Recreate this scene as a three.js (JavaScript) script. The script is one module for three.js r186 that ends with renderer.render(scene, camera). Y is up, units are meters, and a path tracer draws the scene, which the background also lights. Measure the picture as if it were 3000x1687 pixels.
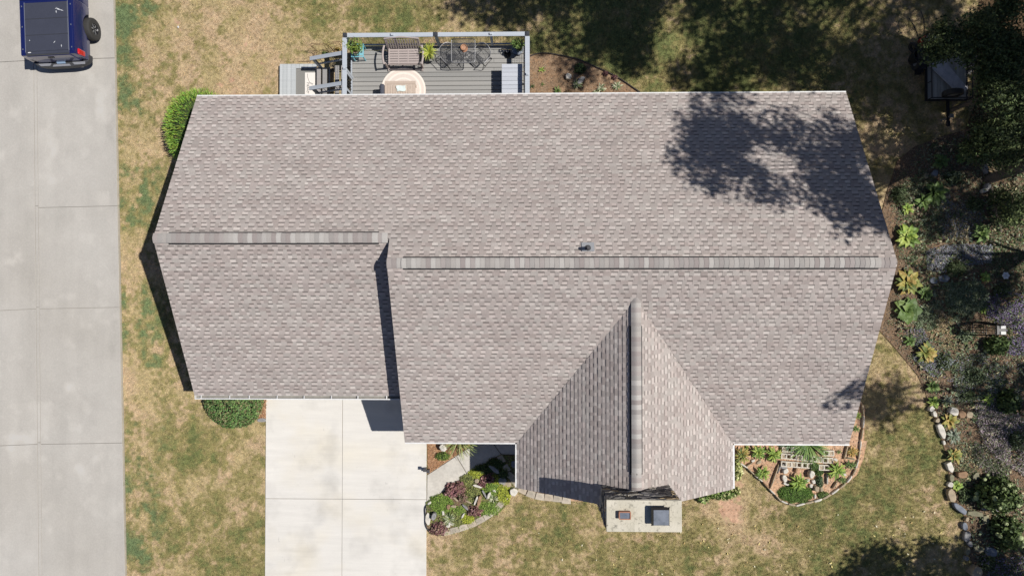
import * as THREE from 'three';
import { mergeGeometries, mergeVertices, toCreasedNormals } from 'three/addons/utils/BufferGeometryUtils.js';
import { RoundedBoxGeometry } from 'three/addons/geometries/RoundedBoxGeometry.js';
import { Brush, Evaluator, SUBTRACTION } from 'three-bvh-csg';

// ------------------------------------------------------------------ camera, sky, sun, exposure
const scene = new THREE.Scene();
const CAM_H = 25, FOCAL = 2000;                       // drone height in metres; focal length in pixels of the 3000 x 1687 photograph
const camera = new THREE.PerspectiveCamera(2 * Math.atan(843.5 / FOCAL) * 180 / Math.PI, 3000 / 1687, 0.5, 2000);
const AIM = new THREE.Vector3(-41 / FOCAL * CAM_H, 0, -33.5 / FOCAL * CAM_H);
camera.position.set(0, CAM_H, 0);
camera.up.set(0, 0, -1);
camera.lookAt(AIM);
scene.add(camera);

const renderer = new THREE.WebGLRenderer({ antialias: true });
renderer.toneMapping = THREE.LinearToneMapping;
renderer.toneMappingExposure = 1.13;
renderer.shadowMap.enabled = true;
renderer.shadowMap.type = THREE.PCFSoftShadowMap;

const SUN_DIR = new THREE.Vector3(0.652, 1, -0.037).normalize();
const sun = new THREE.DirectionalLight(new THREE.Color(1, 0.955, 0.89), 4.3);
sun.name = 'sun';
sun.position.copy(SUN_DIR).multiplyScalar(60);
sun.castShadow = true;
sun.shadow.mapSize.set(4096, 4096);
Object.assign(sun.shadow.camera, { left: -36, right: 36, top: 30, bottom: -30, near: 1, far: 140 });
sun.shadow.radius = 1;
scene.add(sun); scene.add(sun.target);

{ // clear summer sky: deep blue overhead, pale towards the horizon, a soft glow round the sun
  const w = 256, h = 128, d = new Float32Array(w * h * 4), v = new THREE.Vector3();
  for (let j = 0; j < h; j++) for (let i = 0; i < w; i++) {
    const el = ((j + 0.5) / h - 0.5) * Math.PI, az = ((i + 0.5) / w - 0.5) * 2 * Math.PI;
    v.set(Math.cos(el) * Math.cos(az), Math.sin(el), Math.cos(el) * Math.sin(az));
    const up = Math.max(v.y, 0), t = Math.pow(1 - up, 3), g = Math.pow(Math.max(v.dot(SUN_DIR), 0), 24);
    const k = (j * w + i) * 4, s = 1.0;
    d[k] = s * (0.052 + 0.15 * t + 0.16 * g); d[k + 1] = s * (0.082 + 0.155 * t + 0.15 * g); d[k + 2] = s * (0.165 + 0.12 * t + 0.13 * g); d[k + 3] = 1;
  }
  const sky = new THREE.DataTexture(d, w, h, THREE.RGBAFormat, THREE.FloatType);
  sky.mapping = THREE.EquirectangularReflectionMapping; sky.magFilter = THREE.LinearFilter; sky.minFilter = THREE.LinearFilter; sky.needsUpdate = true;
  scene.background = sky; scene.environment = sky;
}

// ------------------------------------------------------------------ helpers
let SEED = 20240611;
function rnd() { SEED |= 0; SEED = SEED + 0x6D2B79F5 | 0; let t = Math.imul(SEED ^ SEED >>> 15, 1 | SEED); t = t + Math.imul(t ^ t >>> 7, 61 | t) ^ t; return ((t ^ t >>> 14) >>> 0) / 4294967296; }
const rr = (a, b) => a + (b - a) * rnd();
const pick = (a) => a[Math.floor(rnd() * a.length)];
const clamp = (x, a = 0, b = 1) => Math.min(b, Math.max(a, x));
const sstep = (a, b, x) => { const t = clamp((x - a) / (b - a)); return t * t * (3 - 2 * t); };
const mix = (a, b, t) => a + (b - a) * t;
const mix3 = (a, b, t) => [mix(a[0], b[0], t), mix(a[1], b[1], t), mix(a[2], b[2], t)];
function hash2(i, j) { let h = Math.imul(i, 374761393) + Math.imul(j, 668265263) | 0; h = Math.imul(h ^ h >>> 13, 1274126177); return ((h ^ h >>> 16) >>> 0) / 4294967296; }
function vnoise(x, y) {
  const i = Math.floor(x), j = Math.floor(y), fx = x - i, fy = y - j, u = fx * fx * (3 - 2 * fx), w = fy * fy * (3 - 2 * fy);
  return mix(mix(hash2(i, j), hash2(i + 1, j), u), mix(hash2(i, j + 1), hash2(i + 1, j + 1), u), w);
}
function fbm(x, y, o = 4) { let s = 0, a = 0.5, n = 0; for (let k = 0; k < o; k++) { s += a * vnoise(x, y); n += a; a *= 0.5; x = x * 2.03 + 17.3; y = y * 2.03 + 9.1; } return s / n; }

// reads the place of a thing whose height h is known off the photograph: the ground-plan [x, z] of pixel (px, py)
const FW = AIM.clone().sub(camera.position).normalize(), RT = new THREE.Vector3().crossVectors(FW, new THREE.Vector3(0, 0, -1)).normalize(), UPV = new THREE.Vector3().crossVectors(RT, FW);
function P(px, py, h = 0) {
  const d = FW.clone().multiplyScalar(FOCAL).addScaledVector(RT, px - 1500).addScaledVector(UPV, 843.5 - py), t = (h - CAM_H) / d.y;
  return [d.x * t, d.z * t];
}
const M_PX = (h) => (CAM_H - h) / FOCAL;              // metres per photograph pixel at height h
const PX_OF = (x, y, z) => { const v = new THREE.Vector3(x, y - CAM_H, z), f = v.dot(FW); return [1500 + v.dot(RT) / f * FOCAL, 843.5 - v.dot(UPV) / f * FOCAL]; };

const used = {};
function numbered(n) { const k = used[n] = (used[n] ?? -1) + 1; return k ? `${n}_${String(k).padStart(3, '0')}` : n; }
function thing(name, label, category, [x, y, z] = [0, 0, 0], turn = 0, group) {
  const o = new THREE.Group(); o.name = numbered(name); o.position.set(x, y, z); o.rotation.y = turn;
  o.userData = { label, category }; if (group) o.userData.group = group;
  scene.add(o); return o;
}
function setting(name, label) { const o = new THREE.Group(); o.name = numbered(name); o.userData = { kind: 'structure' }; if (label) o.userData.label = label; scene.add(o); return o; }
function shade(o) { o.castShadow = o.receiveShadow = true; return o; }
function part(name, geo, mat, parent, label, kind) {
  const m = shade(new THREE.Mesh(Array.isArray(geo) ? merge(geo) : geo, mat)); m.name = name;
  if (label) m.userData.label = label; if (kind) m.userData.kind = kind;
  parent.add(m); return m;
}
function copyOf(o, pos, turn, label, scale = 1) {
  const c = o.clone(); c.name = numbered(o.name.replace(/_\d{3}$/, '')); c.position.set(...pos); c.rotation.y = turn; c.scale.setScalar(scale);
  c.userData = { ...o.userData }; if (label) c.userData.label = label; scene.add(c); return c;
}
function norm(g) { // same attributes everywhere, so that geometries can be merged
  if (g.index) g = g.toNonIndexed();
  for (const k of Object.keys(g.attributes)) if (!['position', 'normal', 'uv', 'color'].includes(k)) g.deleteAttribute(k);
  g.clearGroups?.(); return g;
}
function merge(list) {
  const gs = list.map(norm), col = gs.some((g) => g.attributes.color);
  for (const g of gs) {
    if (!g.attributes.uv) boxUV(g);
    if (col && !g.attributes.color) tint(g, [1, 1, 1]);
  }
  return gs.length === 1 ? gs[0] : mergeGeometries(gs);
}
function tint(g, c) { const n = g.attributes.position.count, a = new Float32Array(n * 3); for (let i = 0; i < n; i++) a.set(c, i * 3); g.setAttribute('color', new THREE.BufferAttribute(a, 3)); return g; }
function boxUV(g, s = 1) { // uv in metres, by the way each face points
  if (!g.attributes.normal) g.computeVertexNormals();
  const p = g.attributes.position, n = g.attributes.normal, uv = new Float32Array(p.count * 2);
  for (let i = 0; i < p.count; i++) {
    const ax = Math.abs(n.getX(i)), ay = Math.abs(n.getY(i)), az = Math.abs(n.getZ(i)); let u, v;
    if (ay >= ax && ay >= az) { u = p.getX(i); v = p.getZ(i); } else if (ax >= az) { u = p.getZ(i); v = p.getY(i); } else { u = p.getX(i); v = p.getY(i); }
    uv[i * 2] = u * s; uv[i * 2 + 1] = v * s;
  }
  g.setAttribute('uv', new THREE.BufferAttribute(uv, 2)); return g;
}
const box = (w, h, d, x = 0, y = 0, z = 0, ry = 0, rz = 0, rx = 0) => {   // centre of the base at (x, y, z)
  const g = norm(new THREE.BoxGeometry(w, h, d)); g.translate(0, h / 2, 0);
  if (rx) g.rotateX(rx); if (rz) g.rotateZ(rz); if (ry) g.rotateY(ry); g.translate(x, y, z); return boxUV(g);
};
const rbox = (w, h, d, r, x = 0, y = 0, z = 0, ry = 0, seg = 2) => { const g = norm(new RoundedBoxGeometry(w, h, d, seg, Math.min(r, w / 2.01, h / 2.01, d / 2.01))); g.translate(0, h / 2, 0); if (ry) g.rotateY(ry); g.translate(x, y, z); return boxUV(g); };
const cyl = (r0, r1, h, x = 0, y = 0, z = 0, n = 20) => { const g = norm(new THREE.CylinderGeometry(r1, r0, h, n)); g.translate(x, y + h / 2, z); return g; };
const tube = (pts, r, seg = 0, rad = 6, closed = false) => norm(new THREE.TubeGeometry(new THREE.CatmullRomCurve3(pts.map((p) => new THREE.Vector3(...p)), closed, 'centripetal'), seg || pts.length * 5, r, rad, closed));
function bar(a, b, r, rad = 6) { // straight rod
  const A = new THREE.Vector3(...a), B = new THREE.Vector3(...b), d = B.clone().sub(A), L = d.length();
  const g = norm(new THREE.CylinderGeometry(r, r, L, rad)); g.translate(0, L / 2, 0);
  g.applyQuaternion(new THREE.Quaternion().setFromUnitVectors(new THREE.Vector3(0, 1, 0), d.normalize())); g.translate(...a); return g;
}
const lathe = (pts, n = 24) => { const g = norm(new THREE.LatheGeometry(pts.map((p) => new THREE.Vector2(...p)), n)); return g; };
function slabPoly(pts, y0, y1, bevel = 0) { // flat slab over a ground-plan polygon [[x, z], ...]
  const s = new THREE.Shape(pts.map(([x, z]) => new THREE.Vector2(x, -z)));
  const g = norm(new THREE.ExtrudeGeometry(s, bevel ? { depth: y1 - y0 - bevel, bevelEnabled: true, bevelSize: bevel * 0.7, bevelThickness: bevel, bevelOffset: -bevel * 0.7, bevelSegments: 1, curveSegments: 8 } : { depth: y1 - y0, bevelEnabled: false }));
  g.rotateX(-Math.PI / 2); g.translate(0, y0, 0); return boxUV(g);
}
function inPoly(x, z, poly) { let c = false; for (let i = 0, j = poly.length - 1; i < poly.length; j = i++) { const [xi, zi] = poly[i], [xj, zj] = poly[j]; if ((zi > z) !== (zj > z) && x < (xj - xi) * (z - zi) / (zj - zi) + xi) c = !c; } return c; }
class Tri { // collects quads with a colour each
  constructor() { this.p = []; this.c = []; this.u = []; }
  quad(a, b, c, d, col, uv) { for (const [k, v] of [[0, a], [1, b], [2, c], [0, a], [2, c], [3, d]]) { this.p.push(...v); this.c.push(...col); this.u.push(...(uv ? uv[k] : [v[0] + v[1], v[2] + v[1]])); } }
  tri(a, b, c, col) { for (const v of [a, b, c]) { this.p.push(...v); this.c.push(...col); this.u.push(v[0], v[2]); } }
  geo() { const g = new THREE.BufferGeometry(); g.setAttribute('position', new THREE.Float32BufferAttribute(this.p, 3)); g.setAttribute('color', new THREE.Float32BufferAttribute(this.c, 3)); g.setAttribute('uv', new THREE.Float32BufferAttribute(this.u, 2)); g.computeVertexNormals(); return g; }
}

// ------------------------------------------------------------------ procedural textures and materials
function tex(n, m, fn, metres = 1, srgb = true) {
  const d = new Uint8Array(n * m * 4);
  for (let j = 0; j < m; j++) for (let i = 0; i < n; i++) {
    const c = fn(i / n, j / m, i, j), k = (j * n + i) * 4;
    for (let q = 0; q < 3; q++) { const x = clamp(Array.isArray(c) ? c[q] : c); d[k + q] = 255 * (srgb ? (x <= 0.0031308 ? 12.92 * x : 1.055 * Math.pow(x, 1 / 2.4) - 0.055) : x) + 0.5; }
    d[k + 3] = 255;
  }
  const t = new THREE.DataTexture(d, n, m); t.wrapS = t.wrapT = THREE.RepeatWrapping; t.magFilter = THREE.LinearFilter; t.minFilter = THREE.LinearMipmapLinearFilter; t.generateMipmaps = true;
  if (srgb) t.colorSpace = THREE.SRGBColorSpace; t.repeat.set(1 / metres, 1 / (metres * m / n)); t.needsUpdate = true; return t;
}
// noise that tiles over 0..1
function tnoise(u, v, f, o = 3) { let s = 0, a = 0.5, n = 0; for (let k = 0; k < o; k++) { const x = u * f, y = v * f, i = Math.floor(x), j = Math.floor(y), fx = x - i, fy = y - j, e = fx * fx * (3 - 2 * fx), w = fy * fy * (3 - 2 * fy), q = k * 131; const h = (a, b) => hash2(((a % f) + f) % f + q, ((b % f) + f) % f + 7 * q); s += a * mix(mix(h(i, j), h(i + 1, j), e), mix(h(i, j + 1), h(i + 1, j + 1), e), w); n += a; a *= 0.55; f *= 2; } return s / n; }
const T = {};
T.granule = tex(512, 512, (u, v) => 0.70 + 0.5 * tnoise(u, v, 128, 2) * 0.75 + 0.12 * (tnoise(u, v, 6, 3) - 0.5), 1.1);
T.grit = tex(512, 512, (u, v) => tnoise(u, v, 64, 3), 0.8, false);
T.concrete = tex(1024, 1024, (u, v) => { // blotches, faint broom lines, scuffs
  const b = tnoise(u, v, 5, 4), f = tnoise(u, v, 160, 2), s = Math.pow(clamp(tnoise(u + 0.37, v + 0.11, 22, 3) * 1.7 - 0.72), 2) * 1.1, dk = Math.pow(clamp(tnoise(u + 0.7, v + 0.3, 30, 3) * 1.6 - 0.75), 2) * 0.5;
  const k = 0.78 + 0.22 * (b - 0.5) + 0.16 * (f - 0.5) + s * 0.3 - dk * 0.5; return [k, k * (0.992 + 0.02 * (b - 0.5)), k * (0.975 + 0.05 * (b - 0.5))];
}, 9);
T.drive = tex(1024, 1024, (u, v) => { // 14 m of pale broom-finished concrete: stains, streaks across, a few specks
  const x = u * 14, y = v * 14, b = fbm(x * 0.5, y * 0.5, 4), f = hash2(Math.floor(u * 1024), Math.floor(v * 1024)), st = fbm(x * 0.9 + 5, y * 7, 3), br = fbm(x * 2, y * 26, 2), d = clamp(fbm(x * 1.3 + 50, y * 1.3 + 20, 4) * 2.6 - 1.45), tn = clamp(fbm(x * 0.7 + 9, y * 0.9 + 70, 4) * 2.4 - 1.1), sp = vnoise(x * 14, y * 14) > 0.955 && fbm(x, y, 2) > 0.5 ? 0.12 : 0;
  const k = 0.9 + 0.1 * (b - 0.5) + 0.05 * (f - 0.5) + 0.10 * (st - 0.5) + 0.05 * (br - 0.5) - 0.2 * d - sp; return [k, k * (0.988 - 0.03 * tn), k * (0.96 - 0.10 * tn)]; }, 14);
T.road = tex(1024, 1024, (u, v) => { // 26 m of older grey concrete: pale scuffs, cloudy wear, grit
  const x = u * 26, y = v * 26, b = fbm(x * 0.35, y * 0.35, 4), m = fbm(x * 1.6 + 30, y * 1.6, 3), f = hash2(Math.floor(u * 1024), Math.floor(v * 1024) + 9), sc = clamp(fbm(x * 1.5 + 11, y * 1.3 + 4, 3) * 3.2 - 2.0), ln = fbm(x * 3.2, y * 0.22 + 6, 3), dk = clamp(fbm(x * 1.1 + 77, y * 0.8 + 31, 4) * 3 - 1.95), g = vnoise(x * 11, y * 11) > 0.96 ? 0.08 : 0;
  const k = 0.86 + 0.16 * (b - 0.5) + 0.12 * (m - 0.5) + 0.11 * (f - 0.5) + 0.2 * sc + 0.09 * (ln - 0.5) - 0.13 * dk + g; return [k, k * (0.985 + 0.02 * (b - 0.5)), k * (0.955 + 0.05 * (b - 0.5))]; }, 26);
T.road.offset.set(0.5, 0.5);
T.crown = tex(512, 512, (u, v) => { const x = u * 3, y = v * 3, n = fbm(x * 3, y * 3, 4), s = clamp(fbm(x * 16 + 3, y * 16, 3) * 3.4 - 2.05), c = Math.abs(fbm(x * 1.4 + 8, y * 1.4 + 2, 4) - 0.5) < 0.003 ? 0.2 : 0, f = hash2(Math.floor(u * 512), Math.floor(v * 512)); const k = 0.86 + 0.3 * (n - 0.5) + 0.12 * (f - 0.5) - 0.5 * s - c; return [k, k * 0.985, k * (0.94 - 0.06 * (1 - n))]; }, 3);
T.wood = tex(512, 512, (u, v) => { const g = tnoise(u, v * 0.999, 4, 2), l = hash2(Math.floor(v * 256 + 6 * g), 3) * 0.25 + tnoise(u, v, 64, 2) * 0.2; return 0.72 + l; }, 1.0);
T.bark = tex(512, 512, (u, v) => { const n = tnoise(u, v, 6, 4), r = Math.abs(Math.sin(u * 60 + 9 * n)); return [0.5 + 0.4 * r * n, 0.46 + 0.38 * r * n, 0.42 + 0.35 * r * n]; }, 1.2);
T.stone = tex(512, 512, (u, v) => { const n = tnoise(u, v, 8, 5), f = tnoise(u, v, 90, 2), s = clamp(tnoise(u + 0.4, v, 14, 3) * 2 - 1.1); const k = 0.82 + 0.4 * (n - 0.5) + 0.3 * (f - 0.5); return [k + 0.03 * n - s * 0.2, k - s * 0.17, k - 0.05 * n - s * 0.2]; }, 1.0);
T.mulch = tex(1024, 1024, (u, v) => { const n = tnoise(u, v, 90, 3), b = tnoise(u, v, 8, 3), c = tnoise(u + 0.3, v + 0.2, 40, 2); const k = 0.35 + 0.9 * n * (0.6 + 0.6 * b); return [k, k * (0.80 + 0.15 * c), k * (0.62 + 0.24 * c)]; }, 4);
T.weave = tex(256, 256, (u, v, i, j) => 0.78 + 0.2 * ((i >> 2) + (j >> 2) & 1) + 0.1 * hash2(i, j), 0.3);
T.leaf = tex(256, 256, (u, v) => 0.7 + 0.5 * tnoise(u, v, 24, 3), 0.5);
const tr = (t, rx, ry = rx) => { const c = t.clone(); c.repeat.set(rx, ry); c.needsUpdate = true; return c; };
const C = (r, g, b) => new THREE.Color().setRGB(r, g, b);
function mat(c, rough = 0.85, o = {}) { return new THREE.MeshStandardMaterial({ color: Array.isArray(c) ? C(...c) : c, roughness: rough, ...o }); }
const W = {
  white: mat([0.72, 0.72, 0.715], 0.5, { map: T.leaf, bumpMap: T.grit, bumpScale: 0.0006 }),
  siding: mat([0.55, 0.53, 0.49], 0.75, { map: T.leaf }),
  road: mat([0.485, 0.468, 0.443], 0.92, { map: T.road, bumpMap: T.grit, bumpScale: 0.003 }),
  drive: mat([0.72, 0.705, 0.68], 0.9, { map: T.drive, bumpMap: T.grit, bumpScale: 0.002 }),
  walk: mat([0.68, 0.65, 0.595], 0.9, { map: T.concrete, bumpMap: T.grit, bumpScale: 0.002 }),
  joint: mat([0.31, 0.29, 0.255], 0.95),
  deckDark: mat([0.075, 0.08, 0.095], 0.7, { map: T.wood }),
  railGrey: mat([0.45, 0.49, 0.545], 0.6, { map: T.wood }),
  black: mat([0.02, 0.02, 0.022], 0.5),
  blackMetal: mat([0.035, 0.035, 0.038], 0.42, { metalness: 0.5 }),
  rubber: mat([0.035, 0.034, 0.033], 0.85, { bumpMap: T.grit, bumpScale: 0.002 }),
  soil: mat([0.17, 0.10, 0.065], 0.95, { map: T.mulch, bumpMap: T.mulch, bumpScale: 0.02 }),
};
// ------------------------------------------------------------------ ground plan of the place
const px = (list, h = 0) => list.map(([a, b]) => P(a, b, h));
const XL = -10.93, XM = -3.96, XR = 10.43, ZB = -6.74, ZG = 3.15, ZM = 4.67, EAVE = 2.65, PITCH = 0.523;   // main roof
const CX0 = -0.29, CX1 = 6.70, CZ = 6.13, CP = 0.70;                                                        // cross gable
const ROAD = [[-22.6, -90], [-17.9, -90], ...[[333, 0], [350, 843], [367, 1687]].map(([a, b]) => P(a, b)), [-12.6, 90], [-22.6, 90]];
ROAD[1] = [P(333, 0)[0] - 2.4, -90];
const DRIVE = [[P(779, 1160)[0], 2.3], [P(1250, 1300)[0], 2.3], P(1249, 1480), P(1243, 1687), [P(1243, 1687)[0], 60], [P(776, 1687)[0], 60], P(776, 1687)];
const WALK = px([[1252, 1390], [1300, 1358], [1384, 1303], [1384, 1240], [1520, 1240], [1520, 1333], [1470, 1332], [1440, 1345], [1400, 1376], [1250, 1470]]);
const ISLAND = px([[1250, 1470], [1400, 1376], [1440, 1345], [1470, 1332], [1520, 1333], [1520, 1436], [1496, 1440], [1489, 1458], [1478, 1487], [1440, 1515], [1400, 1538], [1340, 1558], [1290, 1568], [1262, 1560], [1247, 1540]]);
const MULCH_TRI = px([[1252, 1290], [1390, 1290], [1384, 1303], [1300, 1358], [1253, 1389]]);
const FRONT_BED = px([[2140, 1290], [2540, 1290], [2528, 1345], [2510, 1390], [2485, 1412], [2440, 1447], [2400, 1466], [2330, 1482], [2290, 1468], [2255, 1430], [2215, 1393], [2165, 1350], [2140, 1348]]);
const SIDE_BED = px([[2440, 1080], [2534, 1190], [2530, 1330], [2515, 1330], [2440, 1290]]);
const BACK_BED = px([[1535, 162], [1600, 155], [1650, 162], [1700, 176], [1760, 204], [1820, 232], [1860, 258], [1890, 290], [1890, 340], [1535, 340]]);
const SHRUB_BED = px([[700, 1150], [782, 1150], [782, 1224], [752, 1226], [735, 1200], [700, 1180]]);
const VERGE_BED = px([[1510, 1380], [1780, 1380], [1780, 1470], [1700, 1468], [1650, 1467], [1600, 1463], [1560, 1455], [1520, 1436]]);
const GARDEN = [...px([[2600, 560], [2630, 470], [2680, 430], [2760, 400], [2830, 380]]), [18.6, -6.6], [34, -7], [34, 13], [P(2862, 1687)[0], 13], ...px([[2862, 1687], [2850, 1650], [2838, 1620], [2835, 1585], [2822, 1540], [2826, 1512], [2800, 1478], [2782, 1450], [2780, 1400], [2779, 1360], [2766, 1310], [2750, 1260], [2733, 1215], [2722, 1190], [2712, 1150], [2690, 1100], [2640, 1040], [2570, 960], [2540, 800]])];
const WOODS = [...px([[2830, 380], [2860, 300], [2870, 150], [2860, 60], [2870, 0]]), [17.5, -30], [50, -30], [50, 40], [19, 40], [19, -6.6]];
const HOUSE = [[XL + 0.4, ZB + 0.4], [XR - 0.4, ZB + 0.4], [XR - 0.4, ZM - 0.4], [CX1 - 0.4, ZM - 0.4], [CX1 - 0.4, CZ - 0.4], [CX0 + 0.4, CZ - 0.4], [CX0 + 0.4, ZM - 0.4], [XM + 0.35, ZM - 0.4], [XM + 0.35, ZG - 0.4], [XL + 0.4, ZG - 0.4]];
const DECK = [[-6.3, -9.1], [0.12, -9.1], [0.12, -6.3], [-6.3, -6.3]];

// ------------------------------------------------------------------ lawn: parched turf with greener patches
const GREEN = [ // greener places [px, py, radius px, strength]
  [365, 60, 60, 0.8], [360, 160, 45, 0.9], [362, 290, 50, 0.9], [355, 500, 30, 0.5], [352, 900, 30, 0.35], [362, 1250, 30, 0.6], [366, 1420, 32, 0.8], [368, 1590, 42, 1.0], [640, 90, 90, 0.15], [500, 140, 70, 0.2], [1130, 60, 110, 0.7], [960, 50, 70, 0.55], [1240, 40, 90, 0.6], [420, 620, 90, 0.35], [440, 900, 90, 0.4], [480, 1090, 40, 0.35], [560, 1275, 50, 0.25], [610, 1330, 40, 0.15], [500, 1540, 70, 0.2], [620, 1480, 40, 0.3], [680, 1570, 30, 0.5], [460, 1500, 35, 0.4], [690, 1640, 35, 0.5], [420, 1450, 60, -0.3], [540, 1430, 60, -0.25],
  [1570, 1500, 90, 0.25], [1640, 1590, 80, 0.4], [1380, 1600, 60, 0.35], [2000, 1640, 130, 0.3], [2300, 1530, 120, 0.3], [2560, 1420, 110, 0.45], [2715, 1320, 60, 0.9], [2640, 1240, 70, 0.5], [2700, 1210, 50, 0.5], [2450, 1620, 120, 0.5], [2600, 1560, 150, 0.45], [2100, 60, 420, 0.6], [2400, 180, 300, 0.5], [2000, 160, 260, 0.5], [1500, 30, 160, 0.5], [1700, 110, 200, 0.5], [1800, 1560, 80, -0.25], [2130, 1490, 60, -0.9], [2180, 1570, 70, -0.35], [2400, 1580, 80, -0.35], [2290, 1600, 60, -0.3], [1480, 1470, 40, -0.7], [1370, 1590, 60, -0.3], [720, 300, 120, -0.35], [750, 120, 100, -0.3], [700, 1290, 70, -0.5], [420, 1330, 60, -0.3], [640, 1450, 100, -0.25], [960, 160, 60, 0.15], [2680, 1180, 40, -0.3], [2550, 1330, 25, -0.8], [2560, 1240, 22, -0.8], [2620, 420, 60, -0.4], [2590, 600, 60, -0.4], [2160, 1430, 90, -0.7]
].map(([a, b, r, s]) => [...P(a, b), r * M_PX(0), s]);
const dryC = [0.515, 0.385, 0.24], strawC = [0.45, 0.36, 0.19], oliveC = [0.285, 0.245, 0.1], greenC = [0.15, 0.178, 0.06], blueC = [0.15, 0.21, 0.095], soilC = [0.55, 0.35, 0.235];
function greenness(x, z) {
  let g = 0.33 + 0.8 * (fbm(x * 0.55 + 40, z * 0.55 + 12, 4) - 0.5) + 0.95 * (fbm(x * 2.2, z * 2.2 + 80, 4) - 0.5) + 0.7 * (fbm(x * 6.5 + 5, z * 6.5, 3) - 0.5);
  for (const [a, b, r, s] of GREEN) { const d = ((x - a) ** 2 + (z - b) ** 2) / (r * r); if (d < 4) g += s * 0.62 * Math.exp(-d * 1.1); }
  g += 0.23 * sstep(3.5, 6, z) + 0.02 * sstep(-3, 0, z) * sstep(-10, -11.5, x); return g;
}
function lawnColour(x, z) {
  const g = greenness(x, z), k = fbm(x * 7 + 3, z * 7, 3);
  let c = mix3(dryC, strawC, sstep(0.25, 0.75, fbm(x * 1.7 + 9, z * 1.7, 3)));
  c = mix3(c, oliveC, sstep(0.17, 0.70, g + 0.8 * (k - 0.5)));
  c = mix3(c, greenC, sstep(0.62, 1.15, g + 0.5 * (k - 0.5)) * 0.9);
  c = mix3(c, blueC, sstep(0.5, 0.95, g) * 0.85 * sstep(-12.9, -14.0, x + 0.5 * (k - 0.5)));
  return mix3(c, soilC, sstep(-0.1, -0.42, g + 0.4 * (k - 0.5)));
}
{
  const w = 2048, h = 1280, X0 = -24, X1 = 24, Z0 = -15, Z1 = 15, d = new Uint8Array(w * h * 4), enc = (x) => 255 * (x <= 0.0031308 ? 12.92 * x : 1.055 * Math.pow(x, 1 / 2.4) - 0.055);
  for (let j = 0; j < h; j++) for (let i = 0; i < w; i++) {
    const x = mix(X0, X1, i / w), z = mix(Z1, Z0, j / h), n = 0.62 + 0.5 * hash2(i, j) * vnoise(i / 2.2, j / 2.2) + 0.25 * vnoise(i / 5, j / 5), k = (j * w + i) * 4, c = lawnColour(x, z);
    for (let q = 0; q < 3; q++) d[k + q] = enc(clamp(c[q] * n)); d[k + 3] = 255;
  }
  const t = new THREE.DataTexture(d, w, h); t.colorSpace = THREE.SRGBColorSpace; t.wrapS = t.wrapT = THREE.MirroredRepeatWrapping; t.magFilter = THREE.LinearFilter; t.needsUpdate = true;
  const g = new THREE.PlaneGeometry(900, 900, 1, 1); g.rotateX(-Math.PI / 2);
  const p = g.attributes.position, uv = g.attributes.uv; for (let i = 0; i < p.count; i++) uv.setXY(i, (p.getX(i) - X0) / (X1 - X0), (Z1 - p.getZ(i)) / (Z1 - Z0));
  const lawn = shade(new THREE.Mesh(g, new THREE.MeshStandardMaterial({ map: t, roughness: 1 }))); lawn.name = 'lawn'; lawn.userData = { kind: 'structure' }; scene.add(lawn);
}

// ------------------------------------------------------------------ concrete road on the left, in slabs
{
  const road = setting('road'), xr = (z) => mix(P(333, 0)[0], P(367, 1687)[0], (z - P(333, 0)[1]) / (P(367, 1687)[1] - P(333, 0)[1]));
  const xa = (z) => mix(P(104, 190)[0], P(119, 1687)[0], (z - P(104, 190)[1]) / (P(119, 1687)[1] - P(104, 190)[1]));
  const base = [[-23, -70], [xr(-70) - 0.02, -70], [xr(70) - 0.02, 70], [-23, 70]];
  part('road_bed', slabPoly(base, -0.2, 0.012), W.joint, road);
  const zs = [-70, -50, -30, -22, -15.6, P(200, 172)[1], P(200, 604)[1], P(200, 900)[1], P(200, 1296)[1], 10.9, 16, 24, 40, 70], G = 0.006;
  for (let i = 0; i + 1 < zs.length; i++) {
    const za = zs[i] + G, zb = zs[i + 1] - G, sk = 0.10, lane = (fa, fb, skew, dz = 0) => slabPoly([[fa(za) + G, za + dz + skew], [fb(za) - G, za + dz], [fb(zb) - G, zb + dz], [fa(zb) + G, zb + dz + skew]], 0.0, 0.05 + 0.002 * rnd(), 0.008);
    const left = (z) => -23 - 0 * z;
    part('slab', lane((z) => xa(z) + 0.06, xr, sk * 0.6), W.road, road);
    part('slab', lane((z) => xa(z) - 0.06, (z) => xa(z) + 0.06, 0), W.road, road);
    if (zs[i + 1] !== P(200, 604)[1]) { const z2 = zs[i] === P(200, 604)[1] ? P(200, 172)[1] + G : za; const f = slabPoly([[left(z2) + G, z2 + 0.28], [xa(z2) - 0.06 - G, z2 + 0.06], [xa(zb) - 0.06 - G, zb + 0.06], [left(zb) + G, zb + 0.28]], 0, 0.05, 0.008); part('slab', f, W.road, road); }
  }
  part('edge_strip', slabPoly([[xr(-70) - 0.02, -70], [xr(-70) + 0.05, -70], [xr(70) + 0.05, 70], [xr(70) - 0.02, 70]], -0.1, 0.02), mat([0.42, 0.38, 0.31], 1, { map: T.concrete }), road);
}
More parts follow.
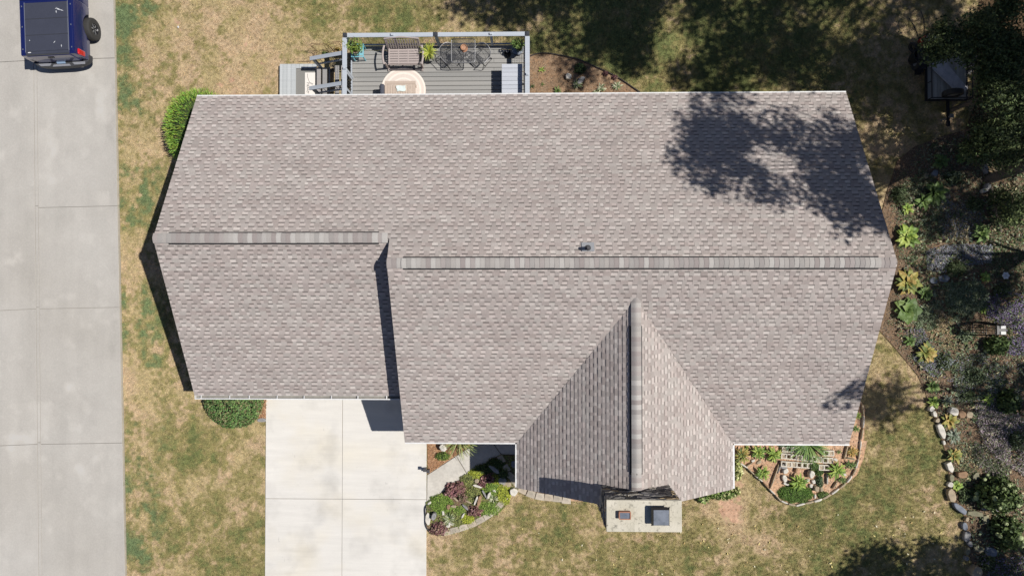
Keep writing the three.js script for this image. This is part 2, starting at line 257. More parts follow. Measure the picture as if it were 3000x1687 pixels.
// ------------------------------------------------------------------ driveway in front of the garage, front walk
{
  const drive = setting('driveway'), xa = DRIVE[0][0], xd = P(1003, 1300)[0], zj = P(1000, 1461)[1], xb = P(1250, 1400)[0], G = 0.007;
  part('driveway_bed', slabPoly([[xa + 0.01, 2.3], [xb - 0.01, 2.3], [xb - 0.05, 60], [xa + 0.01, 60]], -0.2, 0.01), W.joint, drive);
  const zs = [2.3, zj, zj + 5, zj + 10, 24, 40, 60];
  for (let i = 0; i + 1 < zs.length; i++) for (const [a, b] of [[xa, xd], [xd, xb]]) part('slab', slabPoly([[a + G, zs[i] + G], [b - G, zs[i] + G], [b - G - 0.0, zs[i + 1] - G], [a + G, zs[i + 1] - G]], -0.05, 0.04 + 0.003 * rnd(), 0.007), W.drive, drive);
  const walk = setting('front_walk'), q = (l) => px(l);
  part('walk_bed', slabPoly(WALK, -0.15, 0.008), W.joint, walk);
  for (const l of [[[1252, 1391], [1335, 1337], [1370, 1394], [1251, 1468]], [[1338, 1335], [1384, 1305], [1384, 1270], [1446, 1302], [1467, 1331], [1440, 1343], [1372, 1392]], [[1384, 1268], [1384, 1240], [1519, 1240], [1519, 1331], [1470, 1330], [1448, 1299]]]) part('slab', slabPoly(q(l), -0.1, 0.045, 0.007), W.walk, walk);
}
// ------------------------------------------------------------------ beds: bare earth, bark mulch
function bed(name, poly, y, m, chips, chipC, density) {
  const b = setting(name); part('earth', slabPoly(poly, -0.1, y), m, b);
  if (!chips) return b;
  const xs = poly.map((p) => p[0]), zs = poly.map((p) => p[1]), x0 = Math.min(...xs), x1 = Math.min(Math.max(...xs), 22), z0 = Math.min(...zs), z1 = Math.min(Math.max(...zs), 12), n = Math.floor((x1 - x0) * (z1 - z0) * density);
  const g = box(1, 0.25, 0.4), im = new THREE.InstancedMesh(g, mat([1, 1, 1], 0.95), n), o = new THREE.Object3D(); let k = 0;
  for (let i = 0; i < n; i++) { const x = rr(x0, x1), z = rr(z0, z1); if (!inPoly(x, z, poly)) continue; const s = rr(0.02, chips); o.position.set(x, y + rr(-0.004, 0.012), z); o.rotation.set(rr(-0.5, 0.5), rr(0, 6.3), rr(-0.5, 0.5)); o.scale.set(s, s * rr(0.5, 1.2), s * rr(0.4, 0.9)); o.updateMatrix(); im.setMatrixAt(k, o.matrix); const c = pick(chipC), e = rr(0.6, 1.25); im.setColorAt(k++, C(c[0] * e, c[1] * e, c[2] * e)); }
  im.count = k; im.name = 'mulch_chips'; im.userData.kind = 'stuff'; shade(im); b.add(im); return b;
}
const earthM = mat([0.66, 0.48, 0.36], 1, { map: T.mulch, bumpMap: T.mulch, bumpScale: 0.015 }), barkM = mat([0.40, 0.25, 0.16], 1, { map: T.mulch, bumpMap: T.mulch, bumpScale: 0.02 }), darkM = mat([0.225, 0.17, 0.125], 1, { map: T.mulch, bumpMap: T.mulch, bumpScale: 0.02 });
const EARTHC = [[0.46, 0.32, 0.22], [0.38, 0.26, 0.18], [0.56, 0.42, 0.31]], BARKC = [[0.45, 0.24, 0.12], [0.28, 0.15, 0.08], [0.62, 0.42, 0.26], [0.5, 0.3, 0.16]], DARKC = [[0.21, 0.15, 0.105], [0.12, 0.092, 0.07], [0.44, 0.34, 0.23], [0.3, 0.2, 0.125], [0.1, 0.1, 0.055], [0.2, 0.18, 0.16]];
bed('front_bed', FRONT_BED, 0.06, earthM, 0.05, EARTHC, 260);
bed('side_bed', SIDE_BED, 0.05, earthM, 0.05, EARTHC, 260);
bed('verge_bed', VERGE_BED, 0.022, earthM, 0.05, EARTHC, 260);
bed('island_bed', ISLAND, 0.07, darkM, 0.05, DARKC, 300);
bed('mulch_bed', MULCH_TRI, 0.03, barkM, 0.06, BARKC, 900);
bed('shrub_bed', SHRUB_BED, 0.026, barkM, 0.06, [...BARKC, [0.7, 0.5, 0.34], [0.66, 0.42, 0.28]], 900);
bed('back_bed', BACK_BED, 0.034, mat([0.33, 0.245, 0.175], 1, { map: T.mulch, bumpMap: T.mulch, bumpScale: 0.015 }), 0.05, [[0.3, 0.21, 0.145], [0.2, 0.145, 0.11], [0.42, 0.32, 0.22]], 260);
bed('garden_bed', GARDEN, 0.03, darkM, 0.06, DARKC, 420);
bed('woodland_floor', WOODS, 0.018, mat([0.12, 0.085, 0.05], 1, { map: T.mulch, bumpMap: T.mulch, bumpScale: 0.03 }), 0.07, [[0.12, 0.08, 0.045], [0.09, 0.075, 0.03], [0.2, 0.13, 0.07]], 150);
function bladeLeaf() { const t = new Tri(), w = [1, 1, 1]; t.quad([-0.04, 0, 0], [0, 0.012, 0.022], [0.045, 0, 0], [0, 0.012, -0.022], w); const g = t.geo(); g.deleteAttribute('color'); return g; }
// ------------------------------------------------------------------ grass blades over the lawn (uncountable)
{
  const t = new Tri(), W3 = [1, 1, 1];
  for (let i = 0; i < 6; i++) { const a = i / 6 * 6.283 + rr(-0.4, 0.4), l = rr(0.026, 0.05), w = 0.0055, up = rr(0.012, 0.03), cx = Math.cos(a), sz = Math.sin(a), r0 = rr(0, 0.012); t.tri([cx * r0 - sz * w, 0, sz * r0 + cx * w], [cx * r0 + sz * w, 0, sz * r0 - cx * w], [cx * l, up, sz * l], W3); }
  const g = t.geo(); g.deleteAttribute('color');
  const N = 380000, im = new THREE.InstancedMesh(g, new THREE.MeshStandardMaterial({ roughness: 0.95, side: THREE.DoubleSide }), N), o = new THREE.Object3D(); let k = 0;
  const no = [WALK, ISLAND, MULCH_TRI, FRONT_BED, SIDE_BED, BACK_BED, SHRUB_BED, VERGE_BED, GARDEN, HOUSE, px([[818, 186], [1010, 186], [1010, 282], [818, 282]])];
  for (let i = 0; i < N; i++) {
    const x = rr(-16.2, 19.5), z = rr(-12.2, 11.2);
    const cr = 0.16 * fbm(x * 5 + 2, z * 5, 2) * (rnd() < 0.7 ? 1 : 0); if (inPoly(x - cr, z, ROAD) || inPoly(x + cr * 0.5, z, DRIVE) || no.some((p) => inPoly(x, z, p))) continue;
    const gr = greenness(x, z); if (gr < -0.15 && rnd() < 0.8) continue;
    if (inPoly(x, z, WOODS) && rnd() < 0.7) continue;
    o.position.set(x, 0, z); o.rotation.set(rr(-0.2, 0.2), rr(0, 6.3), rr(-0.2, 0.2)); const s = rr(0.7, 1.35) * (gr > 0.6 ? 1.2 : 1); o.scale.set(s, s * rr(0.7, 1.4), s); o.updateMatrix(); im.setMatrixAt(k, o.matrix);
    const c = lawnColour(x, z), e = rr(0.58, 1.5), y = rr(-0.05, 0.06); im.setColorAt(k++, C(clamp(c[0] * e + y * 0.4), clamp(c[1] * e + y * 0.2), clamp(c[2] * e)));
  }
  { // a few fallen leaves and scraps on the front lawn (uncountable)
    const n = 150, q = new THREE.InstancedMesh(bladeLeaf(), new THREE.MeshStandardMaterial({ roughness: 0.8, side: THREE.DoubleSide }), n), o2 = new THREE.Object3D(); let c2 = 0;
    for (let i = 0; i < n; i++) { const [x, z] = P(rr(1300, 2790), rr(1490, 1680)); if (rnd() > sstep(-3, 12, x) + 0.15) continue; o2.position.set(x, 0.045, z); o2.rotation.set(rr(-0.5, 0.5), rr(0, 6.3), rr(-0.5, 0.5)); o2.scale.setScalar(rr(0.6, 1.3)); o2.updateMatrix(); q.setMatrixAt(c2, o2.matrix); const t2 = pick([[0.7, 0.6, 0.25], [0.75, 0.7, 0.5], [0.5, 0.36, 0.15]]); q.setColorAt(c2++, C(...t2)); }
    q.count = c2; q.name = 'fallen_leaves'; q.userData = { kind: 'stuff', label: 'scattered yellow fallen leaves on the front lawn', category: 'leaves' }; shade(q); scene.add(q);
  }
  im.count = k; im.name = 'grass'; im.userData = { kind: 'stuff', label: 'short parched grass, straw coloured with greener patches', category: 'grass' }; shade(im); scene.add(im);
}
// ------------------------------------------------------------------ the house
const house = thing('ranch_house', 'single-storey house under a large grey shingle roof with a stone chimney', 'house', [0, 0, 0]);
const gable = (x0, x1, za, zb, drop, pitch) => { const zm = (za + zb) / 2, h = EAVE + (zb - za) / 2 * pitch - drop; return [[x0, za], [x1, zb], zm, h]; };
{ // walls with the attic gables closed
  const wall = (x0, x1, z0, z1) => box(x1 - x0, EAVE - 0.12, z1 - z0, (x0 + x1) / 2, 0, (z0 + z1) / 2);
  const prism = (x0, x1, za, zb, pitch, dy) => { const s = new THREE.Shape([new THREE.Vector2(za, EAVE - 0.125), new THREE.Vector2(zb, EAVE - 0.125), new THREE.Vector2((za + zb) / 2, EAVE + ((zb - za) / 2) * pitch - 0.13 + dy)]); const g = norm(new THREE.ExtrudeGeometry(s, { depth: x1 - x0, bevelEnabled: false })); g.rotateY(Math.PI / 2); g.scale(1, 1, -1); g.translate(x0, 0, 0); return g; };
  // (extrusion runs along x; the profile is in z, y)
  const fix = (g) => { const p = g.attributes.position; const ix = []; for (let i = 0; i < p.count; i += 3) { for (const a of ['position', 'normal', 'uv']) { const at = g.attributes[a], n = at.itemSize; for (let q = 0; q < n; q++) { const t = at.array[(i + 1) * n + q]; at.array[(i + 1) * n + q] = at.array[(i + 2) * n + q]; at.array[(i + 2) * n + q] = t; } } } g.computeVertexNormals(); return boxUV(g); };
  part('wall', [wall(XL + 0.42, XM + 0.35, ZB + 0.4, ZG - 0.4), fix(prism(XL + 0.42, XM + 0.352, ZB + 0.25, ZG - 0.25, PITCH, 0.02))], W.siding, house);
  part('wall', [wall(XM + 0.353, XR - 0.42, ZB + 0.403, ZM - 0.9), fix(prism(XM + 0.353, XR - 0.42, ZB + 0.25, ZM - 0.25, PITCH, 0.02))], W.siding, house);
  const s = new THREE.Shape([new THREE.Vector2(CX0 + 0.4, 0), new THREE.Vector2(CX1 - 0.4, 0), new THREE.Vector2(CX1 - 0.4, EAVE + 0.12), new THREE.Vector2((CX0 + CX1) / 2, EAVE + 3.495 * CP - 0.16), new THREE.Vector2(CX0 + 0.4, EAVE + 0.12)]);
  const g = norm(new THREE.ExtrudeGeometry(s, { depth: CZ - 0.4 - 1.5, bevelEnabled: false })); g.translate(0, 0, 1.5); part('wall', boxUV(g), W.siding, house);
  const door = part('garage_door', box(4.9, 2.15, 0.06, -7.0, 0.05, ZG - 0.38), W.white, house);
  for (let j = 0; j < 4; j++) for (let i = 0; i < 4; i++) part('panel', rbox(1.05, 0.4, 0.03, 0.01, -8.8 + i * 1.2, 0.14 + j * 0.53, ZG - 0.345), W.white, door);
  part('front_door', box(0.95, 2.05, 0.05, -1.2, 0.2, ZM - 0.87), mat([0.25, 0.05, 0.04], 0.5), house);
  part('patio_door', box(1.8, 2.05, 0.05, -3.0, 0.75, ZB + 0.385), mat([0.05, 0.06, 0.07], 0.1), house);
}
const roof = (() => { // the roof boards under the shingles
  const m = mat([0.30, 0.27, 0.24], 0.9, { map: T.wood }), gs = [];
  const plate = (pts, th = 0.1) => { const t = new Tri(), b = pts.map((p) => [p[0], p[1] - th, p[2]]), w = [1, 1, 1]; if (pts.length === 4) { t.quad(...pts, w); t.quad(b[3], b[2], b[1], b[0], w); } else { t.tri(...pts, w); t.tri(b[2], b[1], b[0], w); } pts.forEach((p, i) => { const j = (i + 1) % pts.length; t.quad(p, b[i], b[j], pts[j], w); }); const g = t.geo(); g.deleteAttribute('color'); return boxUV(g); };
  const zr = (ZB + ZM) / 2, hr = EAVE + (ZM - ZB) / 2 * PITCH, zg = (ZB + ZG) / 2, hg = EAVE + (ZG - ZB) / 2 * PITCH, e = -0.003, xc = (CX0 + CX1) / 2, hx = EAVE + (CX1 - CX0) / 2 * CP, za = zr + (hr - hx) / PITCH;
  const y = (a) => a.map(([x, h, z]) => [x, h + e, z]);
  gs.push(plate(y([[XL, EAVE, ZB], [XL, hg, zg], [XM, hg, zg], [XM, EAVE, ZB]])), plate(y([[XL, hg, zg], [XL, EAVE, ZG], [XM + 0.06, EAVE, ZG], [XM + 0.06, hg, zg]])), plate(y([[XM, EAVE, ZB], [XM, hr, zr], [XR, hr, zr], [XR, EAVE, ZB]])));
  gs.push(plate(y([[XM, hr, zr], [XM, EAVE, ZM], [CX0, EAVE, ZM], [xc, hx, za], [xc, hr, zr]].slice(0, 4)), 0.1), plate(y([[XM, hr, zr], [xc, hx, za], [XR, hr, zr]])), plate(y([[XR, hr, zr], [xc, hx, za], [CX1, EAVE, ZM], [XR, EAVE, ZM]])));
  gs.push(plate(y([[CX0, EAVE, ZM], [CX0, EAVE, CZ], [xc, hx, CZ], [xc, hx, za]])), plate(y([[CX1, EAVE, CZ], [CX1, EAVE, ZM], [xc, hx, za], [xc, hx, CZ]])));
  return part('roof', gs, m, house);
})();
const ROOF = { zr: (ZB + ZM) / 2, hr: EAVE + (ZM - ZB) / 2 * PITCH, zg: (ZB + ZG) / 2, hg: EAVE + (ZG - ZB) / 2 * PITCH, xc: (CX0 + CX1) / 2, hx: EAVE + (CX1 - CX0) / 2 * CP };
ROOF.za = ROOF.zr + (ROOF.hr - ROOF.hx) / PITCH;
{ // laminated shingles: every course has random tabs proud of a backing strip whose upper part is dyed darker
  const WARM = [1.035, 1.0, 0.995], field = new Tri(), EXP = 0.1372, big = [];
  const tones = [[0.340, 0.309, 0.291], [0.328, 0.296, 0.278], [0.352, 0.324, 0.305], [0.318, 0.283, 0.266], [0.358, 0.334, 0.315], [0.344, 0.316, 0.298], [0.332, 0.299, 0.283], [0.364, 0.343, 0.322], [0.337, 0.311, 0.292]];
  const lay = (O, S, Tdir, length, spans, lift, dyed, step = 0.0125) => { // O eave start, S unit along the eave, Tdir unit up the slope
    const N = new THREE.Vector3().crossVectors(S, Tdir); if (N.y < 0) N.negate(); const n = Math.ceil(length / EXP), flip = new THREE.Vector3().crossVectors(S, Tdir).y < 0;
    const pt = (s, t, h) => [O.x + S.x * s + Tdir.x * t + N.x * h, O.y + S.y * s + Tdir.y * t + N.y * h, O.z + S.z * s + Tdir.z * t + N.z * h];
    const Q = (a, b, c, d, col, uv) => flip ? field.quad(d, c, b, a, col, uv && [uv[3], uv[2], uv[1], uv[0]]) : field.quad(a, b, c, d, col, uv);
    for (let k = 0; k < n; k++) {
      const t0 = k * EXP, t1 = Math.min(length, t0 + EXP), sag = 0.0015 * rr(-1, 1);
      const A = spans(t0), B = spans(t1), m = Math.min(A.length, B.length);
      for (let q = 0; q < m; q++) {
        const [a0, b0] = A[q], [a1, b1] = B[q]; let s = Math.min(a0, a1), end = Math.max(b0, b1), isTab = rnd() < 0.5; const off = rnd() * 10;
        const lo = (t) => a0 + (a1 - a0) * (t - t0) / EXP, hi = (t) => b0 + (b1 - b0) * (t - t0) / EXP;
        let batch = 0, bt = 0, bs = 0, shade = 1;
        const cell = (s0, s1, ta, tb, h0, h1, col) => { const c = (x, t) => Math.min(Math.max(x, lo(t)), hi(t)); const p = [c(s0, ta), c(s1, ta), c(s1, tb), c(s0, tb)]; if (p[1] - p[0] < 1e-4 && p[2] - p[3] < 1e-4) return null; Q(pt(p[0], ta, h0), pt(p[1], ta, h0), pt(p[2], tb, h1), pt(p[3], tb, h1), col, [[p[0] + off, ta], [p[1] + off, ta], [p[2] + off, tb], [p[3] + off, tb]]); return p; };
        while (s < end) {
          if (batch <= 0) { batch = rr(0.5, 1.0); bt = Math.floor(rnd() * tones.length); shade = rr(0.95, 1.05); }
          const w = isTab ? rr(0.10, 0.24) : rr(0.09, 0.2), s1 = Math.min(end, s + w), mid = pt((s + s1) / 2, t0, 0);
          const drift = 0.94 + 0.12 * fbm(mid[0] * 0.55 + mid[1], mid[2] * 0.55, 3);
          if (rnd() < 0.45) bt = Math.floor(rnd() * tones.length);
          const kk = 1.13 * shade * drift * rr(0.93, 1.06), c = tones[bt].map((x, i) => x * kk * WARM[i]);
          const e0 = lift + step + sag, e1 = lift + 0.003;
          if (isTab) {
            const h0 = e0 + 0.0055, h1 = e1 + 0.0055, wide = s1 - s, full = s > Math.max(a0, a1) + 0.02 && s1 < Math.min(b0, b1) - 0.02 && t1 - t0 > EXP * 0.98;
            const d = (CAM_H - mid[1]);
            if (full && wide > 0.17) { const o = [O, S, Tdir, N, s, s1, t0, t1, h0, h1, e0, e1, bt, flip]; big.push([wide / d, o, c]); }
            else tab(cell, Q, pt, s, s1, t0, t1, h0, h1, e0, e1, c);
            batch -= wide;
          } else {
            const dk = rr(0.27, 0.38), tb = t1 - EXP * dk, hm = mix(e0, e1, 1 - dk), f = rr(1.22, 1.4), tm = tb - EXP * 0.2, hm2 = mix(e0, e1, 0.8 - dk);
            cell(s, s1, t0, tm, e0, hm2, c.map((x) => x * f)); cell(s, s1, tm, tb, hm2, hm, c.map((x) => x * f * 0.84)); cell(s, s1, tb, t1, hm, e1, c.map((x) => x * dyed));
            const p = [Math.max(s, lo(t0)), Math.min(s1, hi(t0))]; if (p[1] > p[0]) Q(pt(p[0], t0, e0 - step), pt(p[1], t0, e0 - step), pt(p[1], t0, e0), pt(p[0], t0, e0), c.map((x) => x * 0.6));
            batch -= s1 - s;
          }
          s = s1; isTab = !isTab;
        }
      }
    }
  };
  function tab(cell, Q, pt, s, s1, t0, t1, h0, h1, e0, e1, c, step = 0.02) {
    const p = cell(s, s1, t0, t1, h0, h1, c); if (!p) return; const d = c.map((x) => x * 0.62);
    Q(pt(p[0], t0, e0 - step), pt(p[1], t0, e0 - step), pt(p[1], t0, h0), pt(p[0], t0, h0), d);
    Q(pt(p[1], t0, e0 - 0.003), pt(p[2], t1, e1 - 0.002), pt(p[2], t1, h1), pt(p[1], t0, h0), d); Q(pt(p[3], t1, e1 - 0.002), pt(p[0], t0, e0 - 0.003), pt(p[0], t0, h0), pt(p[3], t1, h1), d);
  }
  const V = (x, y, z) => new THREE.Vector3(x, y, z), k = Math.hypot(1, PITCH), kc = Math.hypot(1, CP), R = ROOF;
  // back slope: lower part the full length, upper part only over the main wing
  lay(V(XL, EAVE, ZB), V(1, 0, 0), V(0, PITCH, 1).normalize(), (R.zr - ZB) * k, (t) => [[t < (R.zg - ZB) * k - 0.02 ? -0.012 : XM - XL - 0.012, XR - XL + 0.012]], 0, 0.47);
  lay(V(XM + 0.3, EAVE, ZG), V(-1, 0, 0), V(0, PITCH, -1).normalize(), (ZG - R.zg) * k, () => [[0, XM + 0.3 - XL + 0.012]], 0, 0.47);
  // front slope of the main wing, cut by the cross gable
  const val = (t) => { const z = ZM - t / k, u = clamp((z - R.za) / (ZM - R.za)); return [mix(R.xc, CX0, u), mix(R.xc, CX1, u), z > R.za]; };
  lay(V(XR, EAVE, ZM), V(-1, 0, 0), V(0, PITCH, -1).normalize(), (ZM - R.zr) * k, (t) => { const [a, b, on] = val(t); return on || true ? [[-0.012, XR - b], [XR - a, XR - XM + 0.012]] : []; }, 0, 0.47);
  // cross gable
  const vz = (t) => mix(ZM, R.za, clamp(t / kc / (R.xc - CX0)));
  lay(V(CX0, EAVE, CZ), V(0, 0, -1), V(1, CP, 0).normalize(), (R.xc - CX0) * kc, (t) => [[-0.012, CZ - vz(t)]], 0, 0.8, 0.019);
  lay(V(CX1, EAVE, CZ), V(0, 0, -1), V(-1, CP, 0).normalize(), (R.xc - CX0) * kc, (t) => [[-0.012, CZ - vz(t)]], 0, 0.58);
  // the 300 widest, nearest tabs are shingles of their own; all others stay in the field
  big.sort((a, b) => b[0] - a[0]);
  const vm = new THREE.MeshStandardMaterial({ vertexColors: true, roughness: 0.95, map: T.granule, bumpMap: T.granule, bumpScale: 0.002 });
  const mats = tones.map((c) => mat(c.map((x, i) => x * 1.13 * WARM[i]), 0.95, { map: T.granule, bumpMap: T.granule, bumpScale: 0.002 }));
  big.forEach(([, [O, S, Td, N, s, s1, t0, t1, h0, h1, e0, e1, bt, flip], c], i) => {
    const pt = (a, t, h) => [O.x + S.x * a + Td.x * t + N.x * h, O.y + S.y * a + Td.y * t + N.y * h, O.z + S.z * a + Td.z * t + N.z * h];
    const tri = i < 300 ? new Tri() : field, Q = (a, b, cc, d, col, uv) => flip ? tri.quad(d, cc, b, a, col, uv && [uv[3], uv[2], uv[1], uv[0]]) : tri.quad(a, b, cc, d, col, uv);
    const cell = (sa, sb, ta, tb, ha, hb, col) => { Q(pt(sa, ta, ha), pt(sb, ta, ha), pt(sb, tb, hb), pt(sa, tb, hb), col, [[sa, ta], [sb, ta], [sb, tb], [sa, tb]]); return [sa, sb, sb, sa]; };
    tab(cell, Q, pt, s, s1, t0, t1, h0, h1, e0, e1, c);
    if (i < 300) { const g = tri.geo(); g.deleteAttribute('color'); part('shingle', g, mats[bt], roof); }
  });
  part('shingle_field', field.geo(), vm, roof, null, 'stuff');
  // ridges: a low black vent with cap shingles laid over it one by one
  const capTones = [[0.33, 0.308, 0.29], [0.36, 0.34, 0.322], [0.28, 0.258, 0.247], [0.27, 0.238, 0.228], [0.40, 0.382, 0.362], [0.31, 0.278, 0.266], [0.30, 0.284, 0.27]].map((c) => mat(c.map((x) => x * 1.2), 0.95, { map: T.granule, bumpMap: T.granule, bumpScale: 0.002 }));
  const ventM = mat([0.02, 0.02, 0.022], 0.8);
  function capGeo(pitch, half) { // runs along +x for one exposure, bent over the ridge
    const t = new Tri(), L = 0.17, th = 0.006, prof = [], w = [1, 1, 1]; for (let i = -4; i <= 4; i++) { const u = i / 4 * half; prof.push([u, (Math.sqrt(0.07 ** 2) - Math.hypot(u, 0.07)) * pitch]); }
    const y = (p, f) => p[1] + (f ? 0.011 : 0.0);
    for (let i = 0; i < 8; i++) { const a = prof[i], b = prof[i + 1]; t.quad([0, y(a, 1), a[0]], [0, y(b, 1), b[0]], [L, y(b, 0), b[0]], [L, y(a, 0), a[0]], w); t.quad([0, y(a, 1) - 0.012, a[0]], [0, y(b, 1) - 0.012, b[0]], [0, y(b, 1), b[0]], [0, y(a, 1), a[0]], w); }
    for (const i of [0, 8]) { const a = prof[i]; t.quad([0, y(a, 1) - 0.012, a[0]], [0, y(a, 1), a[0]], [L, y(a, 0), a[0]], [L, y(a, 0) - 0.012, a[0]], w); }
    const g = t.geo(); g.deleteAttribute('color'); return boxUV(g);
  }
  const ridge = (A, dir, len, pitch, v0, v1, half) => { // A start, dir unit along the ridge, vent from v0 to v1
    const cg = capGeo(pitch, half), q = new THREE.Quaternion().setFromUnitVectors(new THREE.Vector3(1, 0, 0), dir);
    const s = new THREE.Shape(); const hw = half + 0.04, y = (u) => -Math.abs(u) * pitch; s.moveTo(-hw, y(hw) - 0.01); s.lineTo(-hw, y(hw) + 0.026); s.lineTo(0, 0.034); s.lineTo(hw, y(hw) + 0.026); s.lineTo(hw, y(hw) - 0.01); s.lineTo(0, -0.0); 
    const g = norm(new THREE.ExtrudeGeometry(s, { depth: v1 - v0, bevelEnabled: false })); g.rotateY(Math.PI / 2); g.translate(v0, 0.012, 0); g.applyQuaternion(q); g.translate(A.x, A.y, A.z); part('ridge_vent', g, ventM, roof);
    let last = -1;
    for (let u = -0.01; u < len - 0.1; u += 0.1405) { let m = Math.floor(rnd() * capTones.length); if (m === last) m = (m + 1) % capTones.length; last = m; const c = part('ridge_cap', cg, capTones[m], roof); c.quaternion.copy(q); const on = u + 0.07 > v0 && u + 0.07 < v1; c.position.copy(A).addScaledVector(dir, u + 0.0); c.position.y += (on ? 0.062 : 0.036) + rr(0, 0.002); c.position.z += rr(-0.004, 0.004); }
  };
  ridge(V(XL, R.hg, R.zg), V(1, 0, 0), XM - XL, PITCH, P(490, 700, R.hg)[0] - XL, P(1108, 700, R.hg)[0] - XL, 0.147);
  ridge(V(XM, R.hr, R.zr), V(1, 0, 0), XR - XM, PITCH, P(1180, 767, R.hr)[0] - XM, P(2578, 767, R.hr)[0] - XM, 0.147);
  ridge(V(R.xc, R.hx, CZ - 0.56), V(0, 0, -1), CZ - 0.45 - R.za, CP, CZ - 0.56 - P(1860, 1392, R.hx)[1], CZ - 0.56 - P(1860, 955, R.hx)[1], 0.145);
}
{ // white eave trim, gutters, rake boards
  const trim = (x0, x1, z, d, h = 0.10) => box(x1 - x0, h, d, (x0 + x1) / 2, EAVE - h - 0.004, z);
  part('drip_edge', box(XR - XL + 0.02, 0.09, 0.045, (XL + XR) / 2, EAVE - 0.083, ZB - 0.025), W.white, house);
  part('drip_edge', box(CX0 - XM - 0.07, 0.09, 0.05, (XM + CX0) / 2 - 0.03, EAVE - 0.083, ZM + 0.026), W.white, house);
  part('drip_edge', box(XR - CX1 - 0.02, 0.09, 0.05, (XR + CX1) / 2 + 0.04, EAVE - 0.083, ZM + 0.026), W.white, house);
  part('drip_edge', box(0.06, 0.09, CZ - ZM - 0.06, CX0 - 0.032, EAVE - 0.08, (CZ + ZM) / 2 + 0.02), W.white, house);
  part('drip_edge', box(0.06, 0.09, CZ - ZM - 0.06, CX1 + 0.032, EAVE - 0.08, (CZ + ZM) / 2 + 0.02), W.white, house);
  const x0 = XL - 0.01, x1 = XM + 0.1, L = x1 - x0, cx = (x0 + x1) / 2; // open gutter over the garage door, with hangers
  const g = part('gutter', [box(L, 0.115, 0.018, cx, EAVE - 0.12, ZG + 0.125), box(L, 0.10, 0.012, cx, EAVE - 0.12, ZG + 0.012), box(0.015, 0.11, 0.11, x0, EAVE - 0.12, ZG + 0.065), box(0.015, 0.11, 0.11, x1, EAVE - 0.12, ZG + 0.065), box(L, 0.02, 0.035, cx, EAVE - 0.012, ZG + 0.125)], W.white, house);
  part('trough', box(L - 0.04, 0.02, 0.095, cx, EAVE - 0.118, ZG + 0.066), mat([0.3, 0.29, 0.27], 0.8, { map: T.stone }), g);
  for (const a of [588, 672, 729, 811, 890, 970, 1048, 1132]) part('hanger', box(0.028, 0.01, 0.13, P(a, 1158, EAVE)[0], EAVE - 0.006, ZG + 0.062), W.white, g);
  const rake = (x, za, zm, hm, n) => { for (const [z0, h0] of [[za, EAVE], [n, EAVE]]) { const L2 = Math.hypot(zm - z0, hm - h0), ang = Math.atan2(hm - h0, zm - z0); const b = box(0.03, 0.16, Math.abs(L2), 0, -0.19, 0); b.rotateX(z0 < zm ? -Math.atan2(hm - h0, zm - z0) : Math.atan2(hm - h0, z0 - zm)); b.translate(x, (h0 + hm) / 2 + 0.02, (z0 + zm) / 2); part('rake_board', b, W.white, house); } };
  rake(XL + 0.03, ZB, ROOF.zg, ROOF.hg, ZG); rake(XR - 0.03, ZB, ROOF.zr, ROOF.hr, ZM);
  part('downspout', box(0.08, 2.4, 0.06, CX1 + 0.02, 0.1, ZM + 0.1), mat([0.05, 0.05, 0.06], 0.6), house);
}
{ // plumbing vent with its flashing
  const [x, z] = P(1722, 728, 5.35), y = EAVE + (z - ZB) * PITCH, v = part('vent_pipe', [cyl(0.10, 0.06, 0.12, x, y + 0.01, z), cyl(0.056, 0.054, 0.36, x, y, z), norm(new THREE.TorusGeometry(0.046, 0.008, 6, 18)).rotateX(Math.PI / 2).translate(x, y + 0.36, z)], mat([0.05, 0.05, 0.055], 0.4), house);
  const f = box(0.36, 0.006, 0.30); f.rotateX(-Math.atan(PITCH)); f.translate(x, y + 0.022, z - 0.04); part('flashing', f, mat([0.34, 0.35, 0.37], 0.55, { metalness: 0.2 }), v);
}
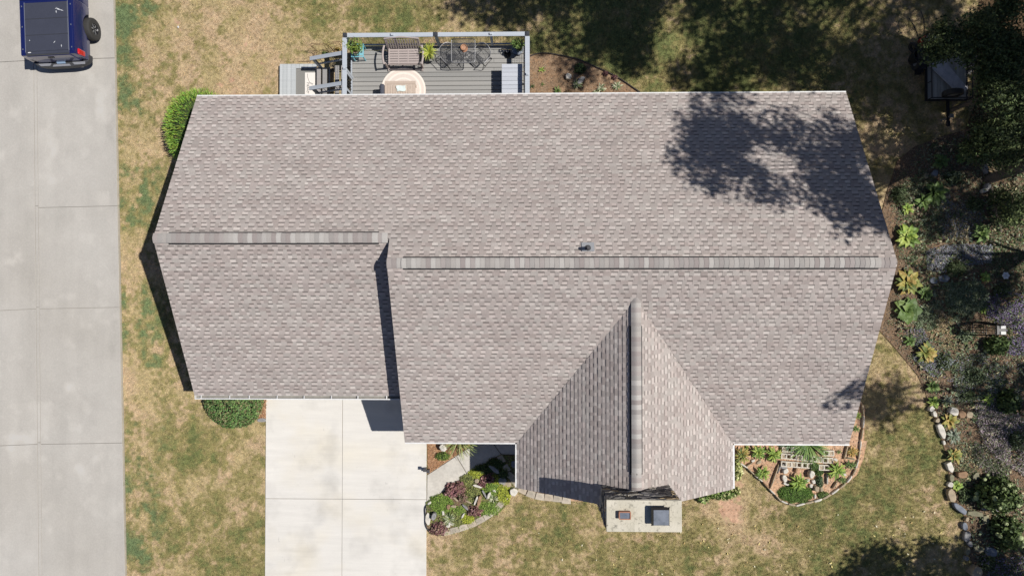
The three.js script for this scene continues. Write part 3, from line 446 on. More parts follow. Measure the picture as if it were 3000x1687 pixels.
{ // chimney: courses of dark ledge stone, concrete crown, clay flue, steel flue cap
  const x0 = 2.255, x1 = 4.27, z0 = 5.58, z1 = 6.38, top = 5.95, base = 0;
  const ch = part('chimney', box(x1 - x0 - 0.1, top - 0.1, z1 - z0 - 0.1, (x0 + x1) / 2, 0, (z0 + z1) / 2), mat([0.06, 0.055, 0.05], 0.95, { map: T.stone }), house);
  const st = [[0.17, 0.165, 0.165], [0.26, 0.25, 0.24], [0.11, 0.108, 0.112], [0.42, 0.39, 0.34], [0.07, 0.07, 0.075], [0.46, 0.36, 0.22], [0.2, 0.19, 0.195], [0.6, 0.58, 0.55]].map((c) => mat(c, 0.9, { map: T.stone, bumpMap: T.stone, bumpScale: 0.03 }));
  const variants = [0, 1, 2, 3, 4].map(() => { const g = new THREE.BoxGeometry(1, 1, 1, 3, 2, 2), p = g.attributes.position, seen = {}; for (let i = 0; i < p.count; i++) { const k = `${p.getX(i).toFixed(2)},${p.getY(i).toFixed(2)},${p.getZ(i).toFixed(2)}`, d = seen[k] ??= [rr(-0.11, 0.11), rr(-0.15, 0.15), rr(-0.13, 0.22)]; const e = Math.abs(p.getX(i)) > 0.4 ? 0.9 : 1; p.setXYZ(i, p.getX(i) + d[0], p.getY(i) * e + d[1], p.getZ(i) + d[2] * (p.getZ(i) > 0 ? 1 : 0)); } const n = norm(g); n.computeVertexNormals(); return boxUV(n, 0.4); });
  const face = (ax, az, dx, dz, len, ry, yb) => { for (let y = yb; y < top - 0.09;) { const h = Math.min(rr(0.05, 0.12), top - 0.07 - y); for (let s = -rr(0, 0.12); s < len;) { const w = rr(0.16, 0.5), a = Math.max(0, s), b = Math.min(len, s + w); if (b - a > 0.05) { const m = part('stone', pick(variants), pick(st), ch), d = rr(0.05, 0.13), u = (a + b) / 2; m.scale.set((b - a) * 1.02, h * 1.05, d); m.position.set(ax + dx * u, y + h / 2, az + dz * u); m.rotation.y = ry; m.rotation.z = rr(-0.03, 0.03); } s += w; } y += h; } };
  face(x0, z0 + 0.02, 1, 0, x1 - x0, Math.PI, 4.2); face(x0 + 0.02, z0, 0, 1, z1 - z0, -Math.PI / 2, 1.9); face(x1 - 0.02, z0, 0, 1, z1 - z0, Math.PI / 2, 4.1);
  const far = []; for (let y = 0; y < top - 0.1; y += 0.14) for (let s = 0; s < x1 - x0 - 0.1; s += 0.4) { const g = variants[Math.floor(rnd() * 5)].clone(); g.scale(0.4, 0.15, 0.1); g.translate(x0 + 0.2 + s, y + 0.07, z1 - 0.02); far.push(g); }
  part('stone_face', far, st[1], ch, null, 'stuff');
  const crown = part('chimney_crown', rbox(x1 - x0 + 0.07, 0.11, z1 - z0 + 0.08, 0.018, (x0 + x1) / 2 + 0.005, top - 0.1, (z0 + z1) / 2 + 0.01), mat([0.62, 0.59, 0.525], 0.95, { map: T.crown, bumpMap: T.stone, bumpScale: 0.012 }), ch);
  const cp = crown.geometry; // crown top at top + 0.01
  const t = top + 0.01, [fx, fz] = P(1831, 1510, t + 0.1), clay = mat([0.42, 0.20, 0.13], 0.9, { map: T.stone });
  const ring = (w, d, th, h) => [box(w, h, th, 0, 0, -d / 2 + th / 2), box(w, h, th, 0, 0, d / 2 - th / 2), box(th, h, d - 2 * th, -w / 2 + th / 2, 0, 0), box(th, h, d - 2 * th, w / 2 - th / 2, 0, 0)];
  const R2 = (w, d, r, h, hole) => { const s = new THREE.Shape(); const rect = (o, w, d, r) => { o.moveTo(-w / 2 + r, -d / 2); o.lineTo(w / 2 - r, -d / 2); o.quadraticCurveTo(w / 2, -d / 2, w / 2, -d / 2 + r); o.lineTo(w / 2, d / 2 - r); o.quadraticCurveTo(w / 2, d / 2, w / 2 - r, d / 2); o.lineTo(-w / 2 + r, d / 2); o.quadraticCurveTo(-w / 2, d / 2, -w / 2, d / 2 - r); o.lineTo(-w / 2, -d / 2 + r); o.quadraticCurveTo(-w / 2, -d / 2, -w / 2 + r, -d / 2); }; rect(s, w, d, r); if (hole) { const q = new THREE.Path(); rect(q, w - hole, d - hole, r * 0.8); s.holes.push(q); } const g = norm(new THREE.ExtrudeGeometry(s, { depth: h, bevelEnabled: false, curveSegments: 5 })); g.rotateX(-Math.PI / 2); return boxUV(g); };
  part('flue', R2(0.33, 0.215, 0.03, 0.13, 0.05).translate(fx, t, fz), clay, ch);
  part('flue_cover', R2(0.285, 0.17, 0.02, 0.01).translate(fx, t + 0.10, fz), mat([0.16, 0.19, 0.25], 0.5, { metalness: 0.5, map: T.stone }), ch);
  const [gx, gz] = P(1938, 1517, t + 0.3), steel = mat([0.10, 0.105, 0.115], 0.35, { metalness: 0.7 }), cap = [];
  const frus = (w0, d0, w1, d1, y0, y1) => { const q = new Tri(), w = [1, 1, 1], a = [[-w0, y0, -d0], [w0, y0, -d0], [w0, y0, d0], [-w0, y0, d0]], b = [[-w1, y1, -d1], [w1, y1, -d1], [w1, y1, d1], [-w1, y1, d1]]; for (let i = 0; i < 4; i++) q.quad(a[(i + 1) % 4], a[i], b[i], b[(i + 1) % 4], w); const g = q.geo(); g.deleteAttribute('color'); return boxUV(g); };
  part('flue_cap', [box(0.42, 0.17, 0.42, gx, t, gz), frus(0.25, 0.25, 0.205, 0.205, 0.17, 0.285).translate(gx, t, gz), ...[[-1, -1], [1, -1], [1, 1], [-1, 1]].map(([a, b]) => bar([gx + a * 0.25, t + 0.17, gz + b * 0.25], [gx + a * 0.206, t + 0.288, gz + b * 0.206], 0.008))], mat([0.025, 0.027, 0.032], 0.35, { metalness: 0.5 }), ch);
  part('flue_lid', rbox(0.415, 0.012, 0.415, 0.004, gx, t + 0.284, gz), mat([0.22, 0.25, 0.31], 0.35, { metalness: 0.35, map: T.stone }), ch);  // sky reflection on the plate is put into its blue-grey base colour
}
// ------------------------------------------------------------------ plant builders
const leafM = (c, tr = 0) => new THREE.MeshPhysicalMaterial({ color: C(...c), roughness: 0.62, side: THREE.DoubleSide, map: T.leaf, ...(tr ? { transmission: tr, thickness: 0 } : {}) });
const vcLeaf = new THREE.MeshStandardMaterial({ vertexColors: true, roughness: 0.7, side: THREE.DoubleSide });
function bladeGeo(len, wid, rise, droop, fold = 0.25, seg = 5, colA, colB) { // a leaf that leaves the ground along +x
  const t = new Tri(), at = (u, s) => { const w = wid * Math.pow(Math.sin(Math.PI * clamp(0.06 + 0.94 * u, 0, 0.999)), 0.75) * 0.5 * s, y = rise * Math.sin(u * 1.75) - droop * u * u; return [len * u, y + Math.abs(w) * fold, w]; };
  for (let i = 0; i < seg; i++) { const a = i / seg, b = (i + 1) / seg, m = colA ? (colB ?? colA) : [1, 1, 1], e = colA ?? [1, 1, 1]; for (const s of [-1, 1]) { if (colB) { t.quad(at(a, s), at(a, s * 0.6), at(b, s * 0.6), at(b, s), e); t.quad(at(a, s * 0.6), at(a, 0), at(b, 0), at(b, s * 0.6), m); } else t.quad(at(a, s), at(a, 0), at(b, 0), at(b, s), e); } }
  return t.geo();
}
const plain = (g) => { g.deleteAttribute('color'); return g; };
// a plant of broad leaves in rings; every leaf is a part
const broadVar = [bladeGeo(1, 0.42, 0.5, 0.32), bladeGeo(1, 0.5, 0.42, 0.34), bladeGeo(1, 0.36, 0.55, 0.3)].map(plain), narrowVar = [bladeGeo(1, 0.2, 0.55, 0.4), bladeGeo(1, 0.16, 0.65, 0.42), bladeGeo(1, 0.24, 0.5, 0.36)].map(plain), roundVar = [bladeGeo(1, 0.62, 0.4, 0.25, 0.15), bladeGeo(1, 0.7, 0.35, 0.25, 0.15)].map(plain);
const TONE = {
  green: [[0.10, 0.17, 0.035], [0.13, 0.21, 0.05], [0.075, 0.13, 0.03], [0.16, 0.23, 0.06]], lime: [[0.28, 0.38, 0.06], [0.2, 0.31, 0.05], [0.36, 0.44, 0.10], [0.14, 0.23, 0.04]], gold: [[0.34, 0.29, 0.07], [0.24, 0.26, 0.06], [0.42, 0.30, 0.09], [0.14, 0.18, 0.045]], deep: [[0.05, 0.09, 0.025], [0.075, 0.12, 0.03], [0.06, 0.10, 0.035]], rust: [[0.42, 0.25, 0.06], [0.5, 0.33, 0.10], [0.25, 0.22, 0.06]], grey: [[0.22, 0.26, 0.19], [0.3, 0.33, 0.26], [0.16, 0.2, 0.13]], plum: [[0.17, 0.06, 0.075], [0.24, 0.10, 0.12], [0.11, 0.05, 0.06], [0.2, 0.12, 0.08]], cream: [[0.5, 0.5, 0.34], [0.2, 0.27, 0.12], [0.42, 0.44, 0.28], [0.11, 0.16, 0.06]],
};
const toneM = Object.fromEntries(Object.entries(TONE).map(([k, v]) => [k, v.map((c) => leafM(c))]));
function leafy(name, cat, label, pxy, rpx, tone, { vars = broadVar, n = 24, rings = 3, y = 0.04, h = 1, group } = {}) {
  const [x, z] = P(...pxy, y + 0.15), r = rpx * M_PX(0.15), o = thing(name, label, cat, [x, y, z], rr(0, 6.28), group); let k = 0;
  for (let q = 0; q < rings; q++) { const m = Math.round(n * (rings - q) / (rings * (rings + 1) / 2)), len = r * (1 - q * 0.24), pitch = (0.15 + 0.33 * q) * h; for (let i = 0; i < m; i++) { const l = part('leaf', pick(vars), pick(toneM[tone]), o), s = len * rr(0.8, 1.1); l.scale.set(s, s * (0.8 + 0.4 * h), s); l.rotation.set(rr(-0.25, 0.25), (i + 0.5 * q) / m * 6.283 + rr(-0.22, 0.22), pitch + rr(-0.1, 0.14), 'YXZ'); l.position.y = 0.015 * q; } }
  part('crown', norm(new THREE.IcosahedronGeometry(r * 0.13, 1)).translate(0, r * 0.03, 0), toneM.deep[0], o); return o;
}
// small leaves strewn over a dome or a strip: one mesh with a colour per leaf
const oneLeaf = (L, w) => [[0, 0, 0], [L * 0.45, L * 0.06, w / 2], [L, 0, 0], [L * 0.45, L * 0.06, -w / 2]];
function strew(n, place, L, w, tones, spread = 0.9) {
  const t = new Tri(), v = new THREE.Vector3(), e = new THREE.Euler(), q = new THREE.Quaternion(), qn = new THREE.Quaternion(), Y = new THREE.Vector3(0, 1, 0);
  for (let i = 0; i < n; i++) {
    const [p, nr, tone] = place(i); if (!p) continue; const s = rr(0.7, 1.3), c0 = tone ?? pick(tones), k = rr(0.75, 1.3), c = c0.map((x) => x * k);
    qn.setFromUnitVectors(Y, v.set(...nr).normalize()); e.set(rr(-spread, spread), rr(0, 6.283), rr(-spread, spread), 'YXZ'); q.setFromEuler(e).premultiply(qn);
    const a = oneLeaf(L * s, w * s).map((b) => { v.set(...b).applyQuaternion(q); return [v.x + p[0], v.y + p[1], v.z + p[2]]; }); t.quad(a[0], a[1], a[2], a[3], c);
  }
  return t.geo();
}
function domePlace(rx, ry, rz, bumps = 0.12, inner = 0.2, flat = 0) { const sd = rr(0, 90); return () => { const a = rr(0, 6.283), c = rnd(), s = Math.sqrt(1 - c * c), n = [s * Math.cos(a), c, s * Math.sin(a)], b = 1 + bumps * (fbm(n[0] * 3 + sd, n[2] * 3 + n[1] * 2, 3) - 0.5) * 2, k = b * (1 - inner * rnd() * rnd()); return [[n[0] * rx * k, n[1] * ry * k + flat, n[2] * rz * k], [n[0] / rx, n[1] / ry, n[2] / rz]]; }; }
function mound(name, cat, label, [x, y, z], [rx, ry, rz], n, L, tones, { w = 0.5, turn = 0, group, spread, core = [0.04, 0.05, 0.02], bumps = 0.15 } = {}) {
  const o = thing(name, label, cat, [x, y, z], turn, group);
  part('foliage', strew(n, domePlace(rx, ry, rz, bumps), L, L * w, tones, spread), vcLeaf, o);
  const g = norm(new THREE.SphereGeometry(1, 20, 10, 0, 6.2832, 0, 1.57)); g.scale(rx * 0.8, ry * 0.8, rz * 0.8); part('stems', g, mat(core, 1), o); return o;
}
const moundPx = (name, cat, label, pxy, [ax, az], h, n, L, tones, opt = {}) => { const [x, z] = P(...pxy, h * 0.6); const y = opt.y ?? 0.04; return mound(name, cat, label, [x, y, z], [ax * M_PX(h), h, az * M_PX(h)], n, L, tones, opt); };
function tuft(name, cat, label, [x, y, z], r, n, wid, tones, { h = 0.7, group, droop = 0.5, fan } = {}) { // strap leaves from one root
  const o = thing(name, label, cat, [x, y, z], rr(0, 6), group), gs = [];
  for (let i = 0; i < n; i++) { const L = r * rr(0.6, 1.1), c = pick(tones), g = bladeGeo(L, wid * rr(0.7, 1.2), L * h * rr(0.5, 1.3), L * droop * rr(0.4, 1.2), 0.2, 5, c); g.rotateY(fan ? rr(fan[0], fan[1]) - o.rotation.y : rr(0, 6.283)); gs.push(g); }
  part('blades', mergeGeometries(gs), vcLeaf, o); return o;
}
function patch(name, label, cat, poly, n, y, L, tones, density = 0.5, hMax = 0.12, seed = 1) { // ground cover: uncountable
  const xs = poly.map((p) => p[0]), zs = poly.map((p) => p[1]), x0 = Math.min(...xs), x1 = Math.max(...xs), z0 = Math.min(...zs), z1 = Math.max(...zs);
  const g = strew(n, () => { for (let q = 0; q < 40; q++) { const x = rr(x0, x1), z = rr(z0, z1), d = fbm(x * 1.6 + seed * 13, z * 1.6, 3); if (inPoly(x, z, poly) && d > density * rr(0.75, 1.2)) return [[x, y + hMax * rnd() * d, z], [rr(-0.4, 0.4), 1, rr(-0.4, 0.4)]]; } return [null]; }, L, L * 0.45, tones, 0.8);
  const m = shade(new THREE.Mesh(g, vcLeaf)); m.name = numbered(name); m.userData = { kind: 'stuff', label, category: cat }; scene.add(m); return m;
}
// stones
const stoneTex = { pale: mat([0.76, 0.73, 0.67], 0.9, { map: T.stone, bumpMap: T.stone, bumpScale: 0.012 }), grey: mat([0.33, 0.33, 0.34], 0.9, { map: T.stone, bumpMap: T.stone, bumpScale: 0.015 }), blue: mat([0.24, 0.27, 0.33], 0.9, { map: T.stone, bumpMap: T.stone, bumpScale: 0.012 }), tan: mat([0.47, 0.39, 0.28], 0.9, { map: T.stone, bumpMap: T.stone, bumpScale: 0.012 }), brown: mat([0.36, 0.23, 0.14], 0.9, { map: T.stone, bumpMap: T.stone, bumpScale: 0.012 }), olive: mat([0.26, 0.25, 0.17], 0.9, { map: T.stone, bumpMap: T.stone, bumpScale: 0.012 }) };
function stoneGeo(w, h, d, rough = 0.2) { let g = mergeVertices(new THREE.IcosahedronGeometry(1, 2).deleteAttribute('normal').deleteAttribute('uv')); const p = g.attributes.position, sd = rr(0, 99), sq = rr(0.55, 0.75); for (let i = 0; i < p.count; i++) { let [x, y, z] = [p.getX(i), p.getY(i), p.getZ(i)]; const q = Math.pow(Math.abs(x) ** 4 + Math.abs(y) ** 4 + Math.abs(z) ** 4, -0.25), k = mix(1, q, sq) * (1 + rough * 2 * (fbm(x * 1.5 + sd, z * 1.5 + y * 1.2 + sd, 3) - 0.5)); p.setXYZ(i, x * k * w / 2, clamp(y * k, -1, 0.82 + 0.1 * fbm(x * 3 + sd, z * 3, 2)) * h / 2, z * k * d / 2); } g = toCreasedNormals(g, 0.6); g.translate(0, h * 0.3, 0); return boxUV(norm(g)); }
function flagGeo(w, h, d) { // a broken slab: irregular outline, chipped edges, a top that is not quite level
  const n = 7 + Math.floor(rnd() * 3), pts = [], ph = rr(0, 6.28); for (let i = 0; i < n; i++) { const a = ph + (i + rr(-0.28, 0.28)) / n * 6.283, c = Math.cos(a), s = Math.sin(a), q = Math.pow(Math.abs(c) ** 3 + Math.abs(s) ** 3, -1 / 3), k = q * rr(0.8, 1.02); pts.push(new THREE.Vector2(c * k * w / 2, s * k * d / 2)); }
  const b = Math.min(w, d, h) * 0.16, g = norm(new THREE.ExtrudeGeometry(new THREE.Shape(pts), { depth: Math.max(0.02, h - b), bevelEnabled: true, bevelSize: b, bevelThickness: b, bevelOffset: -b, bevelSegments: 2 })); g.rotateX(-Math.PI / 2);
  const p = g.attributes.position, sx = rr(-0.25, 0.25), sz = rr(-0.25, 0.25), sd = rr(0, 99); for (let i = 0; i < p.count; i++) if (p.getY(i) > h * 0.3) p.setY(i, p.getY(i) + (p.getX(i) * sx / 2 + p.getZ(i) * sz / 2) + 0.12 * h * (vnoise(p.getX(i) * 14 + sd, p.getZ(i) * 14) - 0.5)); g.computeVertexNormals(); return boxUV(g);
}
function rock(label, pxy, [a, b], rotDeg, tone, h = 0.14, { y = 0.03, name = 'rock', cat = 'rock', rough = 0.25, tilt = 0 } = {}) {
  const [x, z] = P(...pxy, y + h), o = thing(name, label, cat, [x, y, z], -rotDeg * Math.PI / 180), m = part('stone', (a * b > 160 ? flagGeo : stoneGeo)(a * M_PX(h), h, b * M_PX(h), rough), stoneTex[tone], o); m.rotation.z = tilt; return o;
}
const CHECK = true;
// trees: a trunk with limbs and a crown of many leaves in clumps
function leafSpray(n, R, L, w, cs) { return strew(n, () => { const a = rr(0, 6.283), c = rr(-1, 1), s = Math.sqrt(1 - c * c), k = R * Math.cbrt(rnd()); return [[s * Math.cos(a) * k, c * k, s * Math.sin(a) * k], [rr(-1, 1), 1.2, rr(-1, 1)]]; }, L, w, cs, 0.9); }
const sprayGreen = [0, 1, 2].map(() => leafSpray(16, 0.34, 0.17, 0.10, [[0.055, 0.085, 0.022], [0.075, 0.11, 0.03], [0.045, 0.07, 0.02], [0.1, 0.14, 0.04]]));
const sprayFine = [0, 1].map(() => leafSpray(26, 0.24, 0.10, 0.045, [[0.06, 0.09, 0.028], [0.09, 0.125, 0.04], [0.045, 0.07, 0.02], [0.13, 0.17, 0.06], [0.035, 0.055, 0.018]]));
const barkMat = mat([0.26, 0.23, 0.2], 0.95, { map: T.bark, bumpMap: T.bark, bumpScale: 0.03 });
function limb(pts, r0, r1) { // tapered tube through points
  const c = new THREE.CatmullRomCurve3(pts.map((p) => new THREE.Vector3(...p))), n = pts.length * 4, g = new THREE.TubeGeometry(c, n, 1, 8), p = g.attributes.position, o = new THREE.Vector3();
  for (let i = 0; i <= n; i++) { c.getPointAt(i / n, o); const r = mix(r0, r1, i / n); for (let j = 0; j <= 8; j++) { const k = i * 9 + j, w = r * (1 + 0.12 * (hash2(j % 8, i >> 1) - 0.5)); p.setXYZ(k, o.x + (p.getX(k) - o.x) * w, o.y + (p.getY(k) - o.y) * w, o.z + (p.getZ(k) - o.z) * w); } }
  g.computeVertexNormals(); const uv = g.attributes.uv, L = c.getLength(); for (let i = 0; i < uv.count; i++) uv.setXY(i, uv.getX(i) * L, uv.getY(i) * r0 * 6); return norm(g);
}
function tree(name, cat, label, base, trunk, blobs, per, { r0 = 0.25, spray = sprayGreen, scale = 1, trunkM = barkMat } = {}) { // trunk: points from the ground up; blobs: [x, y, z, rx, ry, rz]
  const o = thing(name, label, cat, base); const gs = [limb(trunk, r0, r0 * 0.5)], end = trunk[trunk.length - 1];
  for (const [x, y, z, rx, ry] of blobs) { const f = trunk[Math.max(1, trunk.length - 1 - Math.floor(rnd() * 2))]; gs.push(limb([f, [mix(f[0], x, 0.35) + rr(-0.4, 0.4), mix(f[1], y, 0.45) + 0.3, mix(f[2], z, 0.35) + rr(-0.5, 0.5)], [mix(f[0], x, 0.7) + rr(-0.4, 0.4), mix(f[1], y, 0.8), mix(f[2], z, 0.7) + rr(-0.5, 0.5)], [x, y - ry * 0.2, z]], r0 * 0.22, r0 * 0.05)); }
  part('trunk', gs, trunkM, o);
  const vol = blobs.reduce((s, b) => s + b[3] * b[5], 0);
  spray.forEach((g, si) => { const n = Math.round(per * vol / spray.length), im = new THREE.InstancedMesh(g, vcLeaf, n), d = new THREE.Object3D(); let seen = 0;
    for (let i = 0; i < n; i++) { let b, t = rnd() * vol; for (b of blobs) { t -= b[3] * b[5]; if (t <= 0) break; } const a = rr(0, 6.283), c = rr(-0.75, 1), s = Math.sqrt(1 - c * c), k = Math.pow(rnd(), 0.45); d.position.set(b[0] + s * Math.cos(a) * b[3] * k, b[1] + c * b[4] * k, b[2] + s * Math.sin(a) * b[5] * k); d.rotation.set(rr(-0.6, 0.6), rr(0, 6.3), rr(-0.6, 0.6)); d.scale.setScalar(scale * rr(0.7, 1.3)); d.updateMatrix(); im.setMatrixAt(i, d.matrix); const e = rr(0.75, 1.3); im.setColorAt(i, C(e * rr(0.92, 1.1), e, e * rr(0.85, 1.05))); const [u, v] = PX_OF(base[0] + d.position.x, base[1] + d.position.y, base[2] + d.position.z); if (CHECK && u > -10 && u < 3010 && v > -10 && v < 1697 && base[1] + d.position.y < 24) seen++; }
    im.name = 'crown'; im.userData.kind = 'stuff'; shade(im); o.add(im); if (seen) console.log(o.name, 'in view', seen, 'of', n); });
  return o;
}
const clump = (cx, cy, cz, rx, ry, rz, n, r) => Array.from({ length: n }, () => { const a = rr(0, 6.283), c = rr(-0.9, 0.9), s = Math.sqrt(1 - c * c), k = 0.55 + 0.45 * rnd(), q = r * rr(0.7, 1.3); return [cx + s * Math.cos(a) * rx * k, cy + c * ry * k, cz + s * Math.sin(a) * rz * k, q, q * 0.7, q]; });
// ------------------------------------------------------------------ trees east and north of the house (mostly above the frame: their shade falls into it)
{
  const b = (x, z) => [x, 0, z];
  { const [x, z] = P(2896, 527); tree('shade_tree', 'tree', 'tall tree with a pale leaning trunk at the right edge beside the fallen log', b(x, z), [[0, -0.1, 0], [0.5, 1.2, -0.28], [1.1, 3, -0.6], [1.2, 6, -0.5], [0.4, 9, 0]], [...clump(-2.6, 14.2, -0.45, 2.7, 1.2, 2.2, 22, 0.78), ...clump(-4.5, 14.2, -0.2, 0.8, 0.5, 1.3, 7, 0.62), ...clump(-3.0, 13.8, -1.1, 0.9, 0.4, 0.5, 5, 0.6), ...clump(0.2, 13.6, 0.5, 2.2, 1.4, 2.2, 22, 0.8), ...clump(2.2, 13.2, 0.9, 1.8, 1.4, 1.8, 11, 0.8)], 27, { r0: 0.2 }); }
  { const [x, z] = P(3045, 725); tree('shade_tree', 'tree', 'dark thick-trunked tree just beyond the right edge, level with the roof peak', b(x, z), [[0, -0.1, 0], [0.9, 1.5, 0.02], [2.2, 4, 0.1], [3.2, 8, 0.3]], [...clump(4.6, 11.5, 0.0, 2.8, 2.0, 2.5, 22, 0.72)], 28, { r0: 0.3, trunkM: mat([0.10, 0.085, 0.07], 0.95, { map: T.bark, bumpMap: T.bark, bumpScale: 0.04 }) }); }
  const far = (label, x, z, blobs, per, o) => tree('shade_tree', 'tree', label, b(x, z), [[0, -0.1, 0], [0.1, 3, 0], [-0.1, 7, 0.1], [0, 10, 0]], blobs, per, o);
  far('tree behind the back lawn, nearest the deck', 8.5, -13.5, [...clump(-1.4, 11.6, 1.9, 2.2, 1.3, 1.2, 10, 1.0), ...clump(1.6, 11.8, 3.1, 2.4, 1.5, 2.1, 28, 0.68)], 27);
  far('tree behind the back lawn, above the middle of the roof', 14.0, -14, [...clump(0, 12.5, 3.8, 3.6, 2.1, 2.7, 48, 0.68)], 28);
  far('tree behind the back lawn, above the trailer', 21.0, -14, [...clump(-0.5, 12.5, 3.9, 4.0, 2.3, 3.3, 58, 0.74)], 28);
  far('tree east of the trailer, beyond the right edge', 23.3, -8.3, [...clump(-1, 11, 0.8, 3.7, 2.4, 3.5, 50, 0.78)], 28);
  far('tree east of the garden, beyond the right edge', 25.5, 3.5, [...clump(-0.4, 10.5, -0.4, 2.6, 2.2, 2.2, 9, 0.8), ...clump(-4.6, 12, -0.9, 1.0, 0.6, 1.2, 5, 0.75), ...clump(-8.2, 14, -0.7, 0.7, 0.3, 0.6, 3, 0.4)], 24);
  far('tree east of the lower garden, beyond the right edge', 24, 8.5, [...clump(-0.2, 8.5, 1.2, 2.4, 2.0, 1.8, 11, 0.9)], 28);
  tree('conifer', 'tree', 'small tree below the right corner of the frame shading the lower lawn', b(19.6, 12.2), [[0, -0.1, 0], [0, 3, 0], [0, 6, 0], [0, 9, 0]], [...clump(-0.4, 7.2, -2.6, 2.2, 1.8, 1.2, 16, 0.75), ...clump(-2.4, 7.6, -1.6, 1.2, 1.5, 0.9, 9, 0.65), ...clump(-3.9, 8, -1.4, 1.0, 0.6, 0.5, 6, 0.55)], 42, { r0: 0.16 });
  // the dark leafy growth seen at the upper right
  const low = (label, pxy, h, blobs) => { const [x, z] = P(...pxy, h); tree('understorey_tree', 'tree', label, b(x, z), [[0, -0.1, 0], [0.1, h * 0.4, 0], [0, h * 0.8, 0.1]], blobs, 150, { r0: 0.09, spray: sprayFine, scale: 1.0 }); };
  low('leafy young tree in the top right corner overhanging the trailer', [2930, 75], 3.2, [...clump(0.1, 3.0, -0.1, 1.0, 0.9, 1.0, 10, 0.55), ...clump(-1.5, 3.0, 0.5, 0.7, 0.3, 0.4, 9, 0.34)]);
  low('leafy young tree at the right edge beside the trailer', [2950, 250], 2.8, [...clump(0.3, 2.6, 0, 0.85, 0.9, 1.0, 11, 0.5)]);
  low('leafy young tree at the right edge below the trailer tongue', [2965, 400], 2.2, [...clump(0, 2.0, 0, 0.9, 0.7, 0.75, 10, 0.45)]);
  low('dark leafy shrub at the right edge between the two trunks', [2975, 600], 1.2, [...clump(0, 0.9, 0, 0.55, 0.4, 0.5, 7, 0.34)]);
}
// ------------------------------------------------------------------ shrubs against the house
{ const [x, z] = P(560, 385, 0.9); // feathery bright shrub at the back left corner
  const o = thing('arborvitae_shrub', 'bright green feathery shrub at the back left corner of the house', 'shrub', [x + 0.02, 0, z - 0.2]); const gs = [], tones = [[0.2, 0.34, 0.04], [0.27, 0.43, 0.06], [0.13, 0.24, 0.03], [0.33, 0.46, 0.09]];
  for (let i = 0; i < 5600; i++) { const a = rr(0, 6.283), c = Math.pow(rnd(), 0.8), s = Math.sqrt(1 - c * c), k = rr(0.72, 1), nx = s * Math.cos(a), nz = s * Math.sin(a); const g = bladeGeo(rr(0.08, 0.17), rr(0.014, 0.026), 0.035, 0.0, 0.3, 2, pick(tones).map((q) => q * rr(0.75, 1.25))); g.rotateZ(Math.asin(clamp(c * 0.75 + rr(-0.1, 0.3), -1, 1))); g.rotateY(-Math.atan2(nz + rr(-0.25, 0.35), nx + rr(-0.45, 0.15))); g.translate(nx * 1.22 * k, 0.1 + c * 1.35 * k, nz * 1.5 * k); gs.push(g); }
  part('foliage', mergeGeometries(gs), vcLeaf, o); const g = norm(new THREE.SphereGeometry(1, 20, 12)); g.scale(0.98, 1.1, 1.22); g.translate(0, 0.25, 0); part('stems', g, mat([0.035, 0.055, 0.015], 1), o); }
{ const [x, z] = P(676, 1170, 0.7); const o = mound('boxwood', 'shrub', 'clipped dark green rounded shrub beside the garage door', [x - 0.14, 0, z + 0.02], [1.1, 1.02, 1.12], 6600, 0.085, [[0.09, 0.18, 0.045], [0.13, 0.24, 0.06], [0.07, 0.13, 0.04], [0.16, 0.23, 0.08], [0.2, 0.18, 0.085]], { w: 0.55, spread: 1.0, core: [0.02, 0.03, 0.012], bumps: 0.05 }); }
rock('flat grey edging block between the round shrub and the driveway', [766, 1231], [27, 13], 0, 'grey', 0.06, { y: 0, name: 'edging_block', cat: 'block', rough: 0.05 });
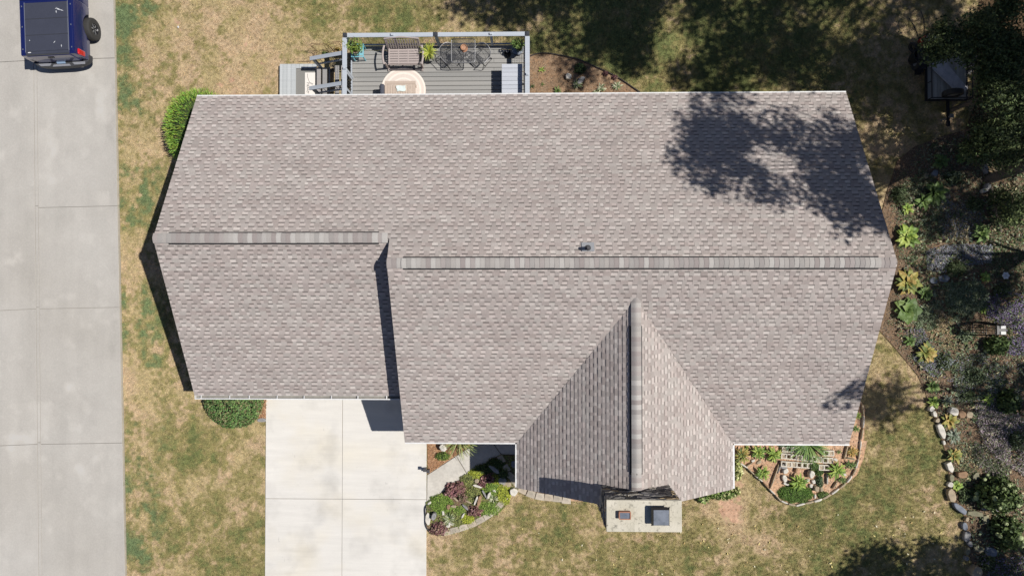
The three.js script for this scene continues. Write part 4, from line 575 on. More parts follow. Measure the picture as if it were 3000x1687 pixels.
// ------------------------------------------------------------------ island bed by the walk: edging blocks, stones, sedum and coral bells
{
  const ORD = ['first', 'second', 'third', 'fourth', 'fifth', 'sixth', 'seventh', 'eighth', 'ninth'];
  const eb = (group, label, pts, w, d, tone, y = 0, h = 0.11) => pts.forEach(([a, b, r], i) => { const [x, z] = P(a, b, h), o = thing('edging_block', label.replace('#', ORD[i]), 'edging block', [x, y, z], -r * Math.PI / 180, group); const g = new THREE.Shape([[-w / 2 + 0.006, -d / 2], [w / 2 - 0.006, -d / 2], [w / 2 - 0.03, d / 2], [-w / 2 + 0.03, d / 2]].map(([u, v]) => new THREE.Vector2(u, v))); const e = norm(new THREE.ExtrudeGeometry(g, { depth: h - 0.01, bevelEnabled: true, bevelSize: 0.008, bevelThickness: 0.01, bevelSegments: 2 })); e.rotateX(-Math.PI / 2); boxUV(e); part('block', e, tone[i % tone.length], o); });
  const tn = [mat([0.53, 0.46, 0.37], 0.95, { map: T.stone, bumpMap: T.stone, bumpScale: 0.01 }), mat([0.48, 0.43, 0.36], 0.95, { map: T.stone, bumpMap: T.stone, bumpScale: 0.01 }), mat([0.58, 0.52, 0.44], 0.95, { map: T.stone, bumpMap: T.stone, bumpScale: 0.01 })];
  eb('tan edging blocks curving round the front of the island bed', 'tan edging block round the island bed, # in the curve from its lower left end', [[1305, 1560, -10], [1331, 1554, -14], [1357, 1546, -17], [1382, 1537, -22], [1406, 1525, -27], [1429, 1511, -33], [1451, 1494, -40], [1469, 1474, -55], [1481, 1453, -78]], 0.34, 0.2, tn);
  eb('tan edging blocks under the gable roof edge', 'tan edging block along the gable roof edge, # in the row from the gutter corner', [[1531, 1436, 25], [1556, 1448, 18], [1582, 1455, 9], [1608, 1458, 4], [1634, 1461, 3], [1660, 1466, 5]], 0.33, 0.23, tn);
  eb('shaded edging blocks beside the walk', 'shaded flat edging block, # from the walk towards the gable gutter corner', [[1469, 1346, 62], [1484, 1372, 58], [1495, 1394, 40], [1508, 1412, 50]], 0.3, 0.2, [tn[1]]);
  const wl = (l, p, s, r, h, t = 'pale', o = {}) => rock(l, p, s, r, t, h, { y: 0.06, ...o });
  wl('large white rock at the corner of the gable gutter', [1505, 1442], [26, 24], 20, 0.2); wl('white rock in the mulch triangle by the garage', [1297, 1313], [20, 25], -30, 0.32, 'pale', { y: 0.02 });
  wl('long pale stone lying between shaded greenery by the walk', [1448, 1375], [44, 14], 40, 0.14, 'grey'); wl('pale blue-grey round stepping stone in the shade of the gable', [1506, 1360], [18, 22], 0, 0.08, 'blue');
  wl('upright white stone among the lime sedum', [1432, 1452], [9, 22], 20, 0.22); wl('small white stone right of the upright one', [1448, 1440], [12, 8], 40, 0.16); wl('flat grey flagstone at the top right of the island bed', [1471, 1408], [26, 24], 10, 0.08, 'grey'); wl('tan flagstone beside the grey one in the island bed', [1486, 1420], [30, 18], -15, 0.08, 'tan');
  wl('pinkish stone beside the red coral bells', [1424, 1411], [12, 9], -30, 0.14); wl('round tan stone between the red plants', [1396, 1409], [16, 14], 0, 0.16, 'tan'); wl('long thin stone leaning in the middle of the island bed', [1420, 1450], [5, 34], -32, 0.16, 'grey'); wl('pale ledge stone under the red coral bells', [1399, 1425], [30, 7], 18, 0.16, 'pale');
  wl('tall brown-streaked stone standing in the middle of the island bed', [1404, 1468], [12, 34], 10, 0.24, 'brown'); wl('grey slate on edge beside the brown-streaked stone', [1394, 1467], [6, 32], 22, 0.22, 'pale'); wl('thin ledge stone running below the purple coral bells', [1333, 1463], [24, 5], 40, 0.14, 'tan'); wl('ledge stone at the middle of the island bed', [1372, 1472], [22, 6], 25, 0.15, 'tan'); wl('second ledge stone at the middle of the island bed, below the first', [1362, 1486], [26, 7], 40, 0.13, 'grey');
  wl('rounded tan stone near the left green mat', [1328, 1484], [18, 9], 5, 0.12, 'tan'); wl('knobbly brown stone near the left green mat', [1313, 1486], [11, 18], 10, 0.16, 'brown'); wl('small white stone near the lower left spiky plant', [1297, 1505], [7, 15], -5, 0.16); wl('white wedge stone beside the yellow sedum', [1355, 1513], [6, 17], 25, 0.2); wl('white flat stone at the front edge of the island bed', [1320, 1536], [18, 8], 15, 0.12); wl('white stone at the lower left of the island bed', [1311, 1543], [14, 9], -15, 0.1); wl('dark grey slab leaning at the left end of the island bed', [1270, 1515], [14, 24], 10, 0.25, 'grey'); wl('pale flat stone at the left tip of the island bed', [1253, 1520], [16, 36], 0, 0.08, 'pale'); wl('white stone left of the left green mat', [1256, 1476], [14, 7], -35, 0.15);
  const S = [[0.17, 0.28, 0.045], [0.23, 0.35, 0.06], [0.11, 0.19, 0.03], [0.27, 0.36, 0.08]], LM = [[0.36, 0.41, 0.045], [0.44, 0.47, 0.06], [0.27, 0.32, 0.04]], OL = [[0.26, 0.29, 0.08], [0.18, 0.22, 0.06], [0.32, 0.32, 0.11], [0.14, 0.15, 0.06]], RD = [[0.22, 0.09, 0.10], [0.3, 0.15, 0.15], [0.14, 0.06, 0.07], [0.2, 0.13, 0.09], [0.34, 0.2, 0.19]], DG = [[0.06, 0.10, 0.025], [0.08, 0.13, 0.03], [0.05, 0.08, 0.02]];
  const mo = (l, p, s, h, n, t, o) => moundPx(o?.name ?? 'sedum_mat', o?.cat ?? 'sedum', l, p, s.map((q) => q * (o?.name ? 0.95 : 1.3)), h * (o?.name ? 0.8 : 0.62), Math.round(n * 1.5), o?.L ?? 0.05, t, { y: 0.05, bumps: 0.3, ...o });
  mo('green grassy mat at the left end of the island bed', [1290, 1478], [28, 22], 0.2, 1500, S, { L: 0.08, w: 0.25 }); mo('olive mat along the walk edge of the island bed', [1378, 1408], [26, 16], 0.18, 1100, OL); mo('second olive mat along the walk, nearer the house', [1396, 1388], [20, 12], 0.18, 700, LM);
  mo('bright green mat on the right of the island bed', [1437, 1432], [20, 16], 0.2, 900, S, { L: 0.07, w: 0.3 }); mo('lime yellow mat at the right rim of the island bed', [1474, 1447], [18, 24], 0.2, 1300, LM); mo('green mat behind the curve of edging blocks', [1428, 1490], [34, 16], 0.18, 1400, S); mo('yellow mat at the front of the island bed', [1370, 1520], [17, 13], 0.18, 800, LM); mo('olive mat in the middle of the island bed', [1385, 1452], [22, 22], 0.22, 1100, OL); mo('mixed green mat left of the yellow one', [1340, 1516], [20, 22], 0.16, 900, OL); mo('small mat of green between the white stones', [1345, 1498], [16, 12], 0.16, 500, S); mo('green mat behind the grey flagstone', [1452, 1405], [12, 12], 0.18, 400, LM);
  const cb = (l, p, s, h, n, t = RD) => mo(l, p, s, h, n, t, { name: 'coral_bells', cat: 'plant', L: 0.075, w: 0.9, spread: 1.1, bumps: 0.6 });
  cb('purple-red leafy plant by the walk at the left of the island bed', [1322, 1438], [19, 20], 0.3, 650); cb('purple-red leafy plant right of the first one', [1344, 1430], [18, 20], 0.3, 600, [...RD, [0.24, 0.17, 0.1]]); cb('red leafy plant near the flagstones of the island bed', [1428, 1402], [22, 11], 0.25, 450); cb('small red leafy plant below it, beside the tan stone', [1411, 1418], [9, 9], 0.2, 200); cb('brownish red plant in the middle front of the island bed', [1390, 1496], [20, 14], 0.22, 500, [...RD, [0.25, 0.17, 0.11]]); cb('brownish red plant at the bottom left corner of the island bed', [1285, 1548], [24, 18], 0.26, 700, [...RD, [0.28, 0.19, 0.13], [0.2, 0.14, 0.1]]); cb('dull red plant left of the middle stones', [1356, 1456], [16, 14], 0.22, 350, [[0.2, 0.13, 0.1], [0.26, 0.16, 0.12], [0.14, 0.13, 0.06]]);
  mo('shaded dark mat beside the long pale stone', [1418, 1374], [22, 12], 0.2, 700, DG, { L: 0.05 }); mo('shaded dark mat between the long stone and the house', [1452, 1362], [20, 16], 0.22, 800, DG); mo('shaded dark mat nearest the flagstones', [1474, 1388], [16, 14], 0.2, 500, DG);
  const gr = (l, p, r, n, t, o) => { const [x, z] = P(...p, 0.2); return tuft('spiky_plant', 'plant', l, [x, 0.06, z], r, n, 0.02, t, o); };
  gr('pale variegated spiky plant at the right of the island bed', [1444, 1464], 0.24, 46, TONE.cream); gr('pale variegated spiky plant at the lower left of the island bed', [1315, 1523], 0.3, 60, TONE.cream);
  { const [x, z] = P(1345, 1285, 0.4); tuft('ornamental_grass', 'grass', 'fountain of yellow-green grass under the eave in the mulch triangle', [x, 0.04, z], 0.85, 210, 0.018, [[0.34, 0.36, 0.12], [0.26, 0.3, 0.09], [0.42, 0.42, 0.2], [0.16, 0.22, 0.06]], { h: 0.75, droop: 0.75 }); }
  moundPx('low_juniper', 'shrub', 'dark green spreading plant in the mulch triangle', [1296, 1337], [20, 12], 0.2, 500, 0.09, DG.concat(S), { w: 0.2, y: 0.02 });
  patch('ground_cover', 'low green and olive sedum creeping over the whole island bed', 'ground cover', ISLAND, 6500, 0.075, 0.05, [...S, ...OL, ...OL, [0.2, 0.14, 0.09]], 0.4, 0.06, 21);
  // two small lamp posts beside the driveway
  const lamp = (label, p) => { const [x, z] = P(...p, 0.4), o = thing('path_light', label, 'path light', [x, 0.02, z]); part('post', cyl(0.018, 0.018, 0.36), W.black, o); part('lamp_head', [rbox(0.12, 0.05, 0.12, 0.012, 0, 0.36, 0), box(0.09, 0.012, 0.09, 0, 0.41, 0)], mat([0.07, 0.07, 0.075], 0.4), o); };
  lamp('small black square path light at the edge of the driveway', [1244, 1377]); lamp('small black square path light beside the mulch triangle', [1254, 1381]);
  const hz = px([[1258, 1472], [1246, 1485], [1246, 1515], [1247, 1538], [1254, 1552], [1262, 1560]], 0.06); const e = thing('edging_strip', 'black plastic edging strip round the left end of the island bed', 'edging'); part('strip', tube(hz.map(([x, z]) => [x, 0.09, z]), 0.022, 40), W.black, e);
}
// ------------------------------------------------------------------ bed on the right of the gable: stone edging, hollow blocks, hostas
{
  const curve = [[2164, 1352], [2192, 1372], [2214, 1393], [2236, 1412], [2255, 1432], [2272, 1450], [2289, 1467], [2310, 1476], [2332, 1482], [2360, 1475], [2385, 1470], [2410, 1462], [2436, 1448], [2460, 1432], [2482, 1413], [2498, 1394], [2509, 1372], [2517, 1345], [2520, 1318], [2524, 1290], [2530, 1255], [2532, 1215], [2528, 1185]];
  const ed = thing('stone_edging', 'thin pale stone edging standing round the front right bed', 'edging'), es = [stoneTex.pale, stoneTex.tan, stoneTex.pale, stoneTex.brown];
  for (let i = 0; i + 1 < curve.length; i++) { const a = P(...curve[i], 0.12), b = P(...curve[i + 1], 0.12), L = Math.hypot(b[0] - a[0], b[1] - a[1]), w = i > 6 && i < 15 ? 0.085 : 0.055; const m = part('stone', stoneGeo(L * 1.04, 0.22, w, 0.22), es[i % 4 === 3 && i < 6 ? 3 : i % 2], ed); m.position.set((a[0] + b[0]) / 2, 0.0, (a[1] + b[1]) / 2); m.rotation.y = -Math.atan2(b[1] - a[1], b[0] - a[0]) + rr(-0.06, 0.06); }
  const slab = (l, a, b, t = 'tan') => { const A = P(...a, 0.12), B = P(...b, 0.12), o = thing('stone_divider', l, 'stone', [(A[0] + B[0]) / 2, 0.03, (A[1] + B[1]) / 2], -Math.atan2(B[1] - A[1], B[0] - A[0])); part('stone', stoneGeo(Math.hypot(B[0] - A[0], B[1] - A[1]), 0.2, 0.05, 0.15), stoneTex[t], o); };
  slab('thin stone on edge dividing the bed, left of the hollow blocks', [2282, 1360], [2258, 1430]); slab('short stone on edge above the divider by the hollow blocks', [2290, 1355], [2278, 1388], 'grey'); slab('stone on edge at the left end beside the leafy clump', [2184, 1368], [2206, 1354], 'tan'); slab('stone on edge right of the hollow blocks near the eave', [2474, 1345], [2485, 1300], 'tan'); slab('flat stone slab below the orange plant', [2478, 1340], [2506, 1346], 'olive'); slab('stone on edge beside the big lime hosta', [2424, 1420], [2425, 1388], 'pale'); slab('stone on edge near the lower right corner of the bed', [2440, 1432], [2454, 1410], 'tan');
  // hollow concrete blocks laid flat
  const ORD = ['first', 'second', 'third', 'fourth'], gravelM = mat([0.62, 0.56, 0.47], 1, { map: T.mulch });
  const cm = mat([0.70, 0.65, 0.57], 0.95, { map: T.stone, bumpMap: T.stone, bumpScale: 0.006 });
  const hb = (() => { const s = new THREE.Shape(); s.moveTo(-0.19, -0.103); s.lineTo(0.19, -0.103); s.lineTo(0.19, 0.103); s.lineTo(-0.19, 0.103); for (const c of [-0.09, 0.09]) { const q = new THREE.Path(); q.moveTo(c - 0.062, -0.062); q.lineTo(c + 0.062, -0.062); q.lineTo(c + 0.062, 0.062); q.lineTo(c - 0.062, 0.062); s.holes.push(q); } const g = norm(new THREE.ExtrudeGeometry(s, { depth: 0.15, bevelEnabled: true, bevelSize: 0.004, bevelThickness: 0.005, bevelOffset: -0.004, bevelSegments: 1 })); g.rotateX(-Math.PI / 2); return boxUV(g); })();
  const rows = [[2305, 1360, 2367, 1364, 3, 0, 'in the lower row, # from the left'], [2416, 1370, 2417, 1370, 1, 1, 'alone at the right end of the lower row'], [2305, 1337, 2395, 1346, 4, 1, 'in the middle row, # from the left'], [2427, 1349, 2428, 1349, 1, 0, 'at the right end of the middle row'], [2308, 1317, 2339, 1319, 2, 1, 'in the upper row beside the drooping grass, # from the left'], [2430, 1328, 2431, 1328, 1, 0, 'at the right end of the upper row']];
  for (const [xa, ya, xb, yb, n, f, w] of rows) for (let i = 0; i < n; i++) { const u = n > 1 ? i / (n - 1) : 0, [x, z] = P(mix(xa, xb, u), mix(ya, yb, u), 0.2), o = thing('hollow_block', `hollow concrete block ${w.replace('#', ORD[i])}`, 'concrete block', [x, 0.05, z], -Math.atan2(yb - ya, xb - xa) + rr(-0.015, 0.015), 'hollow concrete blocks laid in rows in the front right bed'); part('block', hb, cm, o); part('filling', rbox(0.12, 0.128, 0.12, 0.01, i % 2 === f ? 0.09 : -0.09, 0, 0), gravelM, o); }
  const ho = (l, p, r, t, o = {}) => leafy('hosta', 'plant', l, p, r * 1.15, t, { y: 0.06, n: 26, vars: narrowVar, h: 1.5, ...o, ...(o.n ? { n: Math.round(o.n * 1.5) } : {}) });
  ho('lime plant in the gutter corner of the front right bed, upper of two', [2176, 1333], 25, 'gold', { n: 30 }); ho('dark-centred plant second from the gutter corner', [2222, 1325], 23, 'lime', { n: 30 }); ho('dark-centred plant beside the first hollow block', [2265, 1330], 25, 'lime', { n: 34 }); ho('green plant alone in the earth left of the divider', [2236, 1388], 23, 'lime', { n: 30 }); ho('lime plant above the round green mat', [2340, 1413], 27, 'lime', { n: 34 }); ho('large lime plant right of the hollow blocks', [2450, 1378], 28, 'lime', { n: 40 }); ho('orange-leaved plant by the eave at the right end', [2500, 1324], 17, 'rust', { n: 30 }); ho('green plant between the orange plant and the edging', [2494, 1362], 18, 'green'); ho('small plant at the eave left of the stone on edge', [2463, 1325], 9, 'green', { n: 12 }); ho('small green plant at the right lower edge of the bed', [2472, 1408], 13, 'green', { n: 18 });
  ho('small plant beside the eave in the gutter corner', [2192, 1313], 9, 'lime', { n: 14 }); ho('small plant below the third dark-centred one', [2275, 1352], 8, 'green', { n: 12 }); ho('yellow plant in the bed beside the right wall', [2518, 1220], 13, 'lime', { n: 18 }); ho('green plant higher in the bed beside the right wall', [2511, 1256], 13, 'green', { n: 18 });
  const vr = (l, p, s, n) => moundPx('variegated_shrub', 'shrub', l, p, s, 0.3, n, 0.10, [[0.5, 0.5, 0.2], [0.36, 0.4, 0.13], [0.2, 0.27, 0.07], [0.6, 0.58, 0.32]], { y: 0.02, w: 0.6 });
  vr('yellow-green variegated shrub along the right gable gutter', [2162, 1378], [14, 30], 420); vr('yellow-green variegated shrub at the lower gable corner', [2158, 1440], [11, 9], 170); moundPx('variegated_shrub', 'shrub', 'green and cream shrub under the lower right gable edge', [2112, 1446], [52, 18], 0.35, 700, 0.11, [[0.12, 0.2, 0.045], [0.2, 0.29, 0.07], [0.46, 0.47, 0.22], [0.08, 0.14, 0.03]], { y: 0.01, w: 0.6 }); moundPx('variegated_shrub', 'shrub', 'leafy green shrub tip under the gable beside the chimney', [2062, 1462], [16, 10], 0.3, 160, 0.11, [[0.14, 0.23, 0.05], [0.2, 0.3, 0.08], [0.4, 0.42, 0.2]], { y: 0.01, w: 0.6 });
  moundPx('creeping_mat', 'plant', 'round bright green mat at the front of the front right bed', [2332, 1446], [52, 27], 0.16, 4200, 0.055, [[0.09, 0.18, 0.03], [0.12, 0.23, 0.035], [0.16, 0.27, 0.05], [0.07, 0.13, 0.025]], { y: 0.05, w: 0.28 }); moundPx('creeping_mat', 'plant', 'small green mat at the bottom of the bed by the edging', [2412, 1450], [17, 12], 0.12, 500, 0.05, [[0.12, 0.19, 0.05], [0.16, 0.23, 0.06]], { y: 0.05, w: 0.4 }); moundPx('creeping_mat', 'plant', 'green mat growing over the lower row of hollow blocks', [2384, 1366], [15, 14], 0.26, 500, 0.045, [[0.12, 0.2, 0.05], [0.09, 0.16, 0.04]], { y: 0.05 }); moundPx('creeping_mat', 'plant', 'green mat below the hollow blocks', [2400, 1384], [14, 11], 0.16, 360, 0.045, [[0.12, 0.2, 0.05], [0.09, 0.16, 0.04]], { y: 0.05 }); moundPx('creeping_mat', 'plant', 'dark bluish mat between the white rocks and the stone on edge', [2402, 1410], [11, 18], 0.2, 420, 0.055, [[0.08, 0.13, 0.06], [0.12, 0.18, 0.09], [0.05, 0.09, 0.035]], { y: 0.05 });
  { const [x, z] = P(2370, 1296, 0.3); tuft('ornamental_grass', 'grass', 'long drooping green grass under the eave above the hollow blocks', [x, 0.05, z], 0.95, 260, 0.02, [[0.14, 0.25, 0.05], [0.2, 0.33, 0.08], [0.1, 0.18, 0.06], [0.25, 0.36, 0.12]], { h: 0.55, droop: 0.5 }); const [x2, z2] = P(2325, 1292, 0.3); tuft('ornamental_grass', 'grass', 'bluish green grass under the eave left of the drooping grass', [x2, 0.05, z2], 0.6, 110, 0.02, [[0.1, 0.17, 0.09], [0.14, 0.22, 0.12]], { h: 0.6 }); }
  const wr = (l, p, s, r, h, t = 'pale') => rock(l, p, s, r, t, h, { y: 0.04 });
  wr('grey flat rock under the left hollow blocks', [2299, 1368], [24, 15], 10, 0.12, 'grey'); wr('pale rock below the grey flat one', [2304, 1381], [18, 15], -30, 0.16); wr('pale oblong rock above the round green mat', [2301, 1402], [14, 24], -15, 0.14); wr('pale rock touching the round green mat at the left', [2306, 1418], [20, 9], 20, 0.1); wr('large white upright rock right of the lime plant', [2381, 1391], [17, 26], 20, 0.26); wr('small white rock below the large white one', [2370, 1409], [11, 9], 0, 0.14); wr('white rock in the chain below the large one', [2388, 1413], [10, 13], -20, 0.16); wr('white rock left of the rounded pair', [2380, 1425], [11, 12], 10, 0.16); wr('rounded tan rock of a pair near the edging', [2396, 1433], [17, 17], 30, 0.2, 'tan'); wr('smaller rounded rock right of the tan one', [2411, 1435], [10, 15], -10, 0.18, 'tan'); wr('small pale rock between mat and edging', [2391, 1455], [6, 13], 0, 0.1); wr('pale rock at the right edge by the large lime plant', [2478, 1392], [10, 8], 0, 0.12); wr('pale rock beside the hollow blocks at the eave end', [2452, 1348], [13, 9], 25, 0.14); wr('brown stone standing in the bare earth', [2337, 1378], [8, 15], 15, 0.2, 'brown'); wr('tan flat rock at the left end among bare earth', [2226, 1355], [16, 9], -35, 0.1, 'tan'); wr('small white rock near the left end', [2209, 1351], [11, 8], -20, 0.13);
}
// ------------------------------------------------------------------ bed behind the house, right of the deck
{
  const pts = px([[1556, 163], [1572, 157], [1600, 155], [1640, 161], [1690, 172], [1720, 184], [1770, 206], [1810, 226], [1850, 252], [1882, 276], [1900, 300]], 0.08); const e = thing('edging_strip', 'dark curved edging strip round the bed behind the house', 'edging'); part('strip', tube(pts.map(([x, z]) => [x, 0.085, z]), 0.022, 60), mat([0.05, 0.04, 0.035], 0.7), e);
  rock('white round stone in the bed right of the deck', [1666, 222], [18, 20], 0, 'pale', 0.16); rock('grey-green rock among the pale plant right of the deck', [1703, 233], [30, 16], -40, 'grey', 0.16);
  const ho = (l, p, r, t, o = {}) => leafy('hosta', 'plant', l, p, r, t, { y: 0.03, n: 20, vars: narrowVar, ...o });
  ho('sunlit spiky green plant near the deck rail', [1588, 202], 13, 'lime', { n: 14 }); ho('green plant at the eave near the deck', [1633, 262], 16, 'green'); ho('small dark plant against the deck corner', [1560, 250], 10, 'deep', { n: 12 }); ho('small dark plant in the middle of the back bed', [1590, 244], 8, 'green', { n: 10 });
  const vb = (l, p, r) => leafy('variegated_hosta', 'plant', l, p, r, 'cream', { y: 0.03, n: 24, vars: narrowVar }); vb('cream-edged plant at the eave in the back bed', [1762, 256], 17); vb('cream-edged plant near the right end of the back bed', [1810, 250], 18); vb('pale striped plant beside the grey-green rock', [1692, 245], 20); vb('cream-edged plant lowest at the eave in the back bed', [1746, 272], 13);
  moundPx('low_plant', 'plant', 'dull green low plant behind the white round stone', [1700, 200], [18, 16], 0.16, 260, 0.07, TONE.deep, { y: 0.03 }); moundPx('low_plant', 'plant', 'reddish low plant by the edging strip', [1775, 215], [8, 8], 0.14, 120, 0.06, TONE.plum, { y: 0.03 }); moundPx('low_plant', 'plant', 'second reddish low plant further right by the edging strip', [1802, 226], [8, 8], 0.14, 120, 0.06, TONE.plum, { y: 0.03 }); moundPx('low_plant', 'plant', 'rusty low plant at the eave between green plants', [1665, 270], [9, 8], 0.14, 120, 0.06, [[0.2, 0.1, 0.05], [0.14, 0.09, 0.05]], { y: 0.03 });
}
// ------------------------------------------------------------------ garden on the right
{
  const ho = (l, p, r, t, o = {}) => leafy('hosta', 'plant', l, p, r, t, { y: 0.03, n: 26, ...o });
  ho('green and yellow hosta against the right roof corner', [2659, 692], 40, 'lime', { n: 34 }); ho('large variegated hosta beside the roof peak', [2658, 828], 44, 'gold', { n: 46 }); ho('smaller olive hosta touching the large variegated one', [2714, 858], 26, 'green', { n: 26 }); ho('big round-leaved hosta below the variegated one', [2662, 908], 42, 'green', { vars: roundVar, n: 34, rings: 4 }); ho('yellow-green hosta above the side lawn', [2715, 1033], 34, 'gold', { n: 30 }); ho('small green hosta left of the yellow-green one', [2671, 999], 20, 'green', { n: 18 });
  ho('dim hosta in the upper part of the garden', [2761, 474], 28, 'green'); ho('dim hosta near the mossy rocks at the top of the garden', [2833, 452], 36, 'green', { n: 28 }); ho('hosta with a sunlit tip in the upper garden', [2740, 566], 40, 'green', { n: 28 }); ho('dim hosta beneath the sunlit-tipped one', [2710, 592], 28, 'green', { n: 22 }); ho('bright small hosta near the roof edge in the upper garden', [2662, 610], 22, 'lime', { n: 22 }); ho('dark hosta beside the fallen log', [2877, 684], 36, 'green', { n: 24 });
  ho('round lime plant near the flower-shaped ornament', [2892, 812], 19, 'lime', { n: 26 }); ho('small lime plant above the black garden tower', [2889, 909], 16, 'lime', { n: 16 }); ho('green plant at the lawn edge of the garden, upper of two', [2737, 1134], 24, 'green', { n: 26 }); ho('lime plant at the lawn edge of the garden, lower of two', [2740, 1179], 21, 'lime', { n: 30 }); ho('bright green spiky plant in the pink ground cover', [2899, 1171], 22, 'lime', { vars: narrowVar, n: 24 }); ho('gold-leaved hosta inside the stone edge of the lawn', [2786, 1232], 30, 'gold', { n: 20 }); ho('blue-green strappy plant inside the stone edge', [2797, 1277], 27, 'grey', { vars: narrowVar, n: 34 }); ho('dark and gold hosta lower along the stone edge', [2798, 1336], 27, 'gold', { n: 26 }); ho('bright round-leaved plant beside the white edge stone', [2812, 1424], 17, 'lime', { vars: roundVar, n: 20 }); ho('blue-green plant above the gold-leaved hosta', [2780, 1172], 20, 'grey', { vars: narrowVar, n: 20 });
  const R = (l, p, s, r, t, h = 0.14) => rock(l, p, s, r, t, h, { y: 0.02 });
  R('oval blue-grey stepping stone, larger of two in the garden', [2769, 815], [36, 24], -5, 'blue', 0.07); R('blue-grey stepping stone, smaller of two in the garden', [2737, 822], [26, 20], 10, 'blue', 0.07);
  R('pale tip stone at the top of the lawn edging', [2733, 1198], [16, 18], 30, 'pale'); R('white stone second in the lawn edging', [2742, 1213], [13, 20], -15, 'pale'); R('tan stone third in the lawn edging', [2750, 1232], [16, 15], -10, 'tan'); R('long white stone in the lawn edging', [2762, 1262], [18, 50], -20, 'pale', 0.16); R('small pale stone below the long white one', [2771, 1298], [9, 14], -20, 'pale'); R('white oval stone lower in the lawn edging', [2787, 1369], [20, 35], -18, 'pale', 0.16); R('olive stone below the white oval one', [2792, 1401], [15, 23], 0, 'olive'); R('small white edging stone beside the bright round-leaved plant', [2788, 1421], [16, 18], 30, 'pale'); R('large tan edging stone where the lawn shade begins', [2792, 1452], [24, 44], -15, 'tan', 0.18); R('long blue-grey edging stone in the shade', [2817, 1492], [18, 46], -50, 'blue', 0.18); R('long olive log-like stone crossing the garden', [2862, 1506], [48, 18], 3, 'olive', 0.16); R('small yellow stone below the long blue-grey one', [2837, 1522], [12, 14], 20, 'tan'); R('blue stone fourth from the bottom of the edging', [2830, 1542], [16, 26], -10, 'blue'); R('lichened grey stone in the lower edging', [2837, 1572], [20, 32], 10, 'grey'); R('small white-grey stone in the lower edging', [2846, 1594], [13, 20], -15, 'grey'); R('greenish stone next to last in the edging', [2839, 1615], [14, 24], 10, 'olive'); R('small round stone near the bottom of the edging', [2836, 1637], [12, 14], 0, 'grey'); R('flat olive slab in the lower garden', [2872, 1609], [36, 18], 15, 'olive', 0.1); R('large blue slab in the lower garden', [2908, 1617], [38, 30], 15, 'blue', 0.14); R('big pale boulder at the bottom of the garden edge', [2866, 1678], [34, 36], 35, 'tan', 0.26); R('grey pointed stone beside the long olive one', [2893, 1523], [20, 28], -15, 'olive'); R('white and grey rock under the shrub in the lower garden', [2893, 1487], [24, 20], -30, 'grey', 0.2); R('pale rock at the foot of the pale-headed shrub', [2918, 1493], [26, 12], 20, 'grey', 0.18); R('small stone under the pale-headed shrub', [2934, 1588], [16, 12], 30, 'olive'); R('brown stone beyond the edging in the middle garden', [2824, 1392], [30, 22], -10, 'brown', 0.2); R('grey-green flat rock under the dark shrub', [2863, 1395], [28, 18], -45, 'olive', 0.12); R('pale stone behind the gold-leaved hosta', [2799, 1206], [28, 26], 30, 'pale', 0.2); R('orange-brown stone right of the pale one', [2823, 1214], [22, 24], 0, 'brown', 0.18); R('tan stone at the right of the orange-brown one', [2844, 1216], [20, 22], 10, 'tan', 0.18);
  R('mossy rock at the top right of the garden', [2899, 474], [26, 28], 0, 'olive', 0.25); R('narrow pale rock beside the mossy one', [2893, 493], [12, 30], -12, 'grey', 0.2); R('white rock at the foot of the leaning trunk', [2889, 557], [18, 13], -25, 'pale', 0.2); R('grey rock touching the leaning trunk', [2900, 545], [16, 22], 10, 'grey', 0.22); R('small blue rock in the upper garden', [2744, 506], [19, 20], 30, 'blue', 0.14); R('small pale rock left of the blue one', [2716, 515], [13, 20], 5, 'olive', 0.14); R('thin pale rock near the top of the garden', [2889, 450], [10, 14], 20, 'grey', 0.16);
  { const a = [[2903, 548], [2912, 580], [2920, 620], [2930, 650], [2934, 680]].map((p) => P(...p, 0.1)); const o = thing('fallen_log', 'thin fallen log lying below the leaning trunk', 'log'); part('log', limb(a.map(([x, z]) => [x, 0.09, z]), 0.075, 0.05), barkMat, o); }
  { const [x, z] = P(2687, 645, 0.06), o = thing('fallen_branch', 'short pale piece of wood near the right roof corner', 'branch', [x, 0.06, z], 0.35); part('wood', limb([[-0.17, 0, 0], [0, 0.01, 0.01], [0.18, 0, 0]], 0.04, 0.025), stoneTex.tan, o); }
  // ornament, dark garden tower
  { const [x, z] = P(2949, 807, 0.3), o = thing('flower_ornament', 'white flower-shaped ornament on a stake in the garden', 'ornament', [x, 0.02, z]), wm = mat([0.6, 0.62, 0.64], 0.5); part('stake', cyl(0.008, 0.008, 0.28), W.blackMetal, o); for (let i = 0; i < 6; i++) { const a = i / 6 * 6.283; const g = norm(new THREE.SphereGeometry(0.052, 10, 6)); g.scale(1, 0.35, 1); g.translate(Math.cos(a) * 0.085, 0.28, Math.sin(a) * 0.085); part('petal', g, wm, o); } part('flower_centre', norm(new THREE.SphereGeometry(0.04, 10, 6)).scale(1, 0.5, 1).translate(0, 0.285, 0), mat([0.45, 0.47, 0.5], 0.5), o); }
  { const [x, z] = P(2862, 962, 0), o = thing('garden_tower', 'black slatted garden tower with a small white top beside the purple flowers', 'garden tower', [x, 0, z]), H = 1.32, hb = 0.25, ht = 0.15;
    for (const [a, b] of [[-1, -1], [1, -1], [1, 1], [-1, 1]]) part('post', bar([a * hb, 0, b * hb], [a * ht, H, b * ht], 0.016, 6), W.black, o);
    for (let i = 1; i < 5; i++) { const u = i / 5 * 2 - 1; for (const s of [-1, 1]) { part('slat', bar([u * hb, 0.02, s * hb], [u * ht, H, s * ht], 0.011, 5), W.black, o); part('slat', bar([s * hb, 0.02, u * hb], [s * ht, H, u * ht], 0.011, 5), W.black, o); } }
